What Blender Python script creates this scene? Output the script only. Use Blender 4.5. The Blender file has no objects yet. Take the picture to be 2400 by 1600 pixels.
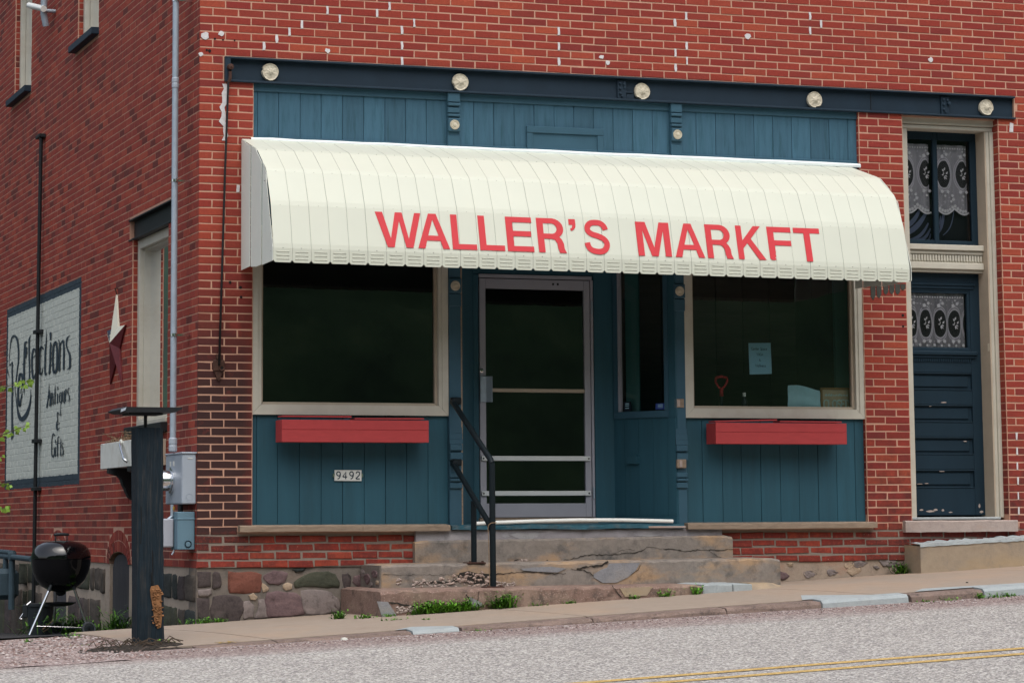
import bpy, bmesh, math, random
from mathutils import Vector, Matrix
random.seed(7)
R = math.radians
# ------------------------------------------------------------------ camera, sky, sun, exposure
scene = bpy.context.scene
cam_d = bpy.data.cameras.new('camera'); cam = bpy.data.objects.new('camera', cam_d); scene.collection.objects.link(cam)
cam_d.sensor_width = 36.0; cam_d.lens = 96.08; cam_d.shift_x = 0.0495; cam_d.shift_y = -0.1471
cam_d.clip_start = 0.5; cam_d.clip_end = 600
yaw, pitch, roll = 0.332606, 0.121289, -0.005967
_d = Vector((math.sin(yaw)*math.cos(pitch), math.cos(yaw)*math.cos(pitch), math.sin(pitch)))
_r = Vector((math.cos(yaw), -math.sin(yaw), 0)); _u = _r.cross(_d)
_rr = _r*math.cos(roll) + _u*math.sin(roll); _uu = _u*math.cos(roll) - _r*math.sin(roll)
cam.matrix_world = Matrix(((_rr.x, _uu.x, -_d.x, -5.3173), (_rr.y, _uu.y, -_d.y, -22.0915), (_rr.z, _uu.z, -_d.z, 0.2803), (0, 0, 0, 1)))
scene.camera = cam

SUN_DIR = Vector((-0.05, -0.55, 1.0)).normalized()
world = bpy.data.worlds.new('World'); scene.world = world; world.use_nodes = True
wn = world.node_tree; bg = wn.nodes['Background']
sky = wn.nodes.new('ShaderNodeTexSky'); sky.sky_type = 'NISHITA'; sky.sun_disc = False
sky.sun_elevation = math.asin(SUN_DIR.z); sky.sun_rotation = math.atan2(SUN_DIR.x, SUN_DIR.y)
sky.air_density = 1.0; sky.dust_density = 4.0; sky.ozone_density = 1.0
hs = wn.nodes.new('ShaderNodeHueSaturation'); hs.inputs['Saturation'].default_value = 0.5
wn.links.new(sky.outputs[0], hs.inputs['Color']); wn.links.new(hs.outputs[0], bg.inputs['Color'])
bg.inputs['Strength'].default_value = 0.15
sun_d = bpy.data.lights.new('sun', 'SUN'); sun_d.energy = 0.6; sun_d.angle = R(60); sun_d.color = (1.0, 0.965, 0.90)
sun = bpy.data.objects.new('sun', sun_d); scene.collection.objects.link(sun)
sun.rotation_euler = SUN_DIR.to_track_quat('Z', 'Y').to_euler(); sun.location = (0, -10, 20)
scene.view_settings.view_transform = 'Standard'; scene.view_settings.look = 'None'
scene.view_settings.exposure = 0.62; scene.view_settings.gamma = 1.0; scene.view_settings.use_curve_mapping = False

# ------------------------------------------------------------------ helpers
COL = scene.collection
def link(o, parent=None, world_loc=None):
    COL.objects.link(o)
    if parent is not None: o.parent = parent
    return o
def wloc(o):
    v = Vector(o.location)
    while o.parent is not None:
        o = o.parent; v = v + Vector(o.location)
    return v
def tag(o, label=None, cat=None, group=None, kind=None):
    if label: o['label'] = label
    if cat: o['category'] = cat
    if group: o['group'] = group
    if kind: o['kind'] = kind
    return o
def thing(name, label, cat, loc=(0, 0, 0), group=None):
    o = bpy.data.objects.new(name, None); o.location = loc; o.empty_display_size = 0.1
    COL.objects.link(o); return tag(o, label, cat, group)

class MB:
    """collects faces in world coordinates and links them as one mesh object"""
    def __init__(s): s.v = []; s.f = []; s.m = []
    def add(s, vs, fs, mi=0):
        n = len(s.v); s.v += [tuple(v) for v in vs]
        for f in fs: s.f.append(tuple(i+n for i in f)); s.m.append(mi)
        return s
    def box(s, x0, x1, y0, y1, z0, z1, mi=0, c=0.0):
        if x0 > x1: x0, x1 = x1, x0
        if y0 > y1: y0, y1 = y1, y0
        if z0 > z1: z0, z1 = z1, z0
        c = min(c, (x1-x0)*.45, (y1-y0)*.45, (z1-z0)*.45)
        if c <= 0:
            return s.add([(x0,y0,z0),(x1,y0,z0),(x1,y1,z0),(x0,y1,z0),(x0,y0,z1),(x1,y0,z1),(x1,y1,z1),(x0,y1,z1)],
                  [(0,3,2,1),(4,5,6,7),(0,1,5,4),(1,2,6,5),(2,3,7,6),(3,0,4,7)], mi)
        # chamfered box: 24 vertices
        V = []; idx = {}
        for i, (sx, xa, xb) in enumerate(((-1, x0, x0+c), (1, x1, x1-c))):
            for j, (sy, ya, yb) in enumerate(((-1, y0, y0+c), (1, y1, y1-c))):
                for k, (sz, za, zb) in enumerate(((-1, z0, z0+c), (1, z1, z1-c))):
                    idx[(i,j,k,0)] = len(V); V.append((xa, yb, zb))
                    idx[(i,j,k,1)] = len(V); V.append((xb, ya, zb))
                    idx[(i,j,k,2)] = len(V); V.append((xb, yb, za))
        F = []
        I = lambda i,j,k,a: idx[(i,j,k,a)]
        F += [(I(0,0,0,0),I(0,0,1,0),I(0,1,1,0),I(0,1,0,0)), (I(1,0,0,0),I(1,1,0,0),I(1,1,1,0),I(1,0,1,0))]
        F += [(I(0,0,0,1),I(1,0,0,1),I(1,0,1,1),I(0,0,1,1)), (I(0,1,0,1),I(0,1,1,1),I(1,1,1,1),I(1,1,0,1))]
        F += [(I(0,0,0,2),I(0,1,0,2),I(1,1,0,2),I(1,0,0,2)), (I(0,0,1,2),I(1,0,1,2),I(1,1,1,2),I(0,1,1,2))]
        for i in (0,1):
            for j in (0,1): F.append((I(i,j,0,0),I(i,j,1,0),I(i,j,1,1),I(i,j,0,1)))
        for i in (0,1):
            for k in (0,1): F.append((I(i,0,k,0),I(i,1,k,0),I(i,1,k,2),I(i,0,k,2)))
        for j in (0,1):
            for k in (0,1): F.append((I(0,j,k,1),I(1,j,k,1),I(1,j,k,2),I(0,j,k,2)))
        for i in (0,1):
            for j in (0,1):
                for k in (0,1): F.append((I(i,j,k,0),I(i,j,k,1),I(i,j,k,2)))
        return s.add(V, F, mi)
    def quad(s, a, b, c, d, mi=0): return s.add([a,b,c,d], [(0,1,2,3)], mi)
    def tube(s, pts, r, seg=8, mi=0, caps=True):
        pts = [Vector(p) for p in pts]; n = len(pts); rs = r if isinstance(r, (list, tuple)) else [r]*n
        base = len(s.v); prev = None
        for i, p in enumerate(pts):
            t = (pts[min(i+1,n-1)] - pts[max(i-1,0)]).normalized()
            if prev is None:
                a = Vector((0,0,1)) if abs(t.z) < .9 else Vector((1,0,0)); u = t.cross(a).normalized()
            else:
                u = (prev - t*prev.dot(t)).normalized()
            prev = u; w = t.cross(u)
            for k in range(seg):
                th = 2*math.pi*k/seg; s.v.append(tuple(p + (u*math.cos(th)+w*math.sin(th))*rs[i]))
        for i in range(n-1):
            for k in range(seg):
                k2 = (k+1) % seg
                s.f.append((base+i*seg+k, base+i*seg+k2, base+(i+1)*seg+k2, base+(i+1)*seg+k)); s.m.append(mi)
        if caps:
            s.f.append(tuple(base+k for k in range(seg))[::-1]); s.m.append(mi)
            s.f.append(tuple(base+(n-1)*seg+k for k in range(seg))); s.m.append(mi)
        return s
    def lathe(s, c, prof, seg=32, axis='z', mi=0):
        """prof: list of (radius, offset along axis)"""
        base = len(s.v); c = Vector(c)
        for r, h in prof:
            for k in range(seg):
                th = 2*math.pi*k/seg; a, b = r*math.cos(th), r*math.sin(th)
                if axis == 'z': s.v.append((c.x+a, c.y+b, c.z+h))
                elif axis == 'y': s.v.append((c.x+a, c.y+h, c.z+b))
                else: s.v.append((c.x+h, c.y+a, c.z+b))
        for i in range(len(prof)-1):
            for k in range(seg):
                k2 = (k+1) % seg
                s.f.append((base+i*seg+k, base+i*seg+k2, base+(i+1)*seg+k2, base+(i+1)*seg+k)); s.m.append(mi)
        return s
    def prism(s, poly, frame, d0, d1, mi=0):
        """poly: 2D points; frame(u, v, d) -> 3D point; extruded from depth d0 (front) to d1 (back)"""
        n = len(poly); base = len(s.v)
        s.v += [tuple(frame(u, v, d0)) for u, v in poly] + [tuple(frame(u, v, d1)) for u, v in poly]
        s.f.append(tuple(base+i for i in range(n))); s.m.append(mi)
        s.f.append(tuple(base+n+i for i in range(n))[::-1]); s.m.append(mi)
        for i in range(n):
            j = (i+1) % n; s.f.append((base+i, base+n+i, base+n+j, base+j)); s.m.append(mi)
        return s
    def mesh(s, name, mats, org=(0,0,0), smooth=False, fix=True):
        me = bpy.data.meshes.new(name); o = Vector(org)
        me.from_pydata([(v[0]-o.x, v[1]-o.y, v[2]-o.z) for v in s.v], [], s.f)
        if not isinstance(mats, (list, tuple)): mats = [mats]
        for m in mats: me.materials.append(m)
        if len(mats) > 1: me.polygons.foreach_set('material_index', s.m)
        if fix:
            bm = bmesh.new(); bm.from_mesh(me); bmesh.ops.recalc_face_normals(bm, faces=bm.faces); bm.to_mesh(me); bm.free()
        if smooth: me.polygons.foreach_set('use_smooth', [True]*len(me.polygons))
        me.update(); return me
    def build(s, name, mats, parent=None, smooth=False, org=None, label=None, kind=None, fix=True, sharp=None):
        pl = wloc(parent) if parent is not None else Vector((0,0,0))
        if org is None: org = pl if parent is not None else (Vector(s.v[0]) if False else Vector((0,0,0)))
        org = Vector(org)
        me = s.mesh(name, mats, org, smooth, fix)
        if smooth and sharp: 
            try: me.set_sharp_from_angle(angle=R(sharp))
            except Exception: pass
        o = bpy.data.objects.new(name, me); COL.objects.link(o)
        if parent is not None: o.parent = parent
        o.location = org - pl
        if label: o['label'] = label
        if kind: o['kind'] = kind
        return o
FXZ = lambda y=0: (lambda u, v, d: (u, y+d, v))       # front facing planes: u = X, v = Z, depth towards +Y
FYZ = lambda x=0: (lambda u, v, d: (x+d, u, v))       # side facing planes: u = Y, v = Z, depth towards +X
def jit(a): return random.uniform(-a, a)

# ------------------------------------------------------------------ materials
def new_mat(name):
    m = bpy.data.materials.new(name); m.use_nodes = True; nt = m.node_tree
    return m, nt, nt.nodes['Principled BSDF']
def N(nt, typ, **kw):
    n = nt.nodes.new(typ)
    for k, v in kw.items():
        if k.startswith('i_'):
            key = k[2:]; key = int(key) if key.isdigit() else key
            n.inputs[key].default_value = v
        else: setattr(n, k, v)
    return n
def L(nt, a, b): nt.links.new(a, b)
def noise(nt, vec, scale, detail=4, rough=.6, stretch=None):
    if stretch:
        mp = N(nt, 'ShaderNodeMapping'); mp.inputs['Scale'].default_value = stretch; L(nt, vec, mp.inputs['Vector']); vec = mp.outputs[0]
    n = N(nt, 'ShaderNodeTexNoise'); n.inputs['Scale'].default_value = scale; n.inputs['Detail'].default_value = detail
    n.inputs['Roughness'].default_value = rough; L(nt, vec, n.inputs['Vector']); return n.outputs['Fac']
def ramp(nt, fac, stops, interp='LINEAR'):
    r = N(nt, 'ShaderNodeValToRGB'); cr = r.color_ramp; cr.interpolation = interp
    while len(cr.elements) > 1: cr.elements.remove(cr.elements[-1])
    for i, (p, c) in enumerate(stops):
        e = cr.elements[0] if i == 0 else cr.elements.new(p)
        e.position = p; c = (c, c, c) if isinstance(c, (int, float)) else c; e.color = (c[0], c[1], c[2], 1)
    L(nt, fac, r.inputs[0]); return r.outputs[0]
def mix(nt, fac, a, b, mode='MIX'):
    m = N(nt, 'ShaderNodeMix', data_type='RGBA', blend_type=mode)
    if isinstance(fac, (int, float)): m.inputs[0].default_value = fac
    else: L(nt, fac, m.inputs[0])
    for inp, v in ((m.inputs[6], a), (m.inputs[7], b)):
        if isinstance(v, (tuple, list)): inp.default_value = (v[0], v[1], v[2], 1)
        else: L(nt, v, inp)
    return m.outputs[2]
def math_(nt, op, a, b=None, c=None, clamp=False):
    m = N(nt, 'ShaderNodeMath', operation=op, use_clamp=clamp)
    for i, v in enumerate((a, b, c)):
        if v is None: continue
        if isinstance(v, (int, float)): m.inputs[i].default_value = v
        else: L(nt, v, m.inputs[i])
    return m.outputs[0]
def sstep(nt, v, a, b):
    m = N(nt, 'ShaderNodeMapRange', interpolation_type='SMOOTHSTEP'); L(nt, v, m.inputs['Value'])
    lo, hi = (0.0, 1.0)
    if a > b: a, b, lo, hi = b, a, 1.0, 0.0
    m.inputs['From Min'].default_value = a; m.inputs['From Max'].default_value = b
    m.inputs['To Min'].default_value = lo; m.inputs['To Max'].default_value = hi; return m.outputs[0]
def pos(nt):
    g = N(nt, 'ShaderNodeNewGeometry'); s = N(nt, 'ShaderNodeSeparateXYZ'); L(nt, g.outputs['Position'], s.inputs[0])
    return g.outputs['Position'], s.outputs[0], s.outputs[1], s.outputs[2], g
def bump(nt, bsdf, h, strength=.3, dist=.01):
    b = N(nt, 'ShaderNodeBump'); b.inputs['Strength'].default_value = strength; b.inputs['Distance'].default_value = dist
    L(nt, h, b.inputs['Height']); L(nt, b.outputs[0], bsdf.inputs['Normal'])
def scale_c(c, k): return tuple(min(1, x*k) for x in c)

def paint(name, col, rough=.55, var=.12, sc=6, stretch=None, bmp=.15, bsc=60, metal=0.0, dirt=None, dirt_amt=.4, obj_rand=0.0, spec=.3):
    m, nt, b = new_mat(name); P, x, y, z, g = pos(nt)
    f = noise(nt, P, sc, 5, .6, stretch)
    c = mix(nt, ramp(nt, f, ((.25, 0.0), (.75, 1.0))), scale_c(col, 1-var), scale_c(col, 1+var))
    if dirt:
        f2 = noise(nt, P, sc*.6, 6, .7, stretch)
        c = mix(nt, math_(nt, 'MULTIPLY', ramp(nt, f2, ((.5, 0.0), (.72, 1.0))), dirt_amt), c, dirt)
    if obj_rand:
        oi = N(nt, 'ShaderNodeObjectInfo'); rr = math_(nt, 'MULTIPLY_ADD', oi.outputs['Random'], 2*obj_rand, 1-obj_rand)
        vm = N(nt, 'ShaderNodeVectorMath', operation='SCALE'); L(nt, c, vm.inputs[0]); L(nt, rr, vm.inputs['Scale']); c = vm.outputs[0]
    L(nt, c, b.inputs['Base Color']); b.inputs['Roughness'].default_value = rough; b.inputs['Metallic'].default_value = metal
    b.inputs['Specular IOR Level'].default_value = spec
    if bmp: bump(nt, b, noise(nt, P, bsc, 4, .6, stretch), bmp, .004)
    return m

MORTAR = (.52, .30, .215)
def mural_nodes(nt, P, y, z):
    """white / navy mural paint masks on the side wall"""
    wob = math_(nt, 'MULTIPLY_ADD', noise(nt, P, 9, 3), .03, -.015)
    yy = math_(nt, 'ADD', y, wob); zz = math_(nt, 'ADD', z, wob)
    def inside(y0, y1, z0, z1):
        a = math_(nt, 'MULTIPLY', math_(nt, 'GREATER_THAN', yy, y0), math_(nt, 'LESS_THAN', yy, y1))
        b2 = math_(nt, 'MULTIPLY', math_(nt, 'GREATER_THAN', zz, z0), math_(nt, 'LESS_THAN', zz, z1))
        return math_(nt, 'MULTIPLY', a, b2)
    return inside(4.995, 9.40, .70, 2.765), inside(5.10, 9.30, .805, 2.665)
def brick_mat(name, side):
    m, nt, b = new_mat(name); P, x, y, z, g = pos(nt)
    oi = N(nt, 'ShaderNodeObjectInfo')
    r = math_(nt, 'FRACT', math_(nt, 'ADD', oi.outputs['Random'], g.outputs['Random Per Island']))
    r2 = math_(nt, 'FRACT', math_(nt, 'MULTIPLY', r, 17.31))
    if not side:
        c = ramp(nt, r, ((0, (.24,.036,.027)), (.2, (.32,.048,.029)), (.42, (.26,.034,.027)), (.6, (.36,.062,.034)), (.8, (.21,.032,.028)), (.92, (.41,.080,.040)), (1, (.29,.045,.031))))
    else:
        c = ramp(nt, r, ((0, (.11,.030,.024)), (.09, (.14,.031,.024)), (.14, (.25,.043,.030)), (.35, (.31,.050,.032)), (.55, (.25,.043,.032)), (.75, (.35,.060,.036)), (.93, (.39,.075,.042)), (1, (.22,.042,.036))))
    n1 = noise(nt, P, 38, 6, .7); n2 = noise(nt, P, 7, 5, .65)
    c = mix(nt, ramp(nt, n1, ((.3, .45), (.7, 0.0))), c, (.17,.028,.024))
    c = mix(nt, ramp(nt, n1, ((.62, 0.0), (.80, .55))), c, (.52,.14,.085))
    speck = noise(nt, P, 120, 3, .6)
    c = mix(nt, ramp(nt, speck, ((.66, 0.0), (.74, .7))), c, (.07,.02,.02))
    if not side:
        # soot on the corner pier and along the foot of the wall
        n3 = noise(nt, P, 2.4, 5, .65)
        mk = math_(nt, 'MULTIPLY', sstep(nt, x, .62, .36), sstep(nt, z, 2.8, 1.3))
        mk = math_(nt, 'MULTIPLY', mk, sstep(nt, z, -.02, .14))
        mk = math_(nt, 'MULTIPLY', mk, ramp(nt, math_(nt, 'ADD', math_(nt, 'MULTIPLY', n3, .6), math_(nt, 'MULTIPLY', n2, .5)), ((.30, .15), (.50, .97))))
        mk2 = math_(nt, 'MULTIPLY', math_(nt, 'MULTIPLY', sstep(nt, x, 6.0, 6.12), sstep(nt, z, 1.6, .3)), ramp(nt, n2, ((.35, 0.0), (.65, .75))))
        mk = math_(nt, 'MAXIMUM', mk, mk2)
        c = mix(nt, mk, c, (.040,.021,.020))
        # spalled orange-red faces at the base
        drk = math_(nt, 'MULTIPLY', sstep(nt, z, .24, .16), ramp(nt, n2, ((.40, .75), (.62, .1))))
        c = mix(nt, drk, c, (.13,.030,.024))
        low = math_(nt, 'MULTIPLY', sstep(nt, z, .24, .16), ramp(nt, n1, ((.5, 0.0), (.7, .7))))
        c = mix(nt, low, c, (.34,.060,.036))
        wht = math_(nt, 'MULTIPLY', sstep(nt, z, .24, .16), ramp(nt, noise(nt, P, 45, 3), ((.70, 0.0), (.76, .7))))
        c = mix(nt, wht, c, (.62,.45,.38))
    else:
        o1, o2 = mural_nodes(nt, P, y, z)
        mk = math_(nt, 'MULTIPLY', sstep(nt, z, 1.9, .2), ramp(nt, noise(nt, P, 1.3, 5, .65), ((.42, 0.0), (.68, .55))))
        c = mix(nt, mk, c, (.13,.045,.035))
        # water run below the two upper sills and below the white pipe
        run = math_(nt, 'MULTIPLY', math_(nt, 'MULTIPLY', sstep(nt, z, 3.6, 4.9), math_(nt, 'LESS_THAN', z, 5.1)), ramp(nt, noise(nt, P, 1.0, 5, .7, (1, 5, .8)), ((.5, 0.0), (.68, .75))))
        c = mix(nt, run, c, (.09,.04,.035))
        c = mix(nt, o1, c, (.035,.055,.07))
        wt = mix(nt, n2, (.46,.50,.45), (.58,.60,.54))
        c = mix(nt, o2, c, wt)
    L(nt, c, b.inputs['Base Color']); b.inputs['Roughness'].default_value = .88; b.inputs['Specular IOR Level'].default_value = .25
    bump(nt, b, noise(nt, P, 70, 6, .7), .5, .006)
    return m
def mortar_mat(name, side):
    m, nt, b = new_mat(name); P, x, y, z, g = pos(nt)
    n1 = noise(nt, P, 30, 5, .7); n2 = noise(nt, P, 2.5, 4, .6)
    c = mix(nt, n1, scale_c(MORTAR, .82), scale_c(MORTAR, 1.18))
    c = mix(nt, ramp(nt, n2, ((.45, 0.0), (.75, .35))), c, (.48,.27,.19))
    if not side:
        c = mix(nt, sstep(nt, z, .235, .20), c, mix(nt, n1, (.17,.14,.115), (.30,.25,.21)))
    else:
        c = mix(nt, .15, c, (.45,.25,.19))
        o1, o2 = mural_nodes(nt, P, y, z)
        c = mix(nt, o1, c, (.05,.07,.085)); c = mix(nt, o2, c, (.60,.62,.56))
    L(nt, c, b.inputs['Base Color']); b.inputs['Roughness'].default_value = .95; b.inputs['Specular IOR Level'].default_value = .2
    bump(nt, b, n1, .5, .006); return m

def concrete(name, ca, cb, stain=(.42,.25,.13), stain_amt=.5, dark=(.10,.09,.085), dark_amt=.5, sc=3.0, agg=0.0):
    m, nt, b = new_mat(name); P, x, y, z, g = pos(nt)
    n1 = noise(nt, P, sc*8, 7, .7); n2 = noise(nt, P, sc, 5, .6); n3 = noise(nt, P, sc*.7, 4, .6, (1, 1, 2.5)); n4 = noise(nt, P, sc*2.2, 5, .7)
    c = mix(nt, n1, ca, cb)
    c = mix(nt, math_(nt, 'MULTIPLY', ramp(nt, n3, ((.5, 0.0), (.66, 1.0))), stain_amt), c, stain)
    c = mix(nt, math_(nt, 'MULTIPLY', ramp(nt, n4, ((.52, 0.0), (.72, 1.0))), dark_amt), c, dark)
    sp = noise(nt, P, 160, 3, .6)
    c = mix(nt, ramp(nt, sp, ((.62, 0.0), (.72, .55))), c, scale_c(dark, 1.2))
    if agg:
        vo = N(nt, 'ShaderNodeTexVoronoi'); vo.inputs['Scale'].default_value = 70; L(nt, P, vo.inputs['Vector'])
        c = mix(nt, math_(nt, 'MULTIPLY', ramp(nt, vo.outputs['Distance'], ((.15, 1.0), (.45, 0.0))), agg), c, mix(nt, vo.outputs['Color'], (.22,.11,.08), (.45,.36,.30)))
    L(nt, c, b.inputs['Base Color']); b.inputs['Roughness'].default_value = .92; b.inputs['Specular IOR Level'].default_value = .25
    bump(nt, b, math_(nt, 'ADD', n1, math_(nt, 'MULTIPLY', sp, .5)), .6, .008); return m

def speckle(name, ca, cb, cc, s1=110, s2=260, large=.12, streak=None, pink=None):
    m, nt, b = new_mat(name); P, x, y, z, g = pos(nt)
    vo = N(nt, 'ShaderNodeTexVoronoi'); vo.inputs['Scale'].default_value = s1; L(nt, P, vo.inputs['Vector'])
    sx = N(nt, 'ShaderNodeSeparateColor'); L(nt, vo.outputs['Color'], sx.inputs[0])
    c = ramp(nt, sx.outputs[0], ((0, ca), (.35, scale_c(ca, 1.15)), (.5, cb), (.8, scale_c(cb, 1.08)), (.86, cc), (1, cc)))
    if pink:   # gravelly pink strip along the kerb, fading into the roadway
        pa, pb_, pc = pink
        c2 = ramp(nt, sx.outputs[0], ((0, pa), (.35, scale_c(pa, 1.15)), (.5, pb_), (.8, scale_c(pb_, 1.08)), (.86, pc), (1, pc)))
        yy = math_(nt, 'ADD', y, math_(nt, 'MULTIPLY_ADD', noise(nt, P, 1.1, 5, .65, (.3, 2.2, 1)), .9, -.45))
        c = mix(nt, math_(nt, 'MULTIPLY', sstep(nt, yy, -3.45, -2.95), .92), c, c2)
    c = mix(nt, ramp(nt, noise(nt, P, s2, 3, .6), ((.35, .6), (.6, 0.0))), c, scale_c(ca, .45))
    n2 = noise(nt, P, .9, 5, .6, streak)
    f = math_(nt, 'MULTIPLY_ADD', n2, 2*large, 1-large)
    vm = N(nt, 'ShaderNodeVectorMath', operation='SCALE'); L(nt, c, vm.inputs[0]); L(nt, f, vm.inputs['Scale'])
    L(nt, vm.outputs[0], b.inputs['Base Color']); b.inputs['Roughness'].default_value = .95; b.inputs['Specular IOR Level'].default_value = .2
    bump(nt, b, vo.outputs['Distance'], .5, .006); return m

def glass_mat(name, tint=(.80,.88,.86), extra=.0):
    m = bpy.data.materials.new(name); m.use_nodes = True; nt = m.node_tree; nt.nodes.clear()
    out = N(nt, 'ShaderNodeOutputMaterial'); tr = N(nt, 'ShaderNodeBsdfTransparent'); tr.inputs[0].default_value = (*tint, 1)
    gl = N(nt, 'ShaderNodeBsdfGlossy'); gl.inputs['Roughness'].default_value = .012; gl.inputs[0].default_value = (.95,.97,1,1)
    P, x, y, z, g = pos(nt)
    b = N(nt, 'ShaderNodeBump'); b.inputs['Strength'].default_value = .05; b.inputs['Distance'].default_value = .02; L(nt, noise(nt, P, 1.6, 2), b.inputs['Height']); L(nt, b.outputs[0], gl.inputs['Normal'])
    fr = N(nt, 'ShaderNodeFresnel'); fr.inputs[0].default_value = 1.5
    mx = N(nt, 'ShaderNodeMixShader'); L(nt, math_(nt, 'ADD', fr.outputs[0], extra, clamp=True), mx.inputs[0]); L(nt, tr.outputs[0], mx.inputs[1]); L(nt, gl.outputs[0], mx.inputs[2]); L(nt, mx.outputs[0], out.inputs[0])
    return m

M = {}
M['brick'] = brick_mat('red_brick', False); M['brick_side'] = brick_mat('red_brick_side', True)
M['mortar'] = mortar_mat('mortar', False); M['mortar_side'] = mortar_mat('mortar_side', True)
M['patch'] = paint('white_mortar', (.62,.60,.60), .9, .15, 40)
M['navy'] = paint('navy_steel_paint', (.011,.026,.043), .6, .15, 5, None, .1, 40)
M['navy_door'] = paint('navy_door_paint', (.009,.024,.038), .6, .15, 6, (1,1,.3), .15, 60, spec=.2)
M['blue'] = paint('blue_board_paint', (.040,.105,.155), .65, .14, 5, (7, 7, .7), .25, 22, dirt=(.014,.060,.080), dirt_amt=.85, obj_rand=.14)
M['blue_trim'] = paint('blue_trim_paint', (.034,.090,.130), .55, .08, 6)
M['blue_shaded'] = paint('blue_board_paint_shaded', (.022,.082,.115), .6, .12, 3, (5, 5, .5), .15, 20, dirt=(.018,.055,.07), dirt_amt=.4, obj_rand=.07)  # same blue paint as the upper boards, darkened for shade under the awning
M['blue_sill'] = paint('worn_blue_sill', (.022,.085,.115), .7, .3, 20, None, .5, 30, dirt=(.16,.15,.14), dirt_amt=.5)
M['beige'] = paint('beige_paint', (.50,.475,.40), .6, .07, 6, None, .12, 50, dirt=(.36,.29,.21), dirt_amt=.35)
M['beige_warm'] = paint('beige_stop', (.42,.35,.27), .6, .1, 6)
M['cream'] = paint('cream_paint', (.56,.51,.40), .6, .12, 30, None, .3, 60, dirt=(.38,.29,.19), dirt_amt=.6)
M['awning'] = paint('cream_aluminium', (.60,.62,.525), .42, .02, 3, None, .05, 8, dirt=(.66,.66,.55), dirt_amt=.25)
M['awning_side_lit'] = paint('cream_aluminium_side_lit', (.72,.76,.69), .45, .04, 3, None, .08, 6)  # awning cream lightened on the end panels, standing in for light there
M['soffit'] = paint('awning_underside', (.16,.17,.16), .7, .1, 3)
M['flash'] = paint('flashing_white', (.78,.84,.84), .4, .08, 9)
M['rivet'] = paint('rivet_grey', (.30,.30,.26), .5, .1)
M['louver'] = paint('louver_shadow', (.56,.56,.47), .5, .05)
M['red'] = paint('red_letter_vinyl', (.58,.035,.045), .45, .05, 4)
M['planter'] = paint('red_planter_paint', (.40,.048,.05), .55, .10, 7, (1.5, 6, 6), .15, 40)
M['sill_wood'] = paint('grey_wood_sill', (.27,.205,.15), .85, .22, 10, (1, 6, 6), .5, 40, dirt=(.16,.12,.09), dirt_amt=.5)
M['alu'] = paint('door_aluminium', (.34,.34,.385), .5, .05, 4, None, .03, 30, metal=.1)
M['alu_bar'] = paint('white_push_bar', (.62,.64,.63), .45, .04)
M['chrome'] = paint('chrome', (.72,.74,.76), .18, .02, metal=1.0, bmp=0)
M['black'] = paint('black_iron', (.012,.014,.016), .5, .2, 20)
M['rust'] = paint('rusty_iron', (.06,.028,.02), .85, .4, 40, dirt=(.02,.02,.02))
M['rail'] = paint('black_rail_paint', (.006,.011,.014), .5, .2, 20, spec=.2)
M['timber'] = paint('painted_timber', (.013,.022,.030), .85, .35, 9, (9, 9, .5), .9, 26, dirt=(.075,.065,.055), dirt_amt=.55, spec=.15)
M['rot'] = paint('rotten_wood', (.24,.115,.05), .95, .4, 35, (1,1,.6), .8, 60, dirt=(.06,.035,.02), dirt_amt=.8)
M['wood_grey'] = paint('weathered_board', (.055,.055,.062), .9, .35, 8, (8, 8, .4), .6, 40, dirt=(.15,.12,.09), dirt_amt=.3)
M['white'] = paint('white_paint', (.68,.69,.64), .6, .08, 10, None, .15, 60, dirt=(.40,.34,.26), dirt_amt=.4)
M['pvc'] = paint('white_pvc', (.80,.81,.77), .35, .04)
M['meter'] = paint('grey_meter_box', (.36,.41,.47), .5, .05, 4, metal=.2)
M['meter_low'] = paint('blue_grey_box', (.12,.21,.27), .5, .08, 4)
M['galv'] = paint('galvanised_pipe', (.36,.43,.50), .45, .12, 12, metal=.35)
M['enamel'] = paint('black_enamel', (.003,.003,.004), .05, .05, bmp=0, spec=.7)
M['plastic'] = paint('dark_plastic', (.018,.024,.028), .5, .1)
M['tyre'] = paint('grey_tyre', (.10,.11,.12), .6, .1)
M['step'] = concrete('step_concrete', (.13,.115,.10), (.33,.285,.25), (.44,.28,.15), .7, (.06,.06,.063), .75, 2.6)
M['step_low'] = concrete('bottom_step_concrete', (.11,.072,.058), (.30,.20,.165), (.36,.27,.21), .5, (.045,.042,.038), .8, 3.4, .6)
M['landing'] = concrete('landing_concrete', (.20,.185,.195), (.33,.315,.33), (.45,.42,.42), .5, (.10,.095,.10), .5, 2.2)
M['block'] = concrete('door_block_concrete', (.25,.195,.14), (.40,.325,.24), (.42,.30,.17), .5, (.15,.14,.14), .5, 2.0)
M['conc_patch'] = concrete('grey_patch', (.19,.19,.20), (.30,.30,.315), (.33,.29,.25), .4, (.11,.11,.115), .5, 5)
M['smear'] = concrete('pale_smear', (.26,.255,.265), (.36,.355,.36), (.36,.34,.33), .3, (.16,.155,.16), .5, 7)
M['stone_sill'] = concrete('stone_sill', (.34,.27,.24), (.46,.38,.34), (.40,.26,.19), .5, (.2,.17,.17), .5, 3)
M['walk'] = concrete('sidewalk_concrete', (.26,.21,.165), (.36,.295,.24), (.40,.27,.18), .35, (.25,.19,.15), .35, 1.2)
M['curb'] = concrete('old_curb', (.11,.08,.068), (.27,.20,.17), (.33,.24,.20), .4, (.045,.04,.038), .8, 5, .4)
M['curb_new'] = concrete('pale_curb', (.29,.325,.335), (.40,.435,.44), (.33,.33,.31), .3, (.17,.19,.20), .45, 5)
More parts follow.
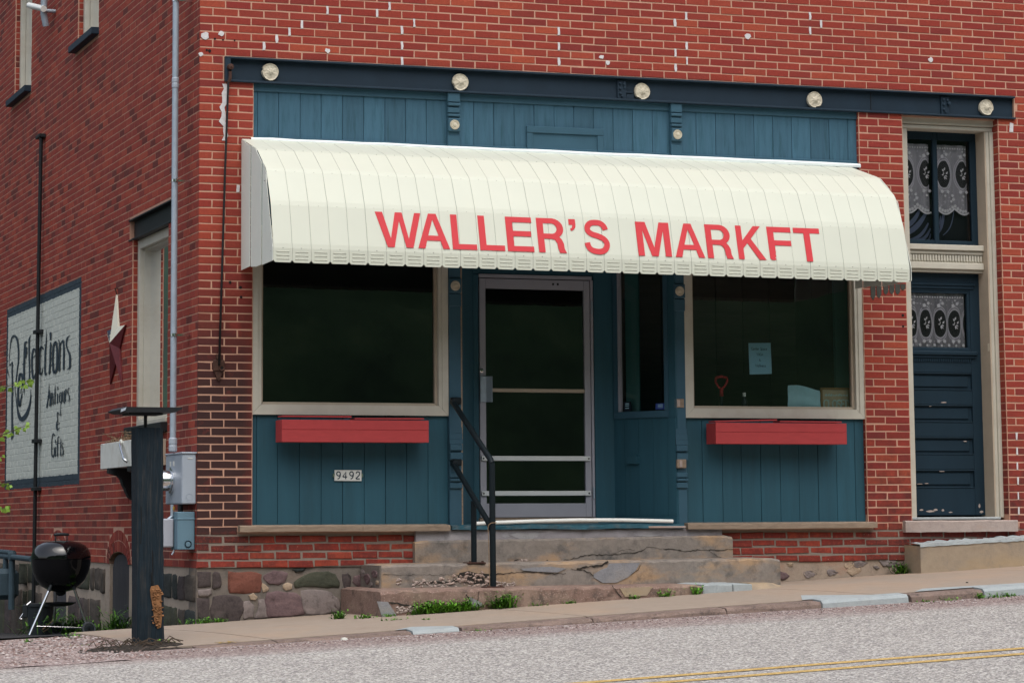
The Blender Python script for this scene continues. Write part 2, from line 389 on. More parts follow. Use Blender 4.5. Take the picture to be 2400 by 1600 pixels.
M['road'] = speckle('chip_seal_road', (.22,.205,.20), (.46,.435,.395), (.66,.64,.60), 70, 170, .12, (.25, 1.6, 1), pink=((.17,.115,.108), (.31,.235,.215), (.44,.36,.34)))
M['gutter'] = speckle('pink_gutter', (.22,.15,.14), (.37,.275,.255), (.48,.38,.36), 75, 170, .25, (.3, 3, 1))
M['gravel'] = speckle('gravel_apron', (.20,.15,.14), (.38,.30,.28), (.55,.48,.46), 55, 120, .25)
M['alley'] = speckle('alley_asphalt', (.025,.027,.030), (.05,.05,.052), (.09,.085,.08), 60, 140, .3)
M['yellow'] = speckle('yellow_line_paint', (.42,.28,.10), (.60,.41,.16), (.66,.48,.22), 75, 170, .15)
M['soil'] = speckle('dark_soil', (.02,.017,.014), (.04,.033,.027), (.08,.06,.05), 60, 130, .3)
M['leaf'] = paint('weed_green', (.12,.30,.025), .6, .35, 30, bmp=0, spec=.3, obj_rand=.2)
M['leaf_dark'] = paint('weed_dark_green', (.055,.15,.018), .6, .4, 20, bmp=0, spec=.3, obj_rand=.2)
M['leaf_yellow'] = paint('yellow_leaf', (.42,.27,.03), .6, .3, 30, bmp=0)
M['leaf_sapling'] = paint('sapling_leaf', (.16,.27,.035), .55, .4, 25, bmp=0, spec=.3)
M['bark'] = paint('bark', (.07,.05,.035), .9, .3, 20)
M['twig'] = paint('dry_twig', (.22,.15,.09), .9, .3, 20)
M['void'] = paint('dark_void', (.010,.010,.010), .9, .1)
M['crack'] = paint('crack_dark', (.030,.026,.022), .95, .3, 30)
M['glass'] = glass_mat('shop_glass', (.86,.92,.91), .04); M['glass_clear'] = glass_mat('clear_glass', (.96,.97,.97), .0); M['glass_side'] = glass_mat('side_glass', (.8,.9,.88), .0)
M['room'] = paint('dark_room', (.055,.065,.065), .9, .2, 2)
M['room_warm'] = paint('room_beadboard', (.10,.085,.07), .85, .15, 3, (1, 8, 8))
M['blind'] = paint('teal_blind', (.075,.185,.18), .7, .05, 6)
M['paper'] = paint('blue_paper', (.36,.60,.72), .8, .04)
M['cloth'] = paint('blue_cloth', (.42,.66,.72), .9, .08, 14, None, .5, 30)
M['ink'] = paint('ink', (.03,.05,.07), .7, .05, bmp=0)
M['wood'] = paint('frame_wood', (.22,.12,.04), .6, .2, 12, (8,1,1))
M['sign_face'] = paint('closed_sign_face', (.46,.37,.24), .7, .15, 18)
M['sign_text'] = paint('closed_sign_text', (.42,.55,.50), .7, .1)
M['red_plastic'] = paint('red_shovel_grip', (.45,.025,.03), .4, .05)
M['mural_ink'] = paint('mural_navy', (.022,.040,.055), .8, .3, 25, dirt=(.10,.12,.13), dirt_amt=.3)
M['plate'] = paint('number_plate_white', (.66,.68,.64), .5, .04)
M['star_white'] = paint('star_cream', (.70,.68,.56), .4, .05, metal=.1); M['star_blue'] = paint('star_navy', (.016,.026,.06), .4, .1); M['star_red'] = paint('star_maroon', (.13,.02,.025), .4, .15)
M['sticker_blue'] = paint('sticker_blue', (.03,.06,.26), .4, .1); M['sticker_dark'] = paint('sticker_dark', (.012,.02,.03), .4, .1)
M['gas'] = paint('gas_meter_paint', (.045,.075,.095), .55, .15, 8)
M['brass'] = paint('brass', (.50,.30,.06), .4, .1, metal=.6)
M['drips'] = paint('dark_drips', (.055,.058,.05), .9, .2, 20)
M['grey_plastic'] = paint('grey_plastic', (.36,.38,.43), .5, .05)
M['drape'] = paint('dark_drape', (.010,.014,.020), .7, .2); M['drape_fold_sheen'] = paint('drape_fold_sheen', (.14,.17,.27), .6, .1)

# ------------------------------------------------------------------ ground surfaces
CB = 0.0677; LB = 0.2226           # brick course and stretcher module
def z_curb(x): return -.5555 + .0515*x
def z_walk(x, y):
    s = min(1, max(0, (y+2.6)/2.6)); return z_curb(x) + .042*s + .022*math.sin(math.pi*s)
def z_edge(x): return -.578 + .0425*(x+.06)
def z_road(x, y): return z_edge(x) + .042*(y+2.62)
def z_alley(x, y): return -.590 - .036*y + .012*(x+.5)
def sheet(name, xs, ys, fz, m, label=None, thick=0, holes=None, kind='structure', parent=None, rough=0):
    b = MB(); n = len(ys)
    for x in xs:
        for y in ys: b.v.append((x, y, fz(x, y) + (jit(rough) if rough else 0)))
    for i in range(len(xs)-1):
        for j in range(n-1):
            b.f.append((i*n+j, (i+1)*n+j, (i+1)*n+j+1, i*n+j+1)); b.m.append(0)
    return b.build(name, m, parent, kind=kind, label=label, fix=False)
def lin(a, b, n): return [a+(b-a)*i/(n-1) for i in range(n)]
def z_far(x, y):
    z = -1.05 + .0425*max(-40, min(x, 40)) + .042*max(-26, min(0, y+2.6)) - .036*max(0, min(y, 40))
    return z
sheet('ground', lin(-160, 160, 33), lin(-160, 160, 33), lambda x, y: z_far(x, y) - .15, M['soil'])
sheet('road', lin(-30, 40, 60), [-11.5, -10, -8, -7, -6, -5, -4, -3.6, -3.2, -3.0, -2.8, -2.65, -2.55], lambda x, y: z_road(x, y) + .008*max(0, (y+3.1)), M['road'])
for yc in (-6.20, -6.49):
    bb_ = MB(); xs_ = lin(-30, 40, 200)
    for x in xs_:
        yy_ = yc + .045*(x-2.6)
        for e in (-.05, .05): bb_.v.append((x, yy_+e+jit(.004), z_road(x, yy_+e) + .004))
    for i in range(199): bb_.f.append((2*i, 2*i+2, 2*i+3, 2*i+1)); bb_.m.append(0)
    bb_.build('yellow_line', M['yellow'], kind='structure', fix=False)
sheet('verge', lin(-40, 60, 30), lin(-28, -11.45, 12), lambda x, y: z_road(x, y) - .02, M['soil'])
# wooded bank across the street, seen only as the dark reflection in the windows
b = MB(); xs = lin(-90, 130, 56); ys = lin(-90, -25, 22)
for x in xs:
    for y in ys:
        t = min(1, (-25-y)/25); b.v.append((x, y, -2.2 + 24.0*(t*t*(3-2*t)) + 1.1*math.sin(x*.21+y*.13)*t + jit(.8)*t + .9*math.sin(x*.063)*t))
n = len(ys)
for i in range(len(xs)-1):
    for j in range(n-1): b.f.append((i*n+j, (i+1)*n+j, (i+1)*n+j+1, i*n+j+1)); b.m.append(0)
hm, nt, bs = new_mat('bank_green'); P_, *_x = pos(nt)
L(nt, ramp(nt, noise(nt, P_, .35, 7, .75), ((.3, (.020,.045,.022)), (.55, (.055,.11,.045)), (.75, (.12,.17,.075)))), bs.inputs['Base Color']); bs.inputs['Roughness'].default_value = 1
b.build('hill', hm, kind='structure', fix=False)
b = MB(); xs = lin(-110, 40, 40); ys = lin(26, 80, 14)
for x in xs:
    for y in ys:
        t = min(1, (y-26)/26); b.v.append((x, y, -3.2 + 19.0*(t*t*(3-2*t)) + 1.0*math.sin(x*.31+y*.2)*t + jit(.8)*t))
n = len(ys)
for i in range(len(xs)-1):
    for j in range(n-1): b.f.append((i*n+j, i*n+j+1, (i+1)*n+j+1, (i+1)*n+j)); b.m.append(0)
hm2, nt, bs = new_mat('bank_dark'); P_, *_x = pos(nt)
L(nt, ramp(nt, noise(nt, P_, .35, 7, .75), ((.3, (.004,.012,.008)), (.6, (.012,.03,.018)), (.8, (.03,.06,.03)))), bs.inputs['Base Color']); bs.inputs['Roughness'].default_value = 1
b.build('hill', hm2, kind='structure', fix=False)
# alley beside the side wall and the gravel apron in front of it
sheet('alley', lin(-9, 0.02, 16), [-.42, 0, .5, 1, 2, 3, 4, 6, 8, 10, 13, 17], lambda x, y: z_alley(x, y) + .012*math.sin(x*3+y*2), M['alley'])
def z_apron(x, y):
    t = min(1, max(0, (y+3.05)/2.0)); return z_road(x, y)*(1-t) + (z_walk(x, y) - .012 + .0)*t + .003
sheet('gravel_apron', lin(-12, -.55, 50), lin(-3.1, -.38, 16), lambda x, y: z_apron(x, y) - (.0 if x < -1.15 else .02), M['gravel'], rough=.006)
# sidewalk: slabs with joints, each a part; old and new curb stones along the edge
walk = thing('sidewalk', None, None, (0, -1.3, -.55)); walk['kind'] = 'structure'
def slab(x0, x1, name, m, y0, y1, fz, drop, x0b=None, ny=9, parent=walk, jx=0, skew=0.0):
    bb = MB(); ys = lin(y0, y1, ny); xs = lin(0, 1, 8); top = []
    for t in xs:
        for y in ys:
            xa = x0 + (skew*(y-y0)/(y1-y0) if x0b is None else (x0b-x0)*(y-y0)/(y1-y0)); xb = x1 + skew*(y-y0)/(y1-y0)
            x = xa + (xb-xa)*t; bb.v.append((x, y + (jit(jx) if y == y0 else 0), fz(x, y)))
    n = len(ys); T = len(bb.v)
    for (vx, vy, vz) in list(bb.v): bb.v.append((vx, vy, vz-drop))
    for i in range(7):
        for j in range(n-1):
            bb.f.append((i*n+j, (i+1)*n+j, (i+1)*n+j+1, i*n+j+1)); bb.m.append(0)
    for i in range(7):
        bb.f.append((i*n, T+i*n, T+(i+1)*n, (i+1)*n)); bb.m.append(0)
        bb.f.append((i*n+n-1, (i+1)*n+n-1, T+(i+1)*n+n-1, T+i*n+n-1)); bb.m.append(0)
    for j in range(n-1):
        bb.f.append((j, j+1, T+j+1, T+j)); bb.m.append(0)
        bb.f.append((7*n+j, T+7*n+j, T+7*n+j+1, 7*n+j+1)); bb.m.append(0)
    return bb.build(name, m, parent)
edges = [-.02, 2.46, 4.95, 7.42, 9.9, 12.4]
slab(-.93, -.028, 'slab', M['walk'], -2.44, .0, z_walk, .10, x0b=-1.05, skew=-.55)
SK = -.55
for i in range(5):
    slab(edges[i]+.006, edges[i+1]-.006, 'slab', M['walk'], -2.44, .0, lambda x, y: z_walk(x, y), .12, skew=SK)
# curb: old brown stones and pale new pieces (front face y = -2.6)
def curb_piece(x0, x1, m, pale=False):
    bb = MB(); n = max(4, int((x1-x0)/.07)); xs = lin(x0, x1, n)
    for i, x in enumerate(xs):
        e = 0 if pale else 1
        zt = z_walk(x, -2.6) + (.006 if pale else jit(.004)); zb = z_road(x, -2.6) - .06; j1 = jit(.008)*e; j2 = jit(.010)*e
        c = .022 if pale else .016 + abs(jit(.012))
        bb.v += [(x, -2.63+j1, zb), (x, -2.615+j1, zt-c*1.2+j2*.5), (x, -2.60+c*.5+j2, zt-.004), (x, -2.445, z_walk(x, -2.445)+(.004 if pale else -.004)), (x, -2.445, zb)]
    for i in range(n-1):
        for k in range(4):
            bb.f.append((i*5+k, (i+1)*5+k, (i+1)*5+k+1, i*5+k+1)); bb.m.append(0)
    bb.f.append((0,1,2,3,4)); bb.f.append(tuple((n-1)*5+k for k in (4,3,2,1,0))); bb.m += [0, 0]
    return bb.build('curb_stone', m, walk, label='pale grey new curb piece' if pale else None)
x = -.9
for (xa, xb, p) in ((-.62, -.03, 0), (-.02, 1.0, 0), (1.015, 1.375, 1), (1.40, 2.44, 0), (2.455, 3.55, 0), (3.56, 4.36, 0), (4.375, 5.125, 1), (5.15, 5.79, 0), (5.805, 6.7, 1), (6.72, 7.9, 0), (7.92, 9.4, 0), (9.42, 12.0, 0)):
    curb_piece(xa, xb, M['curb_new'] if p else M['curb'], bool(p))
# pale wedge patches of new concrete behind the new curb pieces
for (xa, xb, yb) in ((1.0, 1.38, -2.30), (4.36, 4.9, -2.06), (5.35, 6.7, -2.25)):
    bb = MB(); p = [(xa-.08, -2.452), (xb, -2.452), (xa+.1, yb)]
    bb.add([(px, py, z_walk(px, py)+.004) for px, py in p], [(0, 1, 2)]); bb.build('patch', M['curb_new'], walk, fix=False)

# ------------------------------------------------------------------ the brick building
bld = thing('brick_building', 'red brick corner shop building with a blue boarded shopfront and a navy side door', 'building', (4.0, 0.0, -.30))
def obj_inst(name, me, loc, parent, rot=None):
    o = bpy.data.objects.new(name, me); COL.objects.link(o); o.parent = parent; o.location = Vector(loc) - wloc(parent)
    if rot: o.rotation_euler = rot
    return o
ZT = 6.78
# mortar core of the front wall (pieces round the openings) and of the side wall
c = MB()
def core(x0, x1, z0, z1, y0=.0030, y1=.30): c.box(x0, x1, y0, y1, z0, z1)
core(.003, 9.8, 4.19, ZT); core(.003, .25, 3.985, 4.19); core(7.76, 9.8, 3.985, 4.19)
core(.003, .467, .23, 3.985); core(6.145, 6.59, .23, 3.985); core(7.585, 9.8, .23, 3.985)
core(.003, 9.8, -.062, .23, .006)
core(.25, 7.76, 3.97, 4.19, .06, .30)
c.build('front_wall', M['mortar'], bld)
c = MB()
def cs(y0, y1, z0, z1, x0=.0026, x1=.30): c.box(x0, x1, y0, y1, z0, z1)
OPW = (1.13, 2.60); OPU1 = (4.27, 5.33); OPU2 = (8.02, 9.10); ARC = (3.10, .43)
cs(.30, 1.13, -.062, 2.895); cs(1.13, 2.60, .055, 1.085); cs(2.60, 16, .055, 2.895); cs(.3, 16, 3.09, 5.11); cs(.3, .96, 2.895, 3.09); cs(2.73, 16, 2.895, 3.09)
cs(.96, 2.73, 2.895, 3.09, .07)
cs(.3, 4.27, 5.11, ZT); cs(5.33, 8.02, 5.11, ZT); cs(9.10, 16, 5.11, ZT)
cs(1.13, 2.67, -.062, .055); cs(3.53, 5.67, -.062, .055); cs(6.53, 16, -.062, .055)
# spandrels over the two arched cellar openings
def arch_z(t): return -.07 + .115*math.sqrt(max(0, 1-t*t))
for yc in (3.10, 6.10):
    for sgn in (-1, 1):
        poly = [(yc+sgn*.43, .055)] + [(yc+sgn*.43*t, arch_z(t)) for t in (1, .95, .85, .7, .5, .25, 0)] + [(yc, .055)]
        c.prism(poly, FYZ(.0026), 0, .29)
c.build('side_wall', M['mortar_side'], bld)
MB().box(-.02, 9.82, -.02, 16, ZT, ZT+.12).build('roof', M['navy'], bld)

# bricks
def brick_faces(L_, H, D, bev=.003, j=.0022):
    """brick with its front lower left corner at the origin: u along X, v along Z, depth +Y"""
    def J(): return jit(j)
    o = [(J(), bev, J()), (L_+J(), bev, J()), (L_+J(), bev, H+J()), (J(), bev, H+J())]
    fr = [(bev+J(), jit(.0012), bev+J()), (L_-bev+J(), jit(.0012), bev+J()), (L_-bev+J(), jit(.0012), H-bev+J()), (bev+J(), jit(.0012), H-bev+J())]
    k = [(0, D, 0), (L_, D, 0), (L_, D, H), (0, D, H)]
    return fr+o+k, [(0,1,2,3), (4,5,1,0), (5,6,2,1), (6,7,3,2), (7,4,0,3), (8,9,5,4), (9,10,6,5), (10,11,7,6), (11,8,4,7)]
JT = .0105
HB = CB - JT
var = []
for i in range(10):
    v, f = brick_faces(LB-JT, HB, .02); mb = MB(); mb.add(v, f); var.append(mb.mesh('brick', M['brick']))
varh = []
for i in range(5):
    v, f = brick_faces(LB/2-JT, HB, .02); mb = MB(); mb.add(v, f); varh.append(mb.mesh('brick', M['brick']))
def front_intervals(zc):
    if zc > 4.19: return [(0, 9.8)]
    if zc > 3.985: return [(0, .205), (7.765, 9.8)]
    if zc > .285: return [(0, .467), (6.145, 6.59), (7.585, 9.8)]
    if zc > .23: return [(0, .345), (6.195, 6.49), (7.64, 9.8)]
    if zc > .185: return [(0, 1.89), (4.6, 6.49), (7.64, 9.8)]
    if zc > -.07: return [(0, 1.89), (4.6, 9.8)]
    return []
def side_intervals(zc):
    iv = [(.0215, 15.5)]
    def cut(iv, a, b):
        out = []
        for p, q in iv:
            if b <= p or a >= q: out.append((p, q)); continue
            if a > p: out.append((p, a))
            if b < q: out.append((b, q))
        return out
    if 1.085 < zc < 2.895: iv = cut(iv, *OPW)
    if 2.895 < zc < 3.09: iv = cut(iv, .96, 2.73)
    if zc > 5.18: iv = cut(cut(iv, *OPU1), *OPU2)
    elif zc > 5.11: iv = cut(cut(iv, 4.25, 5.46), 8.00, 9.26)
    for yc in (3.10, 6.10):
        t = (zc+.08)/.345
        if t < 1: w = .56*math.sqrt(max(0, 1-t*t)) + .015; iv = cut(iv, yc-w, yc+w)
    return iv
def fill(zc, k, ivs, off):
    out = []
    for a, b in ivs:
        i = math.floor((a-off)/LB); x = off + i*LB
        while x < b:
            p, q = max(x, a), min(x+LB, b)
            if q-p > .03: out.append((p, q))
            elif out and q-p > 0 and abs(out[-1][1]-p) < 1e-6: out[-1] = (out[-1][0], q)
            x += LB
    return out
singles = []; rest = MB(); joints = {}
for k in range(-1, 100):
    z0 = k*CB + JT/2; zc = z0 + HB/2
    for a, b in fill(zc, k, front_intervals(zc), 0 if k % 2 == 0 else LB/2):
        joints.setdefault(k, []).append(b)
        x0 = a + (JT/2 if a > .001 else 0); x1 = b - JT/2; ln = x1-x0
        z = z0 + (math.sin(a*3.1)*.0012 if zc > .2 else jit(.004)); yy = jit(.0014) if zc > .2 else jit(.004)
        full = abs(ln-(LB-JT)) < .002; half = abs(ln-(LB/2-JT)) < .002
        if (full or half) and zc < 4.62 and zc > .185-.30 and a > .005:
            singles.append(((x0, yy, z), full if zc > .2 else (2 if full else 3)))
        else:
            low_ = zc < .2; v, f = brick_faces(ln-(.006 if low_ else 0), HB*(.90 if low_ else 1), .02, .004 if low_ else .003, .006 if low_ else .0022); rest.add([(x0+p[0], yy+p[1], z+p[2]) for p in v], f, 0)
    for a, b in fill(zc, k, side_intervals(zc), LB/2 if k % 2 == 0 else 0):
        y0 = a + (JT/2 if a > .03 else 0); ln = b - JT/2 - y0; xx = jit(.0004)
        v, f = brick_faces(ln-.002, HB, .0205, .0012, .0010)
        # side face: u along +Y, depth +X
        rest.add([(xx+p[1], y0+p[0], z0+jit(.001)+p[2]) for p in v], [t[::-1] for t in f], 1)
varlow = []; varlowh = []
for i in range(8):
    v, f = brick_faces(LB-JT-.006, HB*.90, .02, .005, .006); mb = MB(); mb.add(v, f); varlow.append(mb.mesh('brick', M['brick']))
for i in range(4):
    v, f = brick_faces(LB/2-JT-.006, HB*.90, .02, .005, .006); mb = MB(); mb.add(v, f); varlowh.append(mb.mesh('brick', M['brick']))
singles.sort(key=lambda s: s[0][0] + (0 if s[1] in (True, 2) else .8))
for n_, ((x0, yy, z), full) in enumerate(singles):
    if n_ < 300:
        obj_inst('brick', random.choice({True: var, False: varh, 2: varlow, 3: varlowh}[full]), (x0, yy, z), bld)
    else:
        lo = full in (2, 3) and full is not True; v, f = brick_faces((LB if full in (True, 2) else LB/2)-JT-(.006 if lo else 0), HB*(.9 if lo else 1), .02, .004 if lo else .003, .006 if lo else .0022); rest.add([(x0+p[0], yy+p[1], z+p[2]) for p in v], f, 0)
# brick returns in the jambs: side window, upper windows (facing the street) and pier by the navy door (facing left)
def jamb_street(y, z0, z1, x0=.012, x1=.13):
    k = math.ceil(z0/CB)
    while (k+1)*CB <= z1+.02:
        v, f = brick_faces(x1-x0, HB, .02); rest.add([(x0+p[0], y-.004+p[1], k*CB+JT/2+p[2]) for p in v], f, 1); k += 1
jamb_street(OPW[1], 1.1, 2.895); jamb_street(OPU1[1], 5.18, ZT); jamb_street(OPU2[1], 5.18, ZT)
def jamb_left(x, z0, z1, y0=.012, y1=.11):
    k = math.ceil(z0/CB)
    while (k+1)*CB <= z1+.02:
        v, f = brick_faces(y1-y0, HB, .02); rest.add([(x-.004+p[1], y0+p[0], k*CB+JT/2+p[2]) for p in v], [t[::-1] for t in f], 0); k += 1
jamb_left(7.585, .31, 3.98); jamb_left(6.145, .31, 3.98, .012, .06)
# voussoirs of the two cellar arches
for yc in (3.10, 6.10):
    for ring, (r0, r1) in enumerate(((0.0, .10), (.105, .20))):
        nb = 13 + ring*3
        for i in range(nb):
            def pt(t, r):
                a = math.pi*(1-t); ex = (.43+r*.55)*math.cos(a); ez = -.07 + (.115+r)*math.sin(a); return yc+ex, ez
            t0, t1 = (i+.09)/nb, (i+.91)/nb
            q4 = [pt(t0, r0+.004), pt(t1, r0+.004), pt(t1, r1), pt(t0, r1)]
            rest.prism(q4, FYZ(-.001+jit(.002)), 0, .025, 1)
rest.build('brickwork', [M['brick'], M['brick_side']], bld, kind='stuff', fix=False)

# pale repair mortar following old stepped cracks
def near_joint(k, x):
    js = joints.get(k, []); return min(js, key=lambda j: abs(j-x)) if js else x
def mort(poly): 
    mb = MB(); mb.prism(poly, FXZ(-.0045), 0, .015); mb.build('mortar_patch', M['patch'], bld)
cracks = [[(1.21, 68), (1.12, 67), (.99, 66), (.89, 65), (.76, 64), (.66, 63)], [(1.56, 69), (1.66, 68), (1.79, 67), (1.81, 66), (1.79, 64), (1.79, 62)],
          [(3.17, 67), (3.29, 65), (3.30, 63)], [(4.42, 66), (4.40, 65), (4.45, 64), (4.39, 63), (4.42, 70), (4.44, 69)], [(5.68, 71), (5.72, 70), (5.66, 69)]]
for cr in cracks:
    last = None
    for xx, k in cr:
        x = near_joint(k, xx); z0 = k*CB-.002; z1 = z0+CB+.004; w = .010
        mort([(x-w-jit(.004), z0), (x+w+jit(.003), z0+.004), (x+w+jit(.005), z0+.03), (x+w*.8, z1), (x-w*1.2, z1), (x-w-jit(.005), z0+.035)])
for xx, zz, r in ((.045, 4.365, .034), (.185, 4.385, .026), (1.115, 4.29, .024), (3.685, 4.315, .024), (3.63, 4.36, .022), (.01, 4.20, .02), (5.05, 4.62, .03), (6.9, 4.5, .025)):
    mort([(xx+r*(1+jit(.35))*math.cos(a), zz+r*(.85+jit(.3))*math.sin(a)) for a in [i*2*math.pi/9 for i in range(9)]])
# white smear down the pier beside the rod
zz = 3.96; left = []; right = []
while zz > 3.45:
    left.append((.20+jit(.014)-(.02 if 3.6 < zz < 3.8 else 0), zz)); right.append((.238+jit(.010)-(.02 if 3.6 < zz < 3.8 else 0), zz)); zz -= .04
mort(left + right[::-1])
for k in (48, 46, 44, 42, 50, 45):
    x = near_joint(k, .25 if k % 2 else .36); mort([(x-.014, k*CB), (x+.012, k*CB+.004), (x+.016, k*CB+.06), (x-.01, k*CB+.066)])
# white crack by the right edge of the picture
for k in range(5, 17):
    x = near_joint(k, 7.75); mort([(x-.007+jit(.003), k*CB), (x+.007+jit(.003), k*CB), (x+.008+jit(.004), k*CB+CB), (x-.007+jit(.003), k*CB+CB)])
mort([(7.70, 3.86), (7.74, 3.86), (7.745, 3.94), (7.71, 3.95)])
# dark drips of old paint on the pier just below the awning
mb = MB()
for i, xx in enumerate((6.25, 6.31, 6.38, 6.44, 6.50, 6.555)):
    h = .16-.018*i+jit(.02); mb.prism([(xx-.027, 2.42), (xx+.025, 2.42), (xx+.022, 2.42-h*.7), (xx-.002, 2.42-h), (xx-.024, 2.42-h*.8)], FXZ(-.004), 0, .01)
mb.build('paint_drips', M['drips'], bld)

# foundation: rubble stones in mortar (front left, front right, and squared blocks down the side)
FND = concrete('foundation_mortar', (.12,.105,.09), (.22,.19,.165), (.30,.22,.16), .5, (.06,.055,.05), .6, 3)
FNDR = concrete('smeared_foundation', (.26,.20,.15), (.42,.34,.27), (.36,.20,.13), .5, (.10,.09,.08), .5, 4, .3)
FNDS = concrete('side_foundation_mortar', (.34,.27,.215), (.46,.38,.31), (.32,.26,.2), .4, (.14,.12,.1), .4, 4)
MB().box(.004, 4.7, .02, .30, -1.1, -.062).build('foundation', FND, bld)
MB().box(4.7, 9.8, .015, .30, -1.1, -.062).build('foundation', FNDR, bld)
mb = MB(); mb.box(.012, .30, .3, 2.67, -1.3, -.062); mb.box(.012, .30, 3.53, 5.67, -1.3, -.062); mb.box(.012, .30, 6.53, 16, -1.3, -.062); mb.build('foundation', FNDS, bld)
def stone_mat(i, c1, c2):
    return concrete('stone_%s' % ('red', 'purple', 'dark', 'grey', 'olive', 'tan', 'black', 'brown')[i], c1, c2, scale_c(c2, 1.25), .5, scale_c(c1, .4), .7, 6)
SM = [stone_mat(0, (.15,.055,.04), (.22,.085,.06)), stone_mat(1, (.10,.065,.07), (.20,.135,.135)), stone_mat(2, (.035,.030,.032), (.11,.085,.08)), stone_mat(3, (.16,.135,.13), (.26,.215,.20)),
      stone_mat(4, (.035,.042,.030), (.085,.085,.06)), stone_mat(5, (.34,.25,.17), (.44,.34,.25)), stone_mat(6, (.020,.026,.026), (.05,.055,.052)), stone_mat(7, (.05,.042,.036), (.11,.09,.075))]
def stone(poly, frame, bulge, m, parent=bld, name='stone'):
    n = len(poly); cx = sum(p[0] for p in poly)/n; cz = sum(p[1] for p in poly)/n
    mb = MB(); rings = ((1.0, .012), (.97, -bulge*.35), (.85, -bulge*.8+jit(.006)), (.5, -bulge+jit(.008)))
    pts = []
    for i in range(n):   # subdivide the outline once for a softer shape
        a, b2 = poly[i], poly[(i+1) % n]; pts += [a, ((a[0]+b2[0])/2+jit(.006), (a[1]+b2[1])/2+jit(.006))]
    n = len(pts)
    for s_, d in rings:
        for p in pts: mb.v.append(tuple(frame(cx+(p[0]-cx)*s_, cz+(p[1]-cz)*s_, d+jit(.005))))
    mb.v.append(tuple(frame(cx, cz, -bulge)))
    for r_ in range(3):
        for i in range(n):
            j = (i+1) % n; mb.f.append((r_*n+i, r_*n+j, (r_+1)*n+j, (r_+1)*n+i)); mb.m.append(0)
    for i in range(n): mb.f.append((3*n+i, 3*n+(i+1) % n, 4*n)); mb.m.append(0)
    return mb.build(name, m, parent, smooth=True)
POLY = [[(0.139,-0.117),(0.157,-0.095),(0.194,-0.109),(0.211,-0.18),(0.204,-0.224),(0.158,-0.237),(0.135,-0.223)],[(0.277,-0.097),(0.369,-0.107),(0.457,-0.101),(0.545,-0.126),(0.547,-0.193),(0.536,-0.26),(0.416,-0.273),(0.287,-0.265),(0.277,-0.181)],[(0.582,-0.127),(0.657,-0.092),(0.731,-0.102),(0.773,-0.116),(0.75,-0.187),(0.694,-0.208),(0.62,-0.198),(0.573,-0.158)],[(0.736,-0.209),(0.778,-0.192),(0.815,-0.205),(0.811,-0.241),(0.759,-0.254),(0.736,-0.236)],[(0.843,-0.188),(0.928,-0.135),(1.022,-0.109),(1.125,-0.106),(1.182,-0.129),(1.215,-0.192),(1.21,-0.237),(1.116,-0.236),(0.975,-0.221),(0.853,-0.233)],[(0.9,-0.265),(1.022,-0.257),(1.149,-0.281),(1.186,-0.336),(1.172,-0.389),(1.224,-0.435),(1.069,-0.455),(0.937,-0.448),(0.909,-0.35)],[(1.172,-0.304),(1.21,-0.327),(1.234,-0.399),(1.219,-0.426),(1.186,-0.399)],[(0.61,-0.274),(0.694,-0.262),(0.825,-0.277),(0.881,-0.313),(0.914,-0.448),(0.788,-0.468),(0.602,-0.47),(0.583,-0.354)],[(0.523,-0.335),(0.574,-0.327),(0.592,-0.389),(0.602,-0.47),(0.528,-0.482),(0.491,-0.477),(0.527,-0.397)],[(0.149,-0.303),(0.25,-0.291),(0.361,-0.306),(0.407,-0.378),(0.38,-0.448),(0.361,-0.492),(0.233,-0.503),(0.141,-0.515),(0.122,-0.409)],[(0.444,-0.29),(0.481,-0.272),(0.518,-0.304),(0.499,-0.33),(0.458,-0.325)],[(1.248,-0.13),(1.295,-0.121),(1.324,-0.158),(1.314,-0.239),(1.272,-0.247),(1.253,-0.193)],[(1.352,-0.149),(1.428,-0.123),(1.524,-0.133),(1.552,-0.197),(1.533,-0.242),(1.4,-0.24),(1.343,-0.194)],[(0.4,-0.351),(0.444,-0.338),(0.490,-0.379),(0.481,-0.468),(0.418,-0.48),(0.40,-0.466)],[(1.419,-0.087),(1.486,-0.083),(1.49,-0.106),(1.438,-0.11)],[(0.555,-0.193),(0.59,-0.212),(0.61,-0.230),(0.601,-0.255),(0.565,-0.267),(0.558,-0.238)],[(0.815,-0.086),(0.881,-0.075),(0.937,-0.072),(0.918,-0.098),(0.843,-0.11)],[(0.017,-0.241),(0.12,-0.233),(0.13,-0.274),(0.1,-0.295),(0.022,-0.294)],[(0.01,-0.31),(0.11,-0.315),(0.105,-0.40),(0.12,-0.50),(0.02,-0.53)],[(0.01,-0.10),(0.12,-0.10),(0.12,-0.21),(0.015,-0.22)]]
PM = (2, 0, 1, 5, 4, 3, 3, 1, 3, 2, 5, 2, 1, 3, 5, 5, 6, 3, 2, 2)
for p, mi in zip(POLY, PM): stone([(sum(t[0] for t in p)/len(p)+(a-sum(t[0] for t in p)/len(p))*1.09, sum(t[1] for t in p)/len(p)+(c_-sum(t[1] for t in p)/len(p))*1.09) for a, c_ in p], FXZ(.018), .012, SM[mi])
for i in range(14):
    xx = random.uniform(4.86, 6.5); zz = random.uniform(-.26+.05*(xx-5)+.05, -.07); r = random.uniform(.018, .06)
    stone([(xx+r*1.4*(1+jit(.3))*math.cos(a), zz+r*.8*(1+jit(.3))*math.sin(a)) for a in [q*math.pi/3.5 for q in range(7)]], FXZ(.014), .006, random.choice((SM[1], SM[3], SM[5], SM[3])))
y = .05
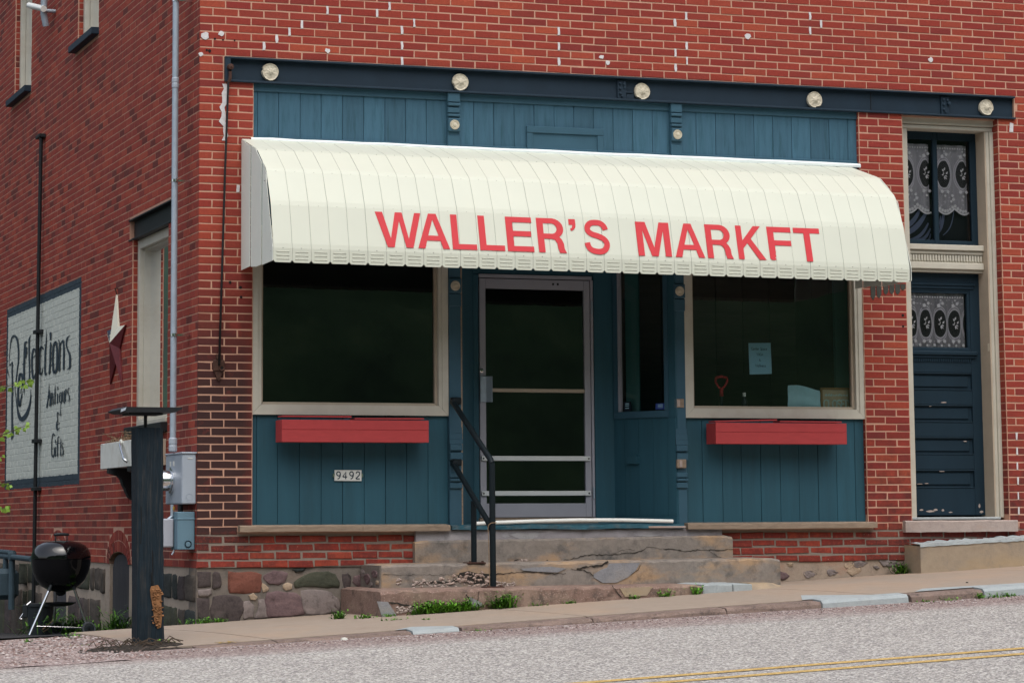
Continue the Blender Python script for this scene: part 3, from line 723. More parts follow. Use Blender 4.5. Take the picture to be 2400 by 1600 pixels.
while y < 15:
    w = random.uniform(.34, .52)
    for (zt, zb) in ((-.125+jit(.01), -.335+jit(.012)), (-.405+jit(.012), -.74-.036*y+jit(.02))):
        w2 = w*random.choice((1, 1, .46)); ys_ = [(y, y+w)] if w2 == w else [(y, y+w*.52), (y+w*.62, y+w)]
        for a_, b_ in ys_:
            if any(a_ < yc+.46 and b_ > yc-.46 for yc in (3.10, 6.10)): continue
            stone([(a_+jit(.015), zb), ((a_+b_)/2, zb+jit(.012)), (b_+jit(.015), zb+jit(.01)), (b_+jit(.012), (zb+zt)/2), (b_+jit(.015), zt), ((a_+b_)/2, zt+jit(.012)), (a_+jit(.015), zt), (a_+jit(.012), (zb+zt)/2)], FYZ(.008), .014, random.choice((SM[6], SM[7], SM[7], SM[2], SM[4])))
    y += w + .055
# boards closing the two cellar arches
for yc in (3.10, 6.10):
    poly = [(yc-.40, -.80-.03*yc), (yc+.40, -.80-.03*yc), (yc+.40, -.10)] + [(yc+.40*t, arch_z(t)-.02) for t in (.8, .55, .3, 0, -.3, -.55, -.8)] + [(yc-.40, -.10)]
    MB().prism(poly, FYZ(.035), 0, .05).build('cellar_board', M['wood_grey'], bld)
    MB().box(.10, .13, yc-.5, yc+.5, -1.2, .05).build('cellar_void', M['void'], bld)

# ------------------------------------------------------------------ steel beam with rosettes
beam = MB()
beam.box(.215, 7.758, .030, .06, 3.985, 4.19)
beam.box(.212, 7.761, -.028, .034, 4.176, 4.193, c=.003); beam.box(.212, 7.761, -.028, .034, 3.979, 3.996, c=.003)
beam.box(.212, .262, -.026, .032, 3.994, 4.178, c=.003)
beam_o = beam.build('steel_beam', M['navy'], bld)
MB().box(6.285, 6.291, .026, .031, 3.997, 4.175).build('seam', M['black'], beam_o)
def bracket(x, full):
    mb = MB(); mb.box(x-.042, x+.042, .008, .032, 4.0, 4.165, c=.004)
    for bx, bz in ((-.02, 4.135), (-.018, 4.09), (-.018, 4.045), (.018, 4.13), (0, 4.02)):
        mb.lathe((x+bx, .010, bz), [(.0, -.016), (.011, -.014), (.012, 0.0)], 8, 'y')
    if full:
        mb.box(x+.038, x+.105, .010, .022, 4.055, 4.068); mb.box(x+.045, x+.115, .012, .024, 4.005, 4.045)
        mb.box(x+.015, x+.037, .002, .010, 4.09, 4.155)
    else:
        mb.lathe((x+.03, .0, 4.10), [(0, -.02), (.016, -.018), (.018, .01)], 10, 'y')
    mb.build('bolted_bracket', M['navy'], beam_o)
bracket(3.825, True); bracket(7.045, False)
for i, (rx, rz) in enumerate(((.613, 4.082), (2.314, 4.075), (4.018, 4.072), (5.71, 4.074), (7.471, 4.082))):
    mb = MB(); n = 40; a0 = .6*i
    prof = ((1.0, .012), (1.0, -.004), (.93, -.016), (.78, -.010), (.45, -.013), (.22, -.022), (.10, -.026))
    for r_, h in prof:
        for k in range(n):
            th = 2*math.pi*k/n
            pet = .0013*math.cos(8*th+a0) if .2 < r_ < .9 else 0
            edge = 1 + (.022*math.sin(3*th+i) + jit(.012) if r_ > .9 else 0)
            if r_ > .9 and abs(((th-(2.9+.7*i)+math.pi) % (2*math.pi))-math.pi) < .22: edge *= .90
            mb.v.append((rx+.0745*r_*edge*math.cos(th), .012+h+pet+(jit(.0012) if .2 < r_ < .95 else 0), rz+.0765*r_*edge*math.sin(th)))
    mb.v.append((rx, -.015, rz)); last = (len(prof)-1)*n
    for a in range(len(prof)-1):
        for k in range(n): mb.f.append((a*n+k, a*n+(k+1) % n, (a+1)*n+(k+1) % n, (a+1)*n+k)); mb.m.append(0)
    for k in range(n): mb.f.append((last+k, last+(k+1) % n, len(mb.v)-1)); mb.m.append(0)
    mb.build('rosette', M['cream'], beam_o)

# ------------------------------------------------------------------ boarded shopfront
def boards(parent, cuts, z0, z1, y0, y1, m, name='board', gap=.0028, notch=None):
    for a, b in zip(cuts[:-1], cuts[1:]):
        yj = jit(.0018)
        MB().box(a+gap/2, b-gap/2, y0+yj, y1, z0, z1, c=.003).build(name, m, parent)
up = [(.468, .513, .698, .887, 1.072, 1.261, 1.450, 1.641, 1.827, 2.015, 2.205), (2.312, 2.447, 2.633, 2.820, 3.007, 3.194, 3.380, 3.565, 3.752, 3.939, 4.127, 4.292), (4.392, 4.551, 4.740, 4.929, 5.117, 5.303, 5.490, 5.678, 5.867, 6.054, 6.144)]
upper = MB().box(.45, 6.16, .068, .10, 2.6, 3.985).build('upper_panel', M['void'], bld)
for cu in up:
    boards(upper, cu, 2.72, 3.925, .046, .07, M['blue'])
    MB().box(cu[0], cu[-1], .028, .062, 3.917, 3.982, c=.004).build('top_trim', M['blue_trim'], upper)
    MB().box(cu[0]+.004, cu[-1]-.004, .030, .060, 3.495, 3.535, c=.004).build('bottom_trim', M['blue_trim'], upper)
fr = MB()
fr.box(2.930, 3.650, .020, .052, 3.665, 3.723, c=.003); fr.box(2.930, 2.985, .022, .052, 3.45, 3.662, c=.003); fr.box(3.593, 3.650, .022, .052, 3.45, 3.662, c=.003)
fr.build('vent_frame', M['blue_trim'], upper); MB().box(2.98, 3.60, .036, .055, 3.45, 3.67).build('vent_board', M['blue_trim'], upper)

def low_panel(cuts):
    o = MB().box(cuts[0]-.005, cuts[-1]+.005, .066, .10, .25, 1.26).build('lower_panel', M['void'], bld)
    boards(o, cuts, .272, 1.215, .046, .07, M['blue_shaded']); return o
low_panel((.462, .514, .695, .884, 1.073, 1.261, 1.450, 1.637, 1.825, 2.016, 2.196)); low_panel((4.388, 4.558, 4.749, 4.933, 5.121, 5.309, 5.493, 5.683, 5.867, 6.051, 6.150))

# posts with turned mouldings and small rosettes
for (xa, xb) in ((2.196, 2.303), (4.288, 4.390)):
    post = MB()
    post.box(xa, xb, .004, .075, .262, 3.98, c=.004)
    w = .003
    for za, zb, yy in ((3.895, 3.98, -.012), (3.862, 3.888, -.020), (3.800, 3.850, -.012), (3.768, 3.792, -.020), (3.640, 3.755, -.024), (3.49, 3.608, -.004),
                       (2.245, 2.37, -.016), (2.13, 2.24, -.010), (.900, .955, -.024), (.818, .885, -.030), (.672, .716, -.012), (.640, .664, -.022), (.580, .628, -.014)):
        post.box(xa-w, xb+w, yy, .02, za, zb, c=.006)
    # flared section of the lower post
    yb = .006
    for i, (za, zb) in enumerate(((1.10, 1.05), (1.05, 1.00), (1.00, .957))):
        post.box(xa-.002-.002*i, xb+.002+.002*i, -.004-.006*i, .02, zb, za-.001)
    po = post.build('post', M['blue_shaded'] if False else M['blue_trim'], bld)
    for zz, yy, m in ((3.697, -.026, M['cream']), (2.305, -.018, M['cream'])):
        mb = MB(); xc = (xa+xb)/2
        mb.lathe((xc, yy, zz), [(.041, .012), (.043, .0), (.040, -.007), (.034, -.003), (.029, -.009), (.022, -.004), (.016, -.010), (.0, -.014)], 28, 'y')
        mb.build('rosette', m, po, smooth=False)
    if xa > 4:   # bare places where a rail was once fixed
        for za, zb in ((1.283, 1.359), (.755, .831)):
            MB().box(xa-.004, xb-.02, -.034 if zb < 1 else -.002, .0, za, zb, c=.004).build('bare_patch', M['sill_wood'], po)
            MB().box(xa+.014, xa+.042, -.040 if zb < 1 else -.008, .0, za+.006, zb-.008, c=.003).build('bare_patch', M['stone_sill'], po)

# wooden sills under the panels
for xa, xb, cut in ((.343, 2.172, 1.40), (4.357, 6.196, None)):
    mb = MB(); segs = [(xa, cut-.0015), (cut+.0015, xb)] if cut else [(xa, xb)]
    for a, b_ in segs:
        n = 14; xs_ = lin(a, b_, n); base = len(mb.v)
        for x in xs_:
            j = jit(.0025); dz = .006*math.sin(x*2.2); mb.v += [(x, -.082+jit(.002), .226+j*.5+dz*.3), (x, -.082+jit(.002), .268+j+dz*.4), (x, -.074, .276+j+dz*.4), (x, .07, .285), (x, .07, .226)]
        for i in range(n-1):
            for k in range(5): mb.f.append((base+i*5+k, base+(i+1)*5+k, base+(i+1)*5+(k+1) % 5, base+i*5+(k+1) % 5)); mb.m.append(0)
        mb.f.append(tuple(base+k for k in range(5))); mb.f.append(tuple(base+(n-1)*5+k for k in range(5))[::-1]); mb.m += [0, 0]
    mb.build('sill_board', M['sill_wood'], bld)

# shop windows: mitred casing in two steps, inner stop, glass
def mitre_frame(mb, x0, x1, z0, z1, w, y0, y1, g=.0012, mi=0):
    """four mitred boards round the rectangle (outer size given), front at y0"""
    o = [(x0, z0), (x1, z0), (x1, z1), (x0, z1)]; i_ = [(x0+w, z0+w), (x1-w, z0+w), (x1-w, z1-w), (x0+w, z1-w)]
    for k in range(4):
        j = (k+1) % 4; a, b_, c_, d = o[k], o[j], i_[j], i_[k]
        ux, uz = (b_[0]-a[0]), (b_[1]-a[1]); ln = math.hypot(ux, uz); ux, uz = ux/ln*g, uz/ln*g
        mb.prism([(a[0]+ux, a[1]+uz), (b_[0]-ux, b_[1]-uz), (c_[0]-ux, c_[1]-uz), (d[0]+ux, d[1]+uz)], FXZ(0), y0, y1, mi)
for xa, xb in ((.462, 2.192), (4.389, 6.152)):
    win = MB(); mitre_frame(win, xa, xb, 1.196, 2.78, .054, .012, .10); mitre_frame(win, xa+.0545, xb-.0545, 1.2505, 2.726, .030, .020, .10)
    wo = win.build('shop_window', M['beige'], bld)
    st = MB(); mitre_frame(st, xa+.085, xb-.085, 1.281, 2.695, .022, .060, .11); st.build('stop', M['beige_warm'], wo)
    MB().quad((xa+.09, .088, 1.285), (xb-.09, .088, 1.285), (xb-.09, .088, 2.69), (xa+.09, .088, 2.69)).build('pane', M['glass'], wo, fix=False)
    if xa > 4: MB().box(xa+.07, xb-.06, .118, .42, 1.225, 1.262, c=.003).build('inner_ledge', M['wood_grey'], wo)

# recessed entry: splayed walls, door, side light
ent = MB()
ent.box(2.30, 4.30, .0, .64, .24, .262)                       # floor board edge
ent.box(2.62, 3.97, .60, .64, 2.47, 2.80)
MB().box(2.2, 4.4, .012, .66, 2.76, 2.80).build('entry_ceiling', M['blue_trim'], bld)
ent_o = ent.build('entry_wall', M['blue_shaded'], bld)
MB().prism([(2.303, .03), (2.625, .60), (2.625, .635), (2.27, .03)], lambda u, v, d: (u, v, d), .262, 2.78).build('left_splay', M['blue_shaded'], ent_o)
MB().box(2.304, 2.322, .02, .058, .27, 2.76, c=.003).build('left_splay_trim', M['sill_wood'], ent_o)
MB().box(2.62, 2.672, .592, .64, .262, 2.47, c=.003).build('jamb_board', M['blue_shaded'], ent_o)
MB().box(3.762, 3.955, .590, .64, .262, 2.78, c=.003).build('jamb_board', M['blue_shaded'], ent_o)
MB().box(2.66, 3.77, .56, .64, .262, .330, c=.003).build('threshold', M['sill_wood'], ent_o)
# worn blue sill along the opening
mb = MB(); n = 40; xs_ = lin(2.190, 4.33, n)
for x in xs_:
    e = jit(.004) + (.010*math.sin(x*7) if x > 2.6 else 0); mb.v += [(x, -.065+jit(.006), .234+e*.4), (x, -.062+jit(.006), .262+e), (x, -.04, .274+e*.5), (x, .60, .285), (x, .60, .22)]
for i in range(n-1):
    for k in range(5): mb.f.append((i*5+k, (i+1)*5+k, (i+1)*5+(k+1) % 5, i*5+(k+1) % 5)); mb.m.append(0)
mb.f.append((0,1,2,3,4)); mb.f.append(tuple((n-1)*5+k for k in (4,3,2,1,0))); mb.m += [0,0]
mb.build('sill', M['blue_sill'], ent_o)
MB().box(3.99, 4.34, -.075, -.055, .236, .254, c=.003).build('loose_board', M['stone_sill'], ent_o)
# right splayed wall with a window, boards below
UX = Vector((.344, -.60, 0)); SL = UX.length; UX = UX/SL; NX = Vector((-UX.y, UX.x, 0))   # NX points into the building
NX = Vector((.60, .344, 0)).normalized()
def FS(u, v, d): p = Vector((3.945, .592, 0)) + UX*u + NX*d; return (p.x, p.y, v)
def sbox(mb, u0, u1, z0, z1, d0, d1): mb.prism([(u0, z0), (u1, z0), (u1, z1), (u0, z1)], FS, d0, d1)
sp = MB(); sbox(sp, 0, SL, .262, 1.20, .014, .05); sbox(sp, 0, .04, 1.2, 2.78, .0, .05); sbox(sp, SL-.075, SL, 1.2, 2.78, .0, .05); sbox(sp, .04, SL-.075, 2.6, 2.78, .0, .05)
spo = sp.build('right_splay', M['blue_shaded'], bld)
for a, b_ in zip((.0, .120, .275, .437, .595), (.120, .275, .437, .595, SL-.004)):
    q = MB(); sbox(q, a+.0012, b_-.0012, .345, 1.205, .0, .02); q.build('board', M['blue_shaded'], spo)
q = MB(); sbox(q, 0, SL-.002, .262, .342, -.004, .02); q.build('base_board', M['blue_shaded'], spo)
q = MB(); sbox(q, .012, .617, 1.203, 1.262, -.016, .02); sbox(q, .012, .055, 1.264, 2.6, -.012, .02); sbox(q, .575, .617, 1.264, 2.6, -.012, .02); q.build('side_light_frame', M['blue_trim'], spo)
q = MB(); sbox(q, .057, .082, 1.264, 2.6, -.004, .03); q.build('alu_stop', M['alu'], spo)
q = MB(); q.quad(FS(.06, 1.262, .026), FS(.575, 1.262, .026), FS(.575, 2.6, .026), FS(.06, 2.6, .026)); q.build('side_light_pane', M['glass_side'], spo, fix=False)
q = MB(); sbox(q, .085, .238, 1.255, 2.6, .075, .09); q.build('inner_jamb', M['blind'], spo)
q = MB(); sbox(q, .165, .285, .80, .862, -.030, .0); sbox(q, .185, .265, .862, .885, -.022, .0); q.build('mail_hook', M['blue_shaded'], spo)
# small lettered stickers on the side light
for (u0, u1, z0, z1, m, lab, cat) in ((.100, .180, 1.266, 1.352, M['sticker_dark'], 'small dark sticker in the lower left corner of the entry side light', 'sticker'), (.455, .565, 1.272, 1.326, M['sticker_blue'], 'small blue sticker in the lower right corner of the entry side light', 'sticker')):
    q = MB(); sbox(q, u0, u1, z0, z1, .018, .022); o = q.build('sticker', m, None); tag(o, lab, cat, 'stickers on the side light')
    q = MB(); 
    for t in (.3, .55, .75): sbox(q, u0+(u1-u0)*.25, u0+(u1-u0)*.75, z0+(z1-z0)*t, z0+(z1-z0)*(t+.08), .015, .0175)
    q.build('print', M['paper'], o)

# aluminium storm door
YD = .585
door = MB()
door.box(2.678, 2.735, YD, YD+.035, .337, 2.432, c=.002); door.box(3.668, 3.724, YD, YD+.035, .337, 2.432, c=.002)
door.box(2.7355, 3.6675, YD+.001, YD+.035, 2.345, 2.432, c=.002); door.box(2.7355, 3.6675, YD+.001, YD+.035, .337, .458, c=.002)
dr = door.build('shop_door', M['alu'], bld)
fr = MB(); fr.box(2.672, 3.745, YD-.004, YD+.04, 2.440, 2.472, c=.002); fr.box(3.728, 3.752, YD-.010, YD+.04, .335, 2.438, c=.002); fr.build('door_frame', M['alu'], dr)
MB().quad((2.73, YD+.02, .455), (3.67, YD+.02, .455), (3.67, YD+.02, 2.35), (2.73, YD+.02, 2.35)).build('pane', M['glass'], dr, fix=False)
MB().box(2.79, 3.662, YD-.012, YD+.016, 1.432, 1.464, c=.003).build('crossbar', M['beige_warm'], dr)
for zc in (.850, .545):
    mb = MB(); mb.box(2.685, 3.708, YD-.022, YD-.006, zc-.020, zc+.022, c=.003)
    o = mb.build('guard_bar', M['alu_bar'], dr); b2 = MB()
    for xx in (2.700, 3.690): b2.lathe((xx, YD-.023, zc), [(0, -.003), (.008, -.002), (.008, .004)], 8, 'y')
    b2.build('bolt', M['black'], dr)
    for xx in (2.69, 3.70): MB().box(xx-.006, xx+.006, YD-.007, YD+.002, zc-.02, zc+.02).build('spacer', M['black'], dr)
mb = MB()                                                     # ribbed pull plate
mb.box(2.675, 2.735, YD-.020, YD, 1.342, 1.570, c=.004)
for i in range(5): mb.box(2.736+i*.011, 2.744+i*.011, YD-.026, YD, 1.342, 1.570, c=.003)
mb.build('pull_handle', M['galv'], dr)
mb = MB(); mb.lathe((2.692, YD-.004, 1.618), [(0, -.008), (.010, -.008), (.018, -.004), (.019, .004)], 16, 'y'); mb.build('lock', M['chrome'], dr)
mb = MB(); mb.lathe((2.692, YD-.013, 1.616), [(0, 0), (.006, .0), (.006, .004)], 10, 'y'); mb.build('keyhole', M['black'], dr)
for za, zb in ((.50, .60), (2.13, 2.25)):
    mb = MB(); mb.tube([(3.738, YD-.018, za), (3.738, YD-.018, zb)], .009, 8); mb.build('hinge', M['galv'], dr)
mb = MB()
for xx in (3.375, 3.42): mb.lathe((xx, YD-.001, 2.395), [(0, -.004), (.010, -.003), (.010, .003)], 10, 'y')
mb.build('closer_holes', M['black'], dr)

# dark interior behind the shop windows
def room(x0, x1, y0, y1, z0, z1, m, name, front=False):
    mb = MB()
    mb.quad((x0, y0, z0), (x1, y0, z0), (x1, y1, z0), (x0, y1, z0)); mb.quad((x0, y0, z1), (x0, y1, z1), (x1, y1, z1), (x1, y0, z1))
    mb.quad((x0, y1, z0), (x1, y1, z0), (x1, y1, z1), (x0, y1, z1)); mb.quad((x0, y0, z0), (x0, y1, z0), (x0, y1, z1), (x0, y0, z1)); mb.quad((x1, y0, z0), (x1, y0, z1), (x1, y1, z1), (x1, y1, z0))
    return mb.build(name, m, bld, fix=False)
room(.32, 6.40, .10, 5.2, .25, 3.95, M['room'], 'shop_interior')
mb = MB(); mb.box(6.06, 6.36, .40, .44, 1.0, 3.2); mb.build('inner_wall_strip', M['blind'], bld)
for i in range(7): MB().box(4.3+i*.28, 4.3+i*.28+.27, 1.60+jit(.005), 1.62, .3, 3.0).build('inner_board', M['room_warm'], bld)

# ------------------------------------------------------------------ navy side door, transom and beige casing
cas = MB()
cas.box(6.592, 7.605, .085, .28, 3.912, 3.974, c=.004); cas.box(6.592, 7.595, .105, .28, 3.872, 3.908, c=.006)
cas.box(7.545, 7.584, .090, .30, .31, 3.870, c=.006); cas.box(7.515, 7.548, .108, .34, .31, 3.870, c=.008)
cas.box(7.530, 7.556, .12, .34, .31, 3.870); cas.box(6.60, 6.70, .12, .34, .31, 3.87)
co = cas.build('door_casing', M['beige'], bld)
ja = MB(); ja.box(7.500, 7.53, .115, .36, .31, 3.870); ja.build('casing_jamb', M['beige_warm'], co)
tb = MB(); tb.box(6.70, 7.50, .17, .34, 2.760, 2.812, c=.006); tb.box(6.70, 7.50, .195, .34, 2.725, 2.757, c=.005); tb.box(6.70, 7.50, .215, .34, 2.650, 2.722); tb.box(6.70, 7.50, .18, .34, 2.585, 2.647, c=.006); tb.box(6.70, 7.50, .21, .34, 2.560, 2.583)
to = tb.build('transom_bar', M['beige'], co)
for i in range(27):
    xx = 6.71+i*.0293; MB().box(xx, xx+.018, .197, .22, 2.662, 2.718, c=.002).build('dentil', M['beige'], co)
bell = MB(); bell.box(7.497, 7.512, .13, .16, 1.83, 1.905, c=.004); bell.build('bell_push', M['cream'], co)
Yt = .275
tr = MB(); tr.box(6.69, 7.052-.006, Yt, Yt+.04, 3.800, 3.875, c=.003); tr.box(7.10, 7.50, Yt, Yt+.04, 3.800, 3.875, c=.003); tr.box(7.045, 7.092, Yt-.006, Yt+.04, 2.812, 3.875, c=.005); tr.box(7.438, 7.505, Yt, Yt+.04, 2.812, 3.80, c=.004); tr.box(6.64, 6.704, Yt, Yt+.04, 2.812, 3.80); tr.box(6.70, 7.50, Yt+.002, Yt+.04, 2.812, 2.862, c=.004)
tro = tr.build('transom_window', M['navy_door'], bld)
for a, b_ in ((6.70, 7.047), (7.09, 7.442)): MB().quad((a, Yt+.02, 2.855), (b_, Yt+.02, 2.855), (b_, Yt+.02, 3.805), (a, Yt+.02, 3.805)).build('pane', M['glass_clear'], tro, fix=False)
Yn = .29
nd = MB()
nd.box(6.64, 6.752, Yn, Yn+.045, .335, 2.556, c=.003); nd.box(7.400, 7.530, Yn, Yn+.045, .335, 2.556, c=.003)
nd.box(6.7525, 7.3995, Yn+.001, Yn+.045, 2.395, 2.556)
rails = [(1.640, 1.862), (1.345, 1.475), (1.050, 1.180), (.752, .885), (.335, .580)]
for za, zb in rails: nd.box(6.7525, 7.3995, Yn+.001, Yn+.045, za, zb, c=.003)
ndo = nd.build('navy_door', M['navy_door'], bld, label='navy panelled door with a lace curtained light')
for za, zb in ((1.475, 1.640), (1.180, 1.345), (.885, 1.050), (.580, .752)):
    p = MB(); p.box(6.75, 7.402, Yn+.022, Yn+.04, za-.004, zb+.004); p.box(6.785, 7.365, Yn+.010, Yn+.03, za+.030, zb-.030, c=.008); p.build('door_panel', M['navy_door'], ndo)
    q = MB(); q.box(6.753, 7.399, Yn-.004, Yn+.02, zb-.014, zb-.002, c=.003); q.box(6.753, 7.399, Yn-.003, Yn+.02, za+.002, za+.012, c=.003); q.build('panel_moulding', M['navy_door'], ndo)
mo = MB(); mo.box(6.70, 7.452, Yn-.020, Yn+.01, 2.440, 2.466, c=.006); mo.box(6.72, 7.44, Yn-.012, Yn+.01, 2.412, 2.438, c=.005); mo.box(6.70, 7.455, Yn-.032, Yn+.01, 1.795, 1.838, c=.010); mo.box(6.72, 7.44, Yn-.016, Yn+.01, 1.772, 1.793, c=.004)
mo.build('door_moulding', M['navy_door'], ndo)
for i in range(34): 
    xx = 6.755+i*.0189; MB().box(xx, xx+.011, Yn-.010, Yn+.005, 1.738, 1.768).build('door_dentil', M['navy_door'], ndo)
st = MB(); st.box(6.74, 7.40, Yn+.006, Yn+.04, 2.372, 2.398, c=.004); st.box(7.372, 7.402, Yn+.006, Yn+.04, 1.862, 2.372, c=.004); st.box(6.74, 7.40, Yn+.006, Yn+.04, 1.850, 1.872, c=.004); st.build('light_stop', M['navy_door'], ndo)
MB().quad((6.73, Yn+.03, 1.86), (7.375, Yn+.03, 1.86), (7.375, Yn+.03, 2.375), (6.73, Yn+.03, 2.375)).build('pane', M['glass_clear'], ndo, fix=False)
# chipped paint: pale scuffs on the door
sc_ = MB()
for xx, zz, w, h in ((7.10, 1.365, .03, .006), (7.06, .735, .028, .006), (7.31, 1.01, .018, .005), (6.83, .62, .03, .004), (6.90, .625, .02, .004), (6.84, .385, .02, .008), (6.93, .372, .045, .010), (6.985, .385, .022, .010), (7.06, .380, .014, .012), (7.46, .365, .02, .012), (7.14, .362, .02, .006), (6.96, 1.33, .012, .004), (6.78, .76, .016, .004), (7.44, .42, .01, .02)):
    sc_.prism([(xx-w, zz-h*.3+jit(.002)), (xx-w*.2, zz-h+jit(.002)), (xx+w, zz-h*.4), (xx+w*.8, zz+h*.6), (xx, zz+h), (xx-w*.8, zz+h*.4)], FXZ(Yn-.0015), 0, .004)
sc_.build('paint_chips', M['stone_sill'], ndo)
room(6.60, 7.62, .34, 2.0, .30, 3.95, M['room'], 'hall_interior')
# stone sill and its white nosing
mb = MB(); n = 16; xs_ = lin(6.492, 7.640, n)
for x in xs_:
    e = jit(.003); mb.v += [(x, -.05+jit(.004), .185+e), (x, -.052+jit(.003), .278+e), (x, -.040, .288+e), (x, .30, .292), (x, .30, .185)]
for i in range(n-1):
    for k in range(5): mb.f.append((i*5+k, (i+1)*5+k, (i+1)*5+(k+1) % 5, i*5+(k+1) % 5)); mb.m.append(0)
mb.f.append((0,1,2,3,4)); mb.f.append(tuple((n-1)*5+k for k in (4,3,2,1,0))); mb.m += [0,0]
mb.build('stone_sill', M['stone_sill'], bld)
MB().box(6.60, 7.515, .03, .30, .292, .318, c=.008).build('white_threshold', M['curb_new'], bld)

# ------------------------------------------------------------------ side wall windows
lin_ = MB(); lin_.box(.045, .07, .965, 2.725, 2.90, 3.085); lin_.box(-.010, .06, .955, 2.735, 3.078, 3.093, c=.002); lin_.box(-.010, .06, .955, 2.735, 2.893, 2.908, c=.002); lin_.build('side_lintel', M['black'], bld)
sw = MB()
def yz_frame(mb, y0, y1, z0, z1, w, x0, x1):
    mb.box(x0, x1, y0, y0+w, z0, z1, c=.003); mb.box(x0, x1, y1-w, y1, z0, z1, c=.003); mb.box(x0+.001, x1, y0+w, y1-w, z1-w, z1, c=.003); mb.box(x0+.001, x1, y0+w, y1-w, z0, z0+w*.8, c=.003)
yz_frame(sw, 1.135, 2.595, 1.175, 2.892, .085, .050, .10)
swo = sw.build('side_window', M['beige'], bld)
q = MB(); q.box(.09, .165, 2.49, 2.515, 1.23, 2.82); q.box(.09, .165, 1.20, 1.225, 1.23, 2.82); q.box(.09, .165, 1.2, 2.515, 2.79, 2.82); q.box(.09, .165, 1.2, 2.515, 1.225, 1.255); q.build('reveal', M['beige'], swo)
MB().box(.172, .178, 1.2, 2.50, 1.24, 2.80).build('blind', M['blind'], swo)
MB().quad((.150, 1.2, 1.24), (.150, 2.50, 1.24), (.150, 2.50, 2.80), (.150, 1.2, 2.80)).build('pane', M['glass_side'], swo, fix=False)
MB().box(-.062, .05, 1.115, 2.62, 1.088, 1.172, c=.004).build('side_sill', M['black'], bld)
MB().box(-.015, .05, 1.14, 2.3, 1.174, 1.215, c=.004).build('sub_sill', M['beige'], swo)
for (y0, y1), (s0, s1) in ((OPU1, (4.255, 5.455)), (OPU2, (8.02, 9.255))):
    MB().box(-.075, .10, s0, s1, 5.108, 5.178, c=.004).build('upper_sill', M['navy'], bld)
    u = MB(); yz_frame(u, y0+.005, y1-.005, 5.179, ZT-.02, .075, .055, .11); uo = u.build('upper_window', M['beige'], bld)
    q = MB(); q.box(.11, .155, y1-.10, y1-.08, 5.24, ZT-.1); q.box(.108, .16, y0+.08, y0+.1, 5.24, ZT-.1); q.build('sash', M['beige'], uo)
    MB().quad((.14, y0+.08, 5.24), (.14, y1-.08, 5.24), (.14, y1-.08, ZT-.09), (.14, y0+.08, ZT-.09)).build('pane', M['glass_side'], uo, fix=False)
    MB().box(.20, .21, y0, y1, 5.2, ZT-.05).build('inner_blind', M['room'], uo)

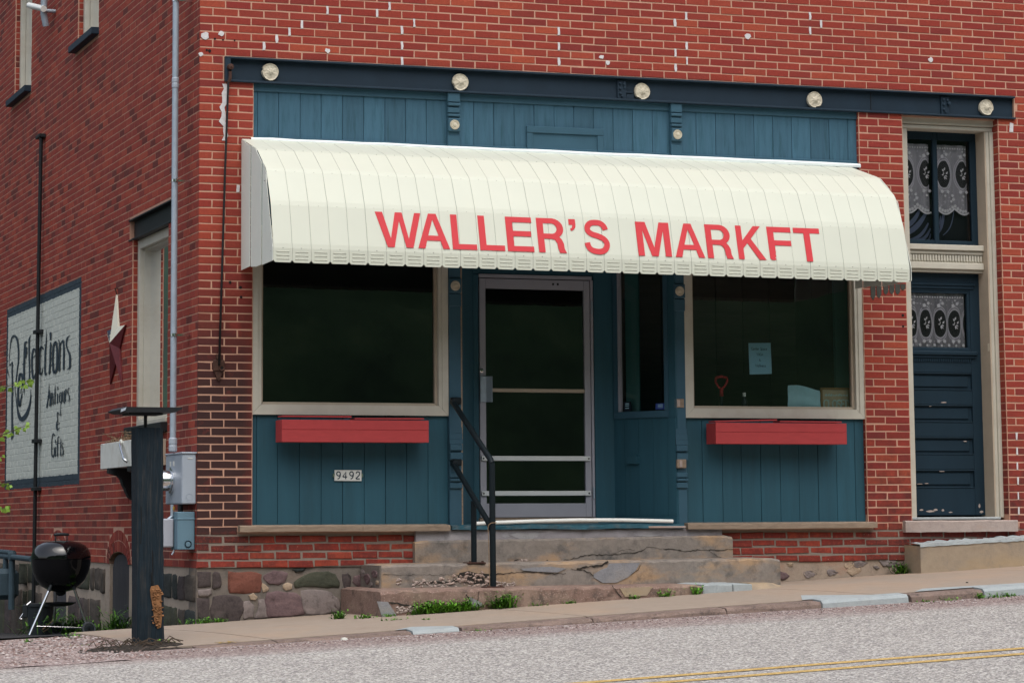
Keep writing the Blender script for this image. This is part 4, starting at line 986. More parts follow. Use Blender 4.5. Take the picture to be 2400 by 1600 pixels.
# mural lettering painted on the side wall: Reflections / Antiques & Gifts
MURAL = """R:9177,2099 9170,2127 9161,2167 9151,2207 9141,2241 9130,2275 9114,2307 9088,2340 9057,2372 9022,2396 8981,2408 8938,2414 8899,2416 8875,2417 8869,2416 8854,2414 8821,2409 8784,2402 8747,2389 8713,2368 8682,2341 8656,2312 8636,2279 8622,2244 8613,2209 8611,2173 8614,2138 8620,2109 8629,2091 8642,2079 8659,2058 8679,2021 8703,1976 8727,1934 8753,1898 8780,1865 8798,1843|9193,2100 9190,2128 9186,2169 9180,2209 9173,2244 9166,2277 9154,2310 9141,2344 9123,2378 9100,2404 9070,2422 9032,2432 8990,2439 8936,2443 8864,2441 8796,2434 8735,2423 8673,2409 8624,2389 8591,2365 8566,2337 8547,2307 8532,2274 8523,2238 8519,2203 8520,2168 8526,2132 8535,2103 8547,2085 8563,2072 8581,2052 8606,2016 8635,1971 8665,1929 8699,1893 8734,1862 8759,1840
R:8794,1842 8775,1813 8746,1773 8715,1730 8689,1686 8660,1640 8630,1598 8607,1562 8582,1530 8550,1503 8508,1480 8441,1460 8323,1443 8187,1443 8092,1452 8017,1465 7958,1483 7903,1505 7857,1529 7817,1553 7784,1579 7759,1607 7738,1637 7724,1668 7720,1698 7734,1727 7759,1754 7779,1773|8763,1841 8739,1812 8704,1772 8668,1729 8627,1684 8583,1638 8538,1596 8483,1561 8428,1531 8372,1508 8318,1493 8280,1488 8287,1492 8301,1491 8269,1493 8217,1499 8150,1510 8078,1527 8011,1546 7955,1567 7904,1590 7861,1615 7826,1643 7797,1673 7780,1701 7777,1729 7786,1755 7790,1773
R:8968,2142 8984,2119 9004,2085 9017,2050 9011,2017 8998,1984 8988,1946 8985,1904 8984,1857 8985,1811 8988,1768 8993,1726 8994,1675 8991,1610 8985,1538 8977,1471 8973,1414 8967,1363 8973,1323 8965,1294 8970,1274 8967,1260|8913,2138 8918,2114 8927,2080 8929,2045 8921,2013 8905,1979 8893,1942 8887,1899 8883,1852 8882,1805 8885,1763 8889,1721 8891,1671 8885,1606 8877,1533 8866,1467 8841,1410 8814,1358 8799,1316 8843,1287 8898,1269 8945,1258
R:9285,2092 9279,2078 9267,2056 9251,2035 9218,2013 9180,1991 9152,1975|9269,2092 9254,2077 9235,2055 9212,2034 9188,2013 9159,1991 9140,1975
R:9085,2103 8915,2135|9150,2115 8966,2145
e:8283,1778 8324,1751 8378,1712 8427,1679 8459,1652 8486,1632 8451,1630 8418,1629 8447,1652 8471,1680 8486,1713 8495,1750 8498,1787 8494,1821 8485,1855 8472,1886 8449,1915 8422,1942 8393,1958 8373,1962 8397,1961 8414,1962 8387,1953 8356,1935 8336,1913 8328,1886 8332,1856 8344,1828 8371,1801 8408,1776 8432,1758|8260,1776 8277,1747 8305,1707 8329,1671 8350,1644 8368,1621 8450,1607 8541,1628 8572,1654 8594,1684 8605,1717 8609,1756 8607,1793 8600,1828 8588,1861 8572,1892 8562,1923 8547,1952 8524,1974 8471,1987 8363,1986 8274,1971 8242,1953 8225,1931 8221,1907 8232,1880 8253,1851 8283,1823 8326,1797 8376,1773 8414,1756
f:8009,2313 8043,2316 8112,2321 8182,2315 8204,2300 8214,2280 8217,2252 8228,2212 8233,2164 8237,2120 8243,2089 8248,2062 8249,2028 8243,1980 8233,1926 8226,1874 8211,1823 8198,1774 8185,1739|8012,2297 8040,2298 8058,2298 8064,2296 8094,2288 8124,2272 8149,2247 8152,2207 8149,2158 8146,2114 8146,2083 8146,2056 8143,2022 8136,1975 8127,1921 8120,1869 8132,1819 8148,1771 8163,1738
f:8312,2070 8024,2078|8331,2079 8037,2084
f:8119,2259 8121,2240 8123,2212 8129,2187 8127,2164 8127,2142 8124,2127|8006,2251 8008,2232 8010,2205 8016,2179 8041,2157 8070,2137 8094,2124
l:7810,2368 7851,2362 7904,2350 7948,2328 7955,2293 7951,2250 7943,2201 7931,2143 7916,2080 7904,2028 7896,1997 7891,1977 7891,1956 7893,1926 7899,1894 7910,1865 7923,1841 7941,1819 7952,1804|7796,2366 7810,2356 7833,2342 7844,2319 7853,2286 7851,2244 7846,2196 7837,2138 7824,2075 7814,2023 7807,1992 7802,1973 7802,1951 7811,1921 7825,1889 7843,1860 7876,1837 7912,1817 7941,1803
e:7707,2106 7641,2109 7549,2116 7478,2125 7446,2140 7441,2157 7451,2174 7483,2190 7537,2207 7639,2215 7690,2202 7723,2182 7747,2158 7760,2128 7765,2094 7765,2059 7762,2026 7753,1992 7740,1960 7717,1927 7690,1896 7639,1873 7536,1878 7504,1899 7479,1919 7459,1940 7446,1961 7439,1977|7728,2112 7665,2117 7580,2124 7523,2132 7511,2145 7521,2161 7542,2175 7568,2187 7599,2197 7576,2196 7593,2190 7622,2172 7644,2149 7655,2121 7657,2087 7655,2053 7649,2020 7638,1986 7622,1955 7606,1923 7585,1894 7579,1884 7613,1889 7569,1906 7528,1924 7498,1943 7472,1964 7453,1978
c:6997,2166 7022,2178 7063,2196 7153,2210 7221,2201 7262,2185 7293,2163 7312,2135 7322,2100 7326,2067 7326,2035 7319,2004 7309,1975 7294,1948 7274,1922 7242,1903 7142,1894 7092,1903 7062,1916 7046,1935 7038,1957 7036,1974|7080,2164 7107,2176 7141,2190 7127,2191 7133,2187 7167,2174 7194,2154 7209,2127 7217,2093 7219,2060 7216,2029 7207,1999 7195,1971 7182,1944 7167,1920 7153,1908 7186,1911 7158,1914 7122,1923 7093,1939 7069,1960 7050,1975
t:6864,2378 6873,2339 6883,2283 6896,2233 6915,2200 6937,2173 6956,2141 6962,2099 6964,2053 6965,2014 6969,1988 6972,1970 6971,1951 6962,1925 6948,1899 6918,1879 6821,1878 6792,1891 6777,1902|6857,2377 6850,2337 6843,2280 6840,2229 6845,2195 6853,2166 6858,2134 6863,2092 6865,2047 6867,2008 6869,1982 6870,1964 6866,1946 6859,1921 6848,1897 6841,1886 6875,1889 6829,1897 6790,1903
t:6981,2196 6799,2215|7009,2203 6817,2220
i:6635,2214 6644,2192 6655,2160 6664,2123 6666,2081 6667,2035 6669,1997 6675,1972 6683,1954 6692,1937 6699,1916 6708,1896 6713,1882|6546,2207 6552,2185 6561,2153 6567,2117 6570,2075 6571,2029 6573,1991 6577,1965 6583,1947 6589,1929 6603,1909 6619,1889 6630,1876
i:6660,2322 6662,2316 6665,2307 6668,2295 6659,2275 6652,2253 6644,2236|6570,2317 6564,2310 6557,2300 6551,2286 6565,2268 6581,2247 6596,2232
o:6380,2208 6411,2200 6455,2186 6491,2165 6510,2131 6519,2091 6522,2051 6522,2015 6516,1980 6505,1949 6489,1920 6467,1894 6430,1873 6317,1864 6256,1873 6218,1887 6197,1904 6184,1926 6176,1955 6169,1998 6165,2048 6168,2093 6181,2128 6200,2157 6222,2180 6256,2196 6298,2205 6322,2209|6292,2192 6321,2185 6360,2173 6391,2155 6408,2124 6417,2084 6420,2045 6418,2009 6410,1975 6397,1944 6377,1916 6353,1893 6335,1882 6376,1886 6356,1890 6327,1900 6305,1914 6289,1934 6277,1962 6271,2004 6270,2055 6276,2099 6288,2133 6306,2161 6326,2181 6343,2191 6355,2194 6370,2197
n:6175,2211 6160,2197 6138,2178 6126,2152 6122,2115 6129,2072 6134,2028 6136,1986 6137,1944 6140,1912 6143,1895 6148,1887 6151,1883|6144,2211 6112,2197 6071,2176 6040,2147 6036,2110 6043,2066 6048,2023 6048,1980 6046,1938 6047,1906 6057,1888 6070,1880 6079,1875
n:6054,2140 6003,2156 5937,2177 5931,2182 5938,2175 5922,2146 5912,2108 5909,2058 5912,2001 5916,1954 5914,1921 5913,1899 5911,1883|6091,2145 6056,2164 6002,2188 5911,2198 5846,2173 5826,2141 5814,2102 5811,2052 5814,1995 5818,1948 5821,1916 5824,1893 5826,1879
s:5532,2219 5586,2217 5661,2212 5729,2201 5758,2180 5772,2154 5770,2129 5753,2108 5720,2088 5686,2069 5651,2050 5615,2032 5592,2013 5581,1988 5579,1960 5582,1935 5579,1915 5580,1901 5590,1891 5612,1884 5654,1879 5687,1875|5525,2217 5561,2210 5612,2201 5645,2189 5675,2171 5694,2148 5699,2126 5680,2107 5646,2089 5609,2071 5567,2052 5522,2033 5485,2010 5470,1982 5466,1953 5467,1928 5471,1908 5479,1892 5504,1878 5564,1871 5629,1870 5674,1870
A:6669,1792 6677,1770 6685,1738 6701,1702 6725,1661 6757,1616 6785,1580 6805,1558 6822,1544 6834,1536|6662,1792 6656,1769 6651,1736 6653,1699 6668,1657 6690,1612 6710,1575 6728,1552 6742,1538 6752,1529
A:6692,1720 6674,1694 6650,1657 6634,1623 6631,1592 6637,1562 6642,1541|6644,1719 6620,1693 6588,1656 6565,1620 6563,1588 6569,1558 6573,1537
A:6748,1643 6581,1651|6771,1653 6595,1657
n:6559,1677 6574,1542|6511,1674 6519,1539
n:6521,1658 6497,1665 6473,1672 6487,1671 6472,1635 6462,1583 6455,1545|6546,1661 6530,1670 6495,1681 6433,1670 6418,1633 6408,1581 6401,1543
t:6307,1761 6319,1740 6333,1708 6345,1673 6349,1630 6352,1583 6354,1549|6301,1761 6297,1738 6295,1706 6291,1670 6293,1627 6294,1580 6294,1547
t:6376,1653 6259,1667|6394,1658 6277,1671
i:6214,1654 6224,1552|6154,1651 6164,1549
i:6215,1726 6202,1688|6148,1722 6169,1686
q:5979,1656 6005,1657 6050,1658 6083,1649 6098,1627 6104,1598 6102,1574 6086,1560 6056,1551 6013,1547 5982,1551 5965,1558 5955,1564|5979,1649 6000,1649 6021,1650 6038,1645 6049,1624 6053,1595 6049,1572 6038,1561 6023,1556 6023,1555 6015,1556 5995,1562 5979,1567
q:5986,1659 5987,1628 5990,1585 5995,1552 6000,1539 6008,1535 6013,1521 6020,1487 6023,1444 6026,1414|5940,1657 5941,1626 5944,1583 5949,1549 5964,1536 5981,1532 5994,1520 5991,1486 5986,1443 5980,1412
u:5911,1665 5915,1636 5920,1597 5918,1566 5898,1551 5868,1545 5849,1543|5865,1662 5869,1634 5874,1595 5872,1565 5861,1553 5847,1550 5835,1548
u:5826,1667 5821,1534|5781,1664 5776,1532
e:5740,1612 5715,1614 5680,1619 5656,1628 5656,1644 5668,1665 5687,1678 5741,1676 5760,1664 5773,1646 5780,1618 5781,1585 5774,1559 5740,1548 5695,1548 5674,1550|5757,1616 5734,1619 5705,1623 5688,1630 5692,1646 5708,1665 5721,1674 5701,1671 5720,1660 5734,1644 5739,1616 5738,1583 5729,1559 5721,1554 5708,1554 5687,1555
s:5556,1686 5574,1683 5603,1679 5623,1670 5632,1657 5634,1641 5627,1626 5604,1615 5575,1607 5558,1598 5552,1583 5554,1565 5564,1552 5578,1548 5603,1547 5625,1547|5513,1674 5536,1673 5563,1671 5585,1666 5594,1655 5595,1639 5589,1626 5570,1617 5539,1609 5514,1598 5507,1581 5510,1562 5521,1547 5555,1541 5594,1541 5619,1542
ampersand:6032,1424 6042,1428 6057,1433 6073,1439 6088,1447 6106,1456 6159,1463 6187,1455 6199,1443 6203,1430 6193,1416 6177,1401 6170,1385 6189,1369 6219,1351 6240,1332 6239,1313 6230,1294 6214,1279 6179,1269 6126,1267 6089,1270 6062,1278 6038,1288 6023,1296|6042,1423 6057,1426 6078,1431 6101,1437 6125,1445 6148,1452 6130,1452 6134,1449 6148,1440 6156,1428 6149,1415 6135,1400 6130,1383 6139,1365 6157,1346 6166,1329 6164,1311 6153,1293 6139,1281 6136,1279 6144,1279 6131,1279 6099,1284 6063,1292 6035,1297
ampersand:6046,1349 6183,1330|6018,1343 6155,1323
G:6287,1217 6300,1227 6323,1240 6378,1251 6438,1245 6462,1233 6477,1216 6492,1191 6501,1161 6506,1129 6508,1096 6507,1062 6499,1034 6481,1016 6454,1003 6399,995 6352,1001 6328,1013 6314,1030 6311,1054 6317,1084 6322,1105|6324,1215 6351,1224 6384,1235 6385,1236 6379,1235 6409,1228 6437,1214 6449,1189 6456,1159 6458,1127 6456,1094 6450,1061 6438,1034 6420,1017 6399,1008 6405,1008 6404,1008 6380,1017 6361,1032 6356,1056 6359,1085 6362,1106
i:6288,1104 6288,1002|6235,1102 6235,1000
i:6297,1179 6291,1144|6236,1177 6244,1143
f:6067,1211 6091,1208 6130,1203 6157,1191 6168,1172 6172,1149 6173,1119 6172,1078 6170,1032 6168,999|6032,1199 6057,1198 6086,1195 6111,1187 6120,1170 6121,1147 6120,1118 6119,1077 6117,1030 6115,997
f:6225,1123 5898,1142|6242,1131 5911,1148
t:5985,1181 5997,1000|5959,1180 5944,999
s:5843,1135 5866,1131 5901,1123 5919,1112 5906,1096 5878,1078 5860,1061 5856,1044 5860,1027 5872,1014 5891,1008 5921,1004 5944,1001|5802,1126 5829,1123 5861,1118 5880,1110 5864,1097 5832,1079 5809,1060 5804,1042 5809,1024 5823,1010 5859,1001 5902,998 5931,997"""
mb = MB()
for i, line in enumerate(MURAL.strip().split('\n')):
    nm, rest_ = line.split(':'); l_, r_ = rest_.split('|')
    lp = [tuple(int(t)/1000 for t in p.split(',')) for p in l_.split()]; rp = [tuple(int(t)/1000 for t in p.split(',')) for p in r_.split()]
    dx = -.0055 - .0004*(i % 9); n = len(lp); base = len(mb.v)
    mb.v += [(dx, y, z) for y, z in lp] + [(dx, y, z) for y, z in rp]
    for k in range(n-1): mb.f.append((base+k, base+k+1, base+n+k+1, base+n+k)); mb.m.append(0)
mb.build('mural_lettering', M['mural_ink'], bld, fix=False)

# ------------------------------------------------------------------ awning
awn = thing('awning', "curved cream metal awning with red WALLER'S MARKET lettering above the shopfront", 'awning', (.36, -.02, 3.50))
AP = [(0.0, -.005), (-.50, -.155), (-.80, -.36), (-.945, -.645), (-1.04, -1.005), (-1.04, -1.135)]     # profile (y, z) from the wall plate
NP = 36; PW = 5.70/NP
def awning_panel(seed):
    rnd = random.Random(seed); mb = MB(); w = PW
    # cross section of a panel: overlapping left edge, small step on the right
    us = [0.0010, .008, w*.5, w-.008, w-.0010]; ds = [.0002, .0022, .0028, .0022, .0002]
    def nrm(i):
        a = Vector(AP[max(i-1, 0)]); b_ = Vector(AP[min(i+1, len(AP)-1)]); t = (b_-a).normalized(); return Vector((-(-t.y), -t.x)) if False else Vector((t.y, -t.x))
    P2 = []
    for i in range(len(AP)-1):
        a, b_ = Vector(AP[i]), Vector(AP[i+1])
        if i == 0: P2.append(a)
        for t in ((.06, .94) if i < 4 else (.12,)): P2.append(a+(b_-a)*t)
    P2.append(Vector((-1.04, -1.118))); P2.append(Vector((-1.04, -1.135)))
    n = len(us)
    for k, p in enumerate(P2):
        a = P2[max(k-1, 0)]; b_ = P2[min(k+1, len(P2)-1)]; t = (b_-a).normalized(); nn = Vector((t.y, -t.x))
        if nn.x > 0: nn = -nn
        for j, u in enumerate(us):
            uu = u
            if k == len(P2)-1: uu = [.016, .022, w*.5, w-.022, w-.016][j]
            d = ds[j] + (.002 if 4 <= k <= 7 else 0)
            mb.v.append((uu, p.x+nn.x*d, p.y+nn.y*d))
    for k in range(len(P2)-1):
        for j in range(n-1): mb.f.append((k*n+j, k*n+j+1, (k+1)*n+j+1, (k+1)*n+j)); mb.m.append(0)
    # embossed louvres on the valance
    for zz in (-1.045, -1.075, -1.104):
        zz += rnd.uniform(-.001, .001)
        mb.add([(.026, -1.0445, zz), (w-.026, -1.0445, zz), (w-.026, -1.0475, zz-.003), (.026, -1.0475, zz-.003), (.026, -1.0425, zz-.012), (w-.026, -1.0425, zz-.012)], [(0, 1, 2, 3), (3, 2, 5, 4)], 0)
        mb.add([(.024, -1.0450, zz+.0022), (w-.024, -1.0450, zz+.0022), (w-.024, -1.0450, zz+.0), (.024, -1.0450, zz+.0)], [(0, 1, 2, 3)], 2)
    # rivets
    for i, f_ in ((1, .02), (2, .05), (3, .05), (4, .10)):
        a, b_ = Vector(AP[i]), Vector(AP[i+1]); p = a+(b_-a)*f_; t = (b_-a).normalized(); nn = Vector((t.y, -t.x)); nn = -nn if nn.x > 0 else nn
        c_ = Vector((w*.5+rnd.uniform(-.004, .004), p.x+nn.x*.0035, p.y+nn.y*.0035)); base = len(mb.v); rr = .0042
        for q in range(6):
            th = q*math.pi/3; mb.v.append((c_.x+rr*math.cos(th), c_.y+t.x*rr*math.sin(th), c_.z+t.y*rr*math.sin(th)))
        mb.v.append((c_.x, c_.y+nn.x*.004, c_.z+nn.y*.004))
        for q in range(6): mb.f.append((base+q, base+(q+1) % 6, base+6)); mb.m.append(1)
    return mb.mesh('awning_panel', [M['awning'], M['rivet'], M['louver']], fix=False)
apm = [awning_panel(i) for i in range(4)]
TILT = .0055
for i in range(NP):
    o = bpy.data.objects.new('awning_panel', apm[(i*7) % 4]); COL.objects.link(o); o.parent = awn
    o.location = (i*PW, jit(.0006), -TILT*i*PW + jit(.0005)); o.rotation_euler = (0, TILT, 0)
# soffit backing so that no light leaks through the overlaps
mb = MB()
for i in range(len(AP)-1):
    (y0, z0), (y1, z1) = AP[i], AP[i+1]
    if i == 4: z1 += .035
    mb.quad((.004, y0+.004, z0-.004), (5.70, y0+.004, z0-.004-TILT*5.7), (5.70, y1+.004, z1-.004-TILT*5.7), (.004, y1+.004, z1-.004))
mb.v = [(x+.36, y-.02, z+3.50) for x, y, z in mb.v]; mb.build('soffit', M['soffit'], awn, fix=False)
for xe, nm in ((.36, 'left'), (6.058, 'right')):
    dz = -TILT*(xe-.36)
    poly = [(y-.02, z+3.50+dz-.002) for y, z in AP] + [(-.02, 2.395+dz)]
    mb = MB(); ys_ = [-.02, -.16, -.34, -.52, -.70, -.84, -1.06]
    def top(y):
        for (ya, za), (yb, zb) in zip(AP[:-1], AP[1:]):
            if yb-.02 <= y <= ya-.02 and ya != yb: return za+(zb-za)*((ya-.02)-y)/(ya-yb)+3.50+dz
        return 2.5+dz
    for i, (ya, yb) in enumerate(zip(ys_[:-1], ys_[1:])):
        off = (-.010 if i % 2 else -.002)*(1 if xe < 1 else -1)
        bot = lambda y: 2.392 + dz + (0 if y > -.5 else -.018)
        mb.prism([(ya-.001, bot(ya)), (yb+.001, bot(yb)+.004), (yb+.001, top(yb)-.003), (ya-.001, top(ya)-.003)], FYZ(xe+off), 0, .004)
    mb.build('end_panel', M['awning_side_lit'], awn)
    for i in range(6):
        p = [( -1.05, 2.45+i*.07)]
rv = MB()
for zz in (2.46, 2.60, 2.75, 2.90, 3.05): rv.lathe((.352, -1.005+(.03 if zz > 2.7 else 0)+(.08 if zz > 2.85 else 0)+(.10 if zz > 3 else 0), zz), [(0, -.004), (.005, -.003), (.005, .004)], 6, 'x')
rv.build('rivet', M['rivet'], awn)
# white flashing strip along the wall
mb = MB(); n = 30; xs_ = lin(.44, 6.14, n)
for x in xs_:
    dz = -TILT*(x-.36)*.35; e = jit(.003); mb.v += [(x, -.03, 3.478+dz), (x, -.034, 3.500+dz+e), (x, -.020, 3.516+dz+e), (x, .035, 3.522+dz+e*1.5)]
for i in range(n-1):
    for k in range(3): mb.f.append((i*4+k, (i+1)*4+k, (i+1)*4+k+1, i*4+k+1)); mb.m.append(0)
mb.build('flashing', M['flash'], awn)

# lettering: outlines in a unit box (height 1), later laid on the front facet of the awning
def arc(cx, cy, rx, ry, a0, a1, n=10): return [(cx+rx*math.cos(R(a0+(a1-a0)*i/n)), cy+ry*math.sin(R(a0+(a1-a0)*i/n))) for i in range(n+1)]
T_ = .175
GL = {
 'W': (1.29, [[(0,1),(.206,1),(.40,.25),(.566,1),(.76,1),(.905,.25),(1.114,1),(1.29,1),(1.015,0),(.82,0),(.665,.76),(.483,0),(.292,0)]]),
 'A': (.89, [[(0,0),(.197,0),(.262,.225),(.642,.225),(.70,0),(.89,0),(.566,1),(.35,1)], [(.305,.37),(.457,.83),(.60,.37)]]),
 'L': (.70, [[(0,1),(.185,1),(.185,.155),(.70,.155),(.70,0),(0,0)]]),
 'E': (.75, [[(0,1),(.74,1),(.74,.845),(.19,.845),(.19,.595),(.70,.595),(.70,.44),(.19,.44),(.19,.155),(.75,.155),(.75,0),(0,0)]]),
 'F': (.72, [[(0,1),(.72,1),(.72,.845),(.19,.845),(.19,.60),(.69,.60),(.69,.445),(.19,.445),(.19,.22),(.17,.18),(.19,.13),(.155,.07),(.185,.03),(.14,.0),(.04,.01),(0,.05)]]),
 'T': (.78, [[(0,1),(.78,1),(.78,.845),(.483,.845),(.483,0),(.297,0),(.297,.845),(0,.845)]]),
 'K': (.92, [[(0,1),(.19,1),(.19,.56),(.60,1),(.84,1),(.475,.62),(.92,0),(.685,0),(.345,.485),(.19,.325),(.19,0),(0,0)]]),
 'M': (.98, [[(0,1),(.285,1),(.49,.25),(.695,1),(.98,1),(.98,0),(.795,0),(.795,.76),(.585,0),(.395,0),(.185,.76),(.185,0),(0,0)]]),
 'R': (.82, [[(0,0),(0,1)] + [(.45,1)] + arc(.45,.705,.33,.295,85,-55,9) + [(.70,.40),(.755,.28),(.765,.12),(.82,0),(.615,0),(.575,.13),(.565,.27),(.50,.375),(.40,.40),(.19,.40),(.19,0)], [(.19,.85)] + [(.19,.55),(.42,.55)] + arc(.43,.70,.155,.15,-80,80,7) + [(.42,.85)]]),
 "'": (.20, [[(0,1),(.19,1),(.20,.86),(.185,.76),(.13,.69),(.05,.655),(.03,.72),(.085,.75),(.10,.83),(0,.83)]]),
}
def s_outline():
    ctr = arc(.42,.74,.28,.185,15,250,14) + arc(.40,.285,.31,.205,62,-195,16)
    ctr = [(.69,.72),(.655,.82),(.56,.905),(.42,.925),(.26,.90),(.165,.80),(.165,.68),(.27,.585),(.45,.53),(.61,.455),(.695,.33),(.66,.18),(.55,.095),(.41,.075),(.24,.11),(.145,.20),(.11,.33)]
    P = [Vector(p) for p in ctr]; out = []
    for i in range(len(P)-1):
        p0, p1, p2, p3 = P[max(i-1,0)], P[i], P[i+1], P[min(i+2,len(P)-1)]
        for k in range(3):
            t = k/3; out.append(.5*((2*p1)+(p2-p0)*t+(2*p0-5*p1+4*p2-p3)*t*t+(3*p1-3*p2+p3-p0)*t**3))
    out.append(P[-1]); l, r = [], []
    for i, p in enumerate(out):
        t = (out[min(i+1,len(out)-1)]-out[max(i-1,0)]).normalized(); nn = Vector((-t.y, t.x))*.082; l.append(tuple(p+nn)); r.append(tuple(p-nn))
    return l + r[::-1]
GL['S'] = (.83, [s_outline()])
GL['F_'] = GL['F']
LET = [('W',1.227,1.617),('A',1.576,1.848),('L',1.873,2.084),('L',2.111,2.328),('E',2.352,2.584),('R',2.625,2.872),("'",2.914,2.975),('S',3.03,3.28),('M',3.515,3.818),('A',3.852,4.122),('R',4.149,4.387),('K',4.435,4.691),('F',4.728,4.953),('T',4.978,5.225)]
A3, A4 = Vector(AP[3]), Vector(AP[4]); TV = (A4-A3).normalized(); NV = Vector((TV.y, -TV.x)); NV = -NV if NV.x > 0 else NV
S0, S1 = .048, .352                                        # distance of letter tops / feet from the upper crease
for ch, xa, xb in LET:
    wd, outs = GL[ch]; cu = bpy.data.curves.new('letter', 'CURVE'); cu.dimensions = '2D'; cu.fill_mode = 'BOTH'; cu.extrude = .0012
    for pts in outs:
        sp_ = cu.splines.new('POLY'); sp_.points.add(len(pts)-1); sp_.use_cyclic_u = True
        for p, (u, v) in zip(sp_.points, pts): p.co = (u, v, 0, 1)
    ob = bpy.data.objects.new('letter', cu); COL.objects.link(ob); dg = bpy.context.evaluated_depsgraph_get()
    me = bpy.data.meshes.new_from_object(ob.evaluated_get(dg)); COL.objects.unlink(ob); bpy.data.objects.remove(ob)
    for v in me.vertices:
        u, w, d = v.co; x = xa + (xb-xa)*u/wd; s_ = S0 + (S1-S0)*(1-w); p = A3 + TV*s_ + NV*(.0068+d)
        v.co = (x-.36, p.x, p.y - TILT*(x-.36))
    me.materials.clear(); me.materials.append(M['red']); me.name = 'letter'
    o = bpy.data.objects.new('letter', me); COL.objects.link(o); o.parent = awn

# ------------------------------------------------------------------ red planter boxes, house number
def planter(x0, x1, label, tilt):
    z0, z1 = .962, 1.146; xm = (x0+x1)/2
    t = thing('planter_box', label, 'planter box', (xm, -.10, z0), 'red planter boxes under the shop windows')
    zs = z0 + (z1-z0)*.56
    MB().box(x0, x1, -.205, -.188, zs+.0008, z1, c=.002).build('front_board', M['planter'], t)
    MB().box(x0, x1, -.204, -.188, z0, zs-.0008, c=.002).build('front_board', M['planter'], t)
    for a in (x0, x1-.018): MB().box(a+.001, a+.017, -.1875, -.002, z0+.002, z1-.001, c=.002).build('end_board', M['planter'], t)
    MB().box(x0+.018, x1-.018, -.187, -.004, z0+.002, z0+.016).build('bottom_board', M['planter'], t)
    MB().box(x0+.018, x1-.018, -.020, -.003, z0+.016, z1).build('back_board', M['planter'], t)
    for i, (a, b_) in enumerate(((x0+.012, xm-.028), (xm+.0, x1-.03))):
        mb = MB(); za, zb = (z1+.024, z1+.022) if i == 0 else (z1+.008, z1+.010)
        if tilt: za, zb = ((z1+.006, z1+.022) if i == 0 else (z1+.010, z1+.007))
        mb.prism([(a, za), (b_, zb), (b_, zb+.013), (a, za+.012)], FXZ(0), -.17, -.03); mb.build('lid_board', M['planter'], t)
planter(.664, 1.941, 'red wooden planter box above the 9492 number plate', False)
planter(4.578, 5.848, 'red wooden planter box under the window with the paper notice', True)
num = thing('house_number', 'small white plate with the black house number 9492 on blue boards', 'number plate', (1.303, .04, .69))
mb = MB(); mb.prism([(1.185, .648), (1.421, .646), (1.421, .736), (1.187, .737)], FXZ(.030), 0, .012); mb.build('plate', M['plate'], num)
for xx in (1.178, 1.428):
    mb = MB(); mb.lathe((xx, .034, .70), [(0, -.003), (.009, -.003), (.009, .01)], 8, 'y'); mb.lathe((xx, .034, .684), [(0, -.003), (.009, -.003), (.009, .01)], 8, 'y'); mb.build('fixing', M['chrome'], num)
def ribbon(mb, pts, w, frame, d, closed=False, wf=None):
    P = [Vector(p) for p in pts]; n = len(P); base = len(mb.v)
    for i, p in enumerate(P):
        a = P[(i-1) % n] if closed else P[max(i-1, 0)]; b_ = P[(i+1) % n] if closed else P[min(i+1, n-1)]
        t = (b_-a).normalized(); nn = Vector((-t.y, t.x))*(w if wf is None else wf[i])*.5
        mb.v.append(tuple(frame(p.x+nn.x, p.y+nn.y, d))); mb.v.append(tuple(frame(p.x-nn.x, p.y-nn.y, d)))
    for i in range(n if closed else n-1):
        j = (i+1) % n; mb.f.append((base+2*i, base+2*j, base+2*j+1, base+2*i+1)); mb.m.append(0)
D9 = [(.62,.62),(.50,.46),(.30,.46),(.12,.60),(.10,.80),(.24,.97),(.46,.98),(.60,.84),(.64,.62),(.58,.34),(.44,.12),(.22,.02)]
D4 = [(.48,0),(.50,.98),(.06,.36),(.06,.30),(.70,.30)]
D2 = [(.10,.76),(.18,.94),(.38,1.0),(.58,.90),(.62,.70),(.50,.48),(.24,.24),(.08,.04),(.66,.04)]
for ch, xx in (('9', 1.198), ('4', 1.254), ('9', 1.312), ('2', 1.368)):
    mb = MB(); pts = {'9': D9, '4': D4, '2': D2}[ch]
    if ch != '4':
        P = [Vector(p) for p in pts]; out = []
        for i in range(len(P)-1):
            p0, p1, p2, p3 = P[max(i-1,0)], P[i], P[i+1], P[min(i+2,len(P)-1)]
            for k in range(3):
                t = k/3; out.append(.5*((2*p1)+(p2-p0)*t+(2*p0-5*p1+4*p2-p3)*t*t+(3*p1-3*p2+p3-p0)*t**3))
        pts = [tuple(p) for p in out]+[tuple(P[-1])]
    ribbon(mb, [(xx+u*.058, .661+v*.062) for u, v in pts], .0095, FXZ(0), .0285); mb.build('digit', M['ink'], num, fix=False)

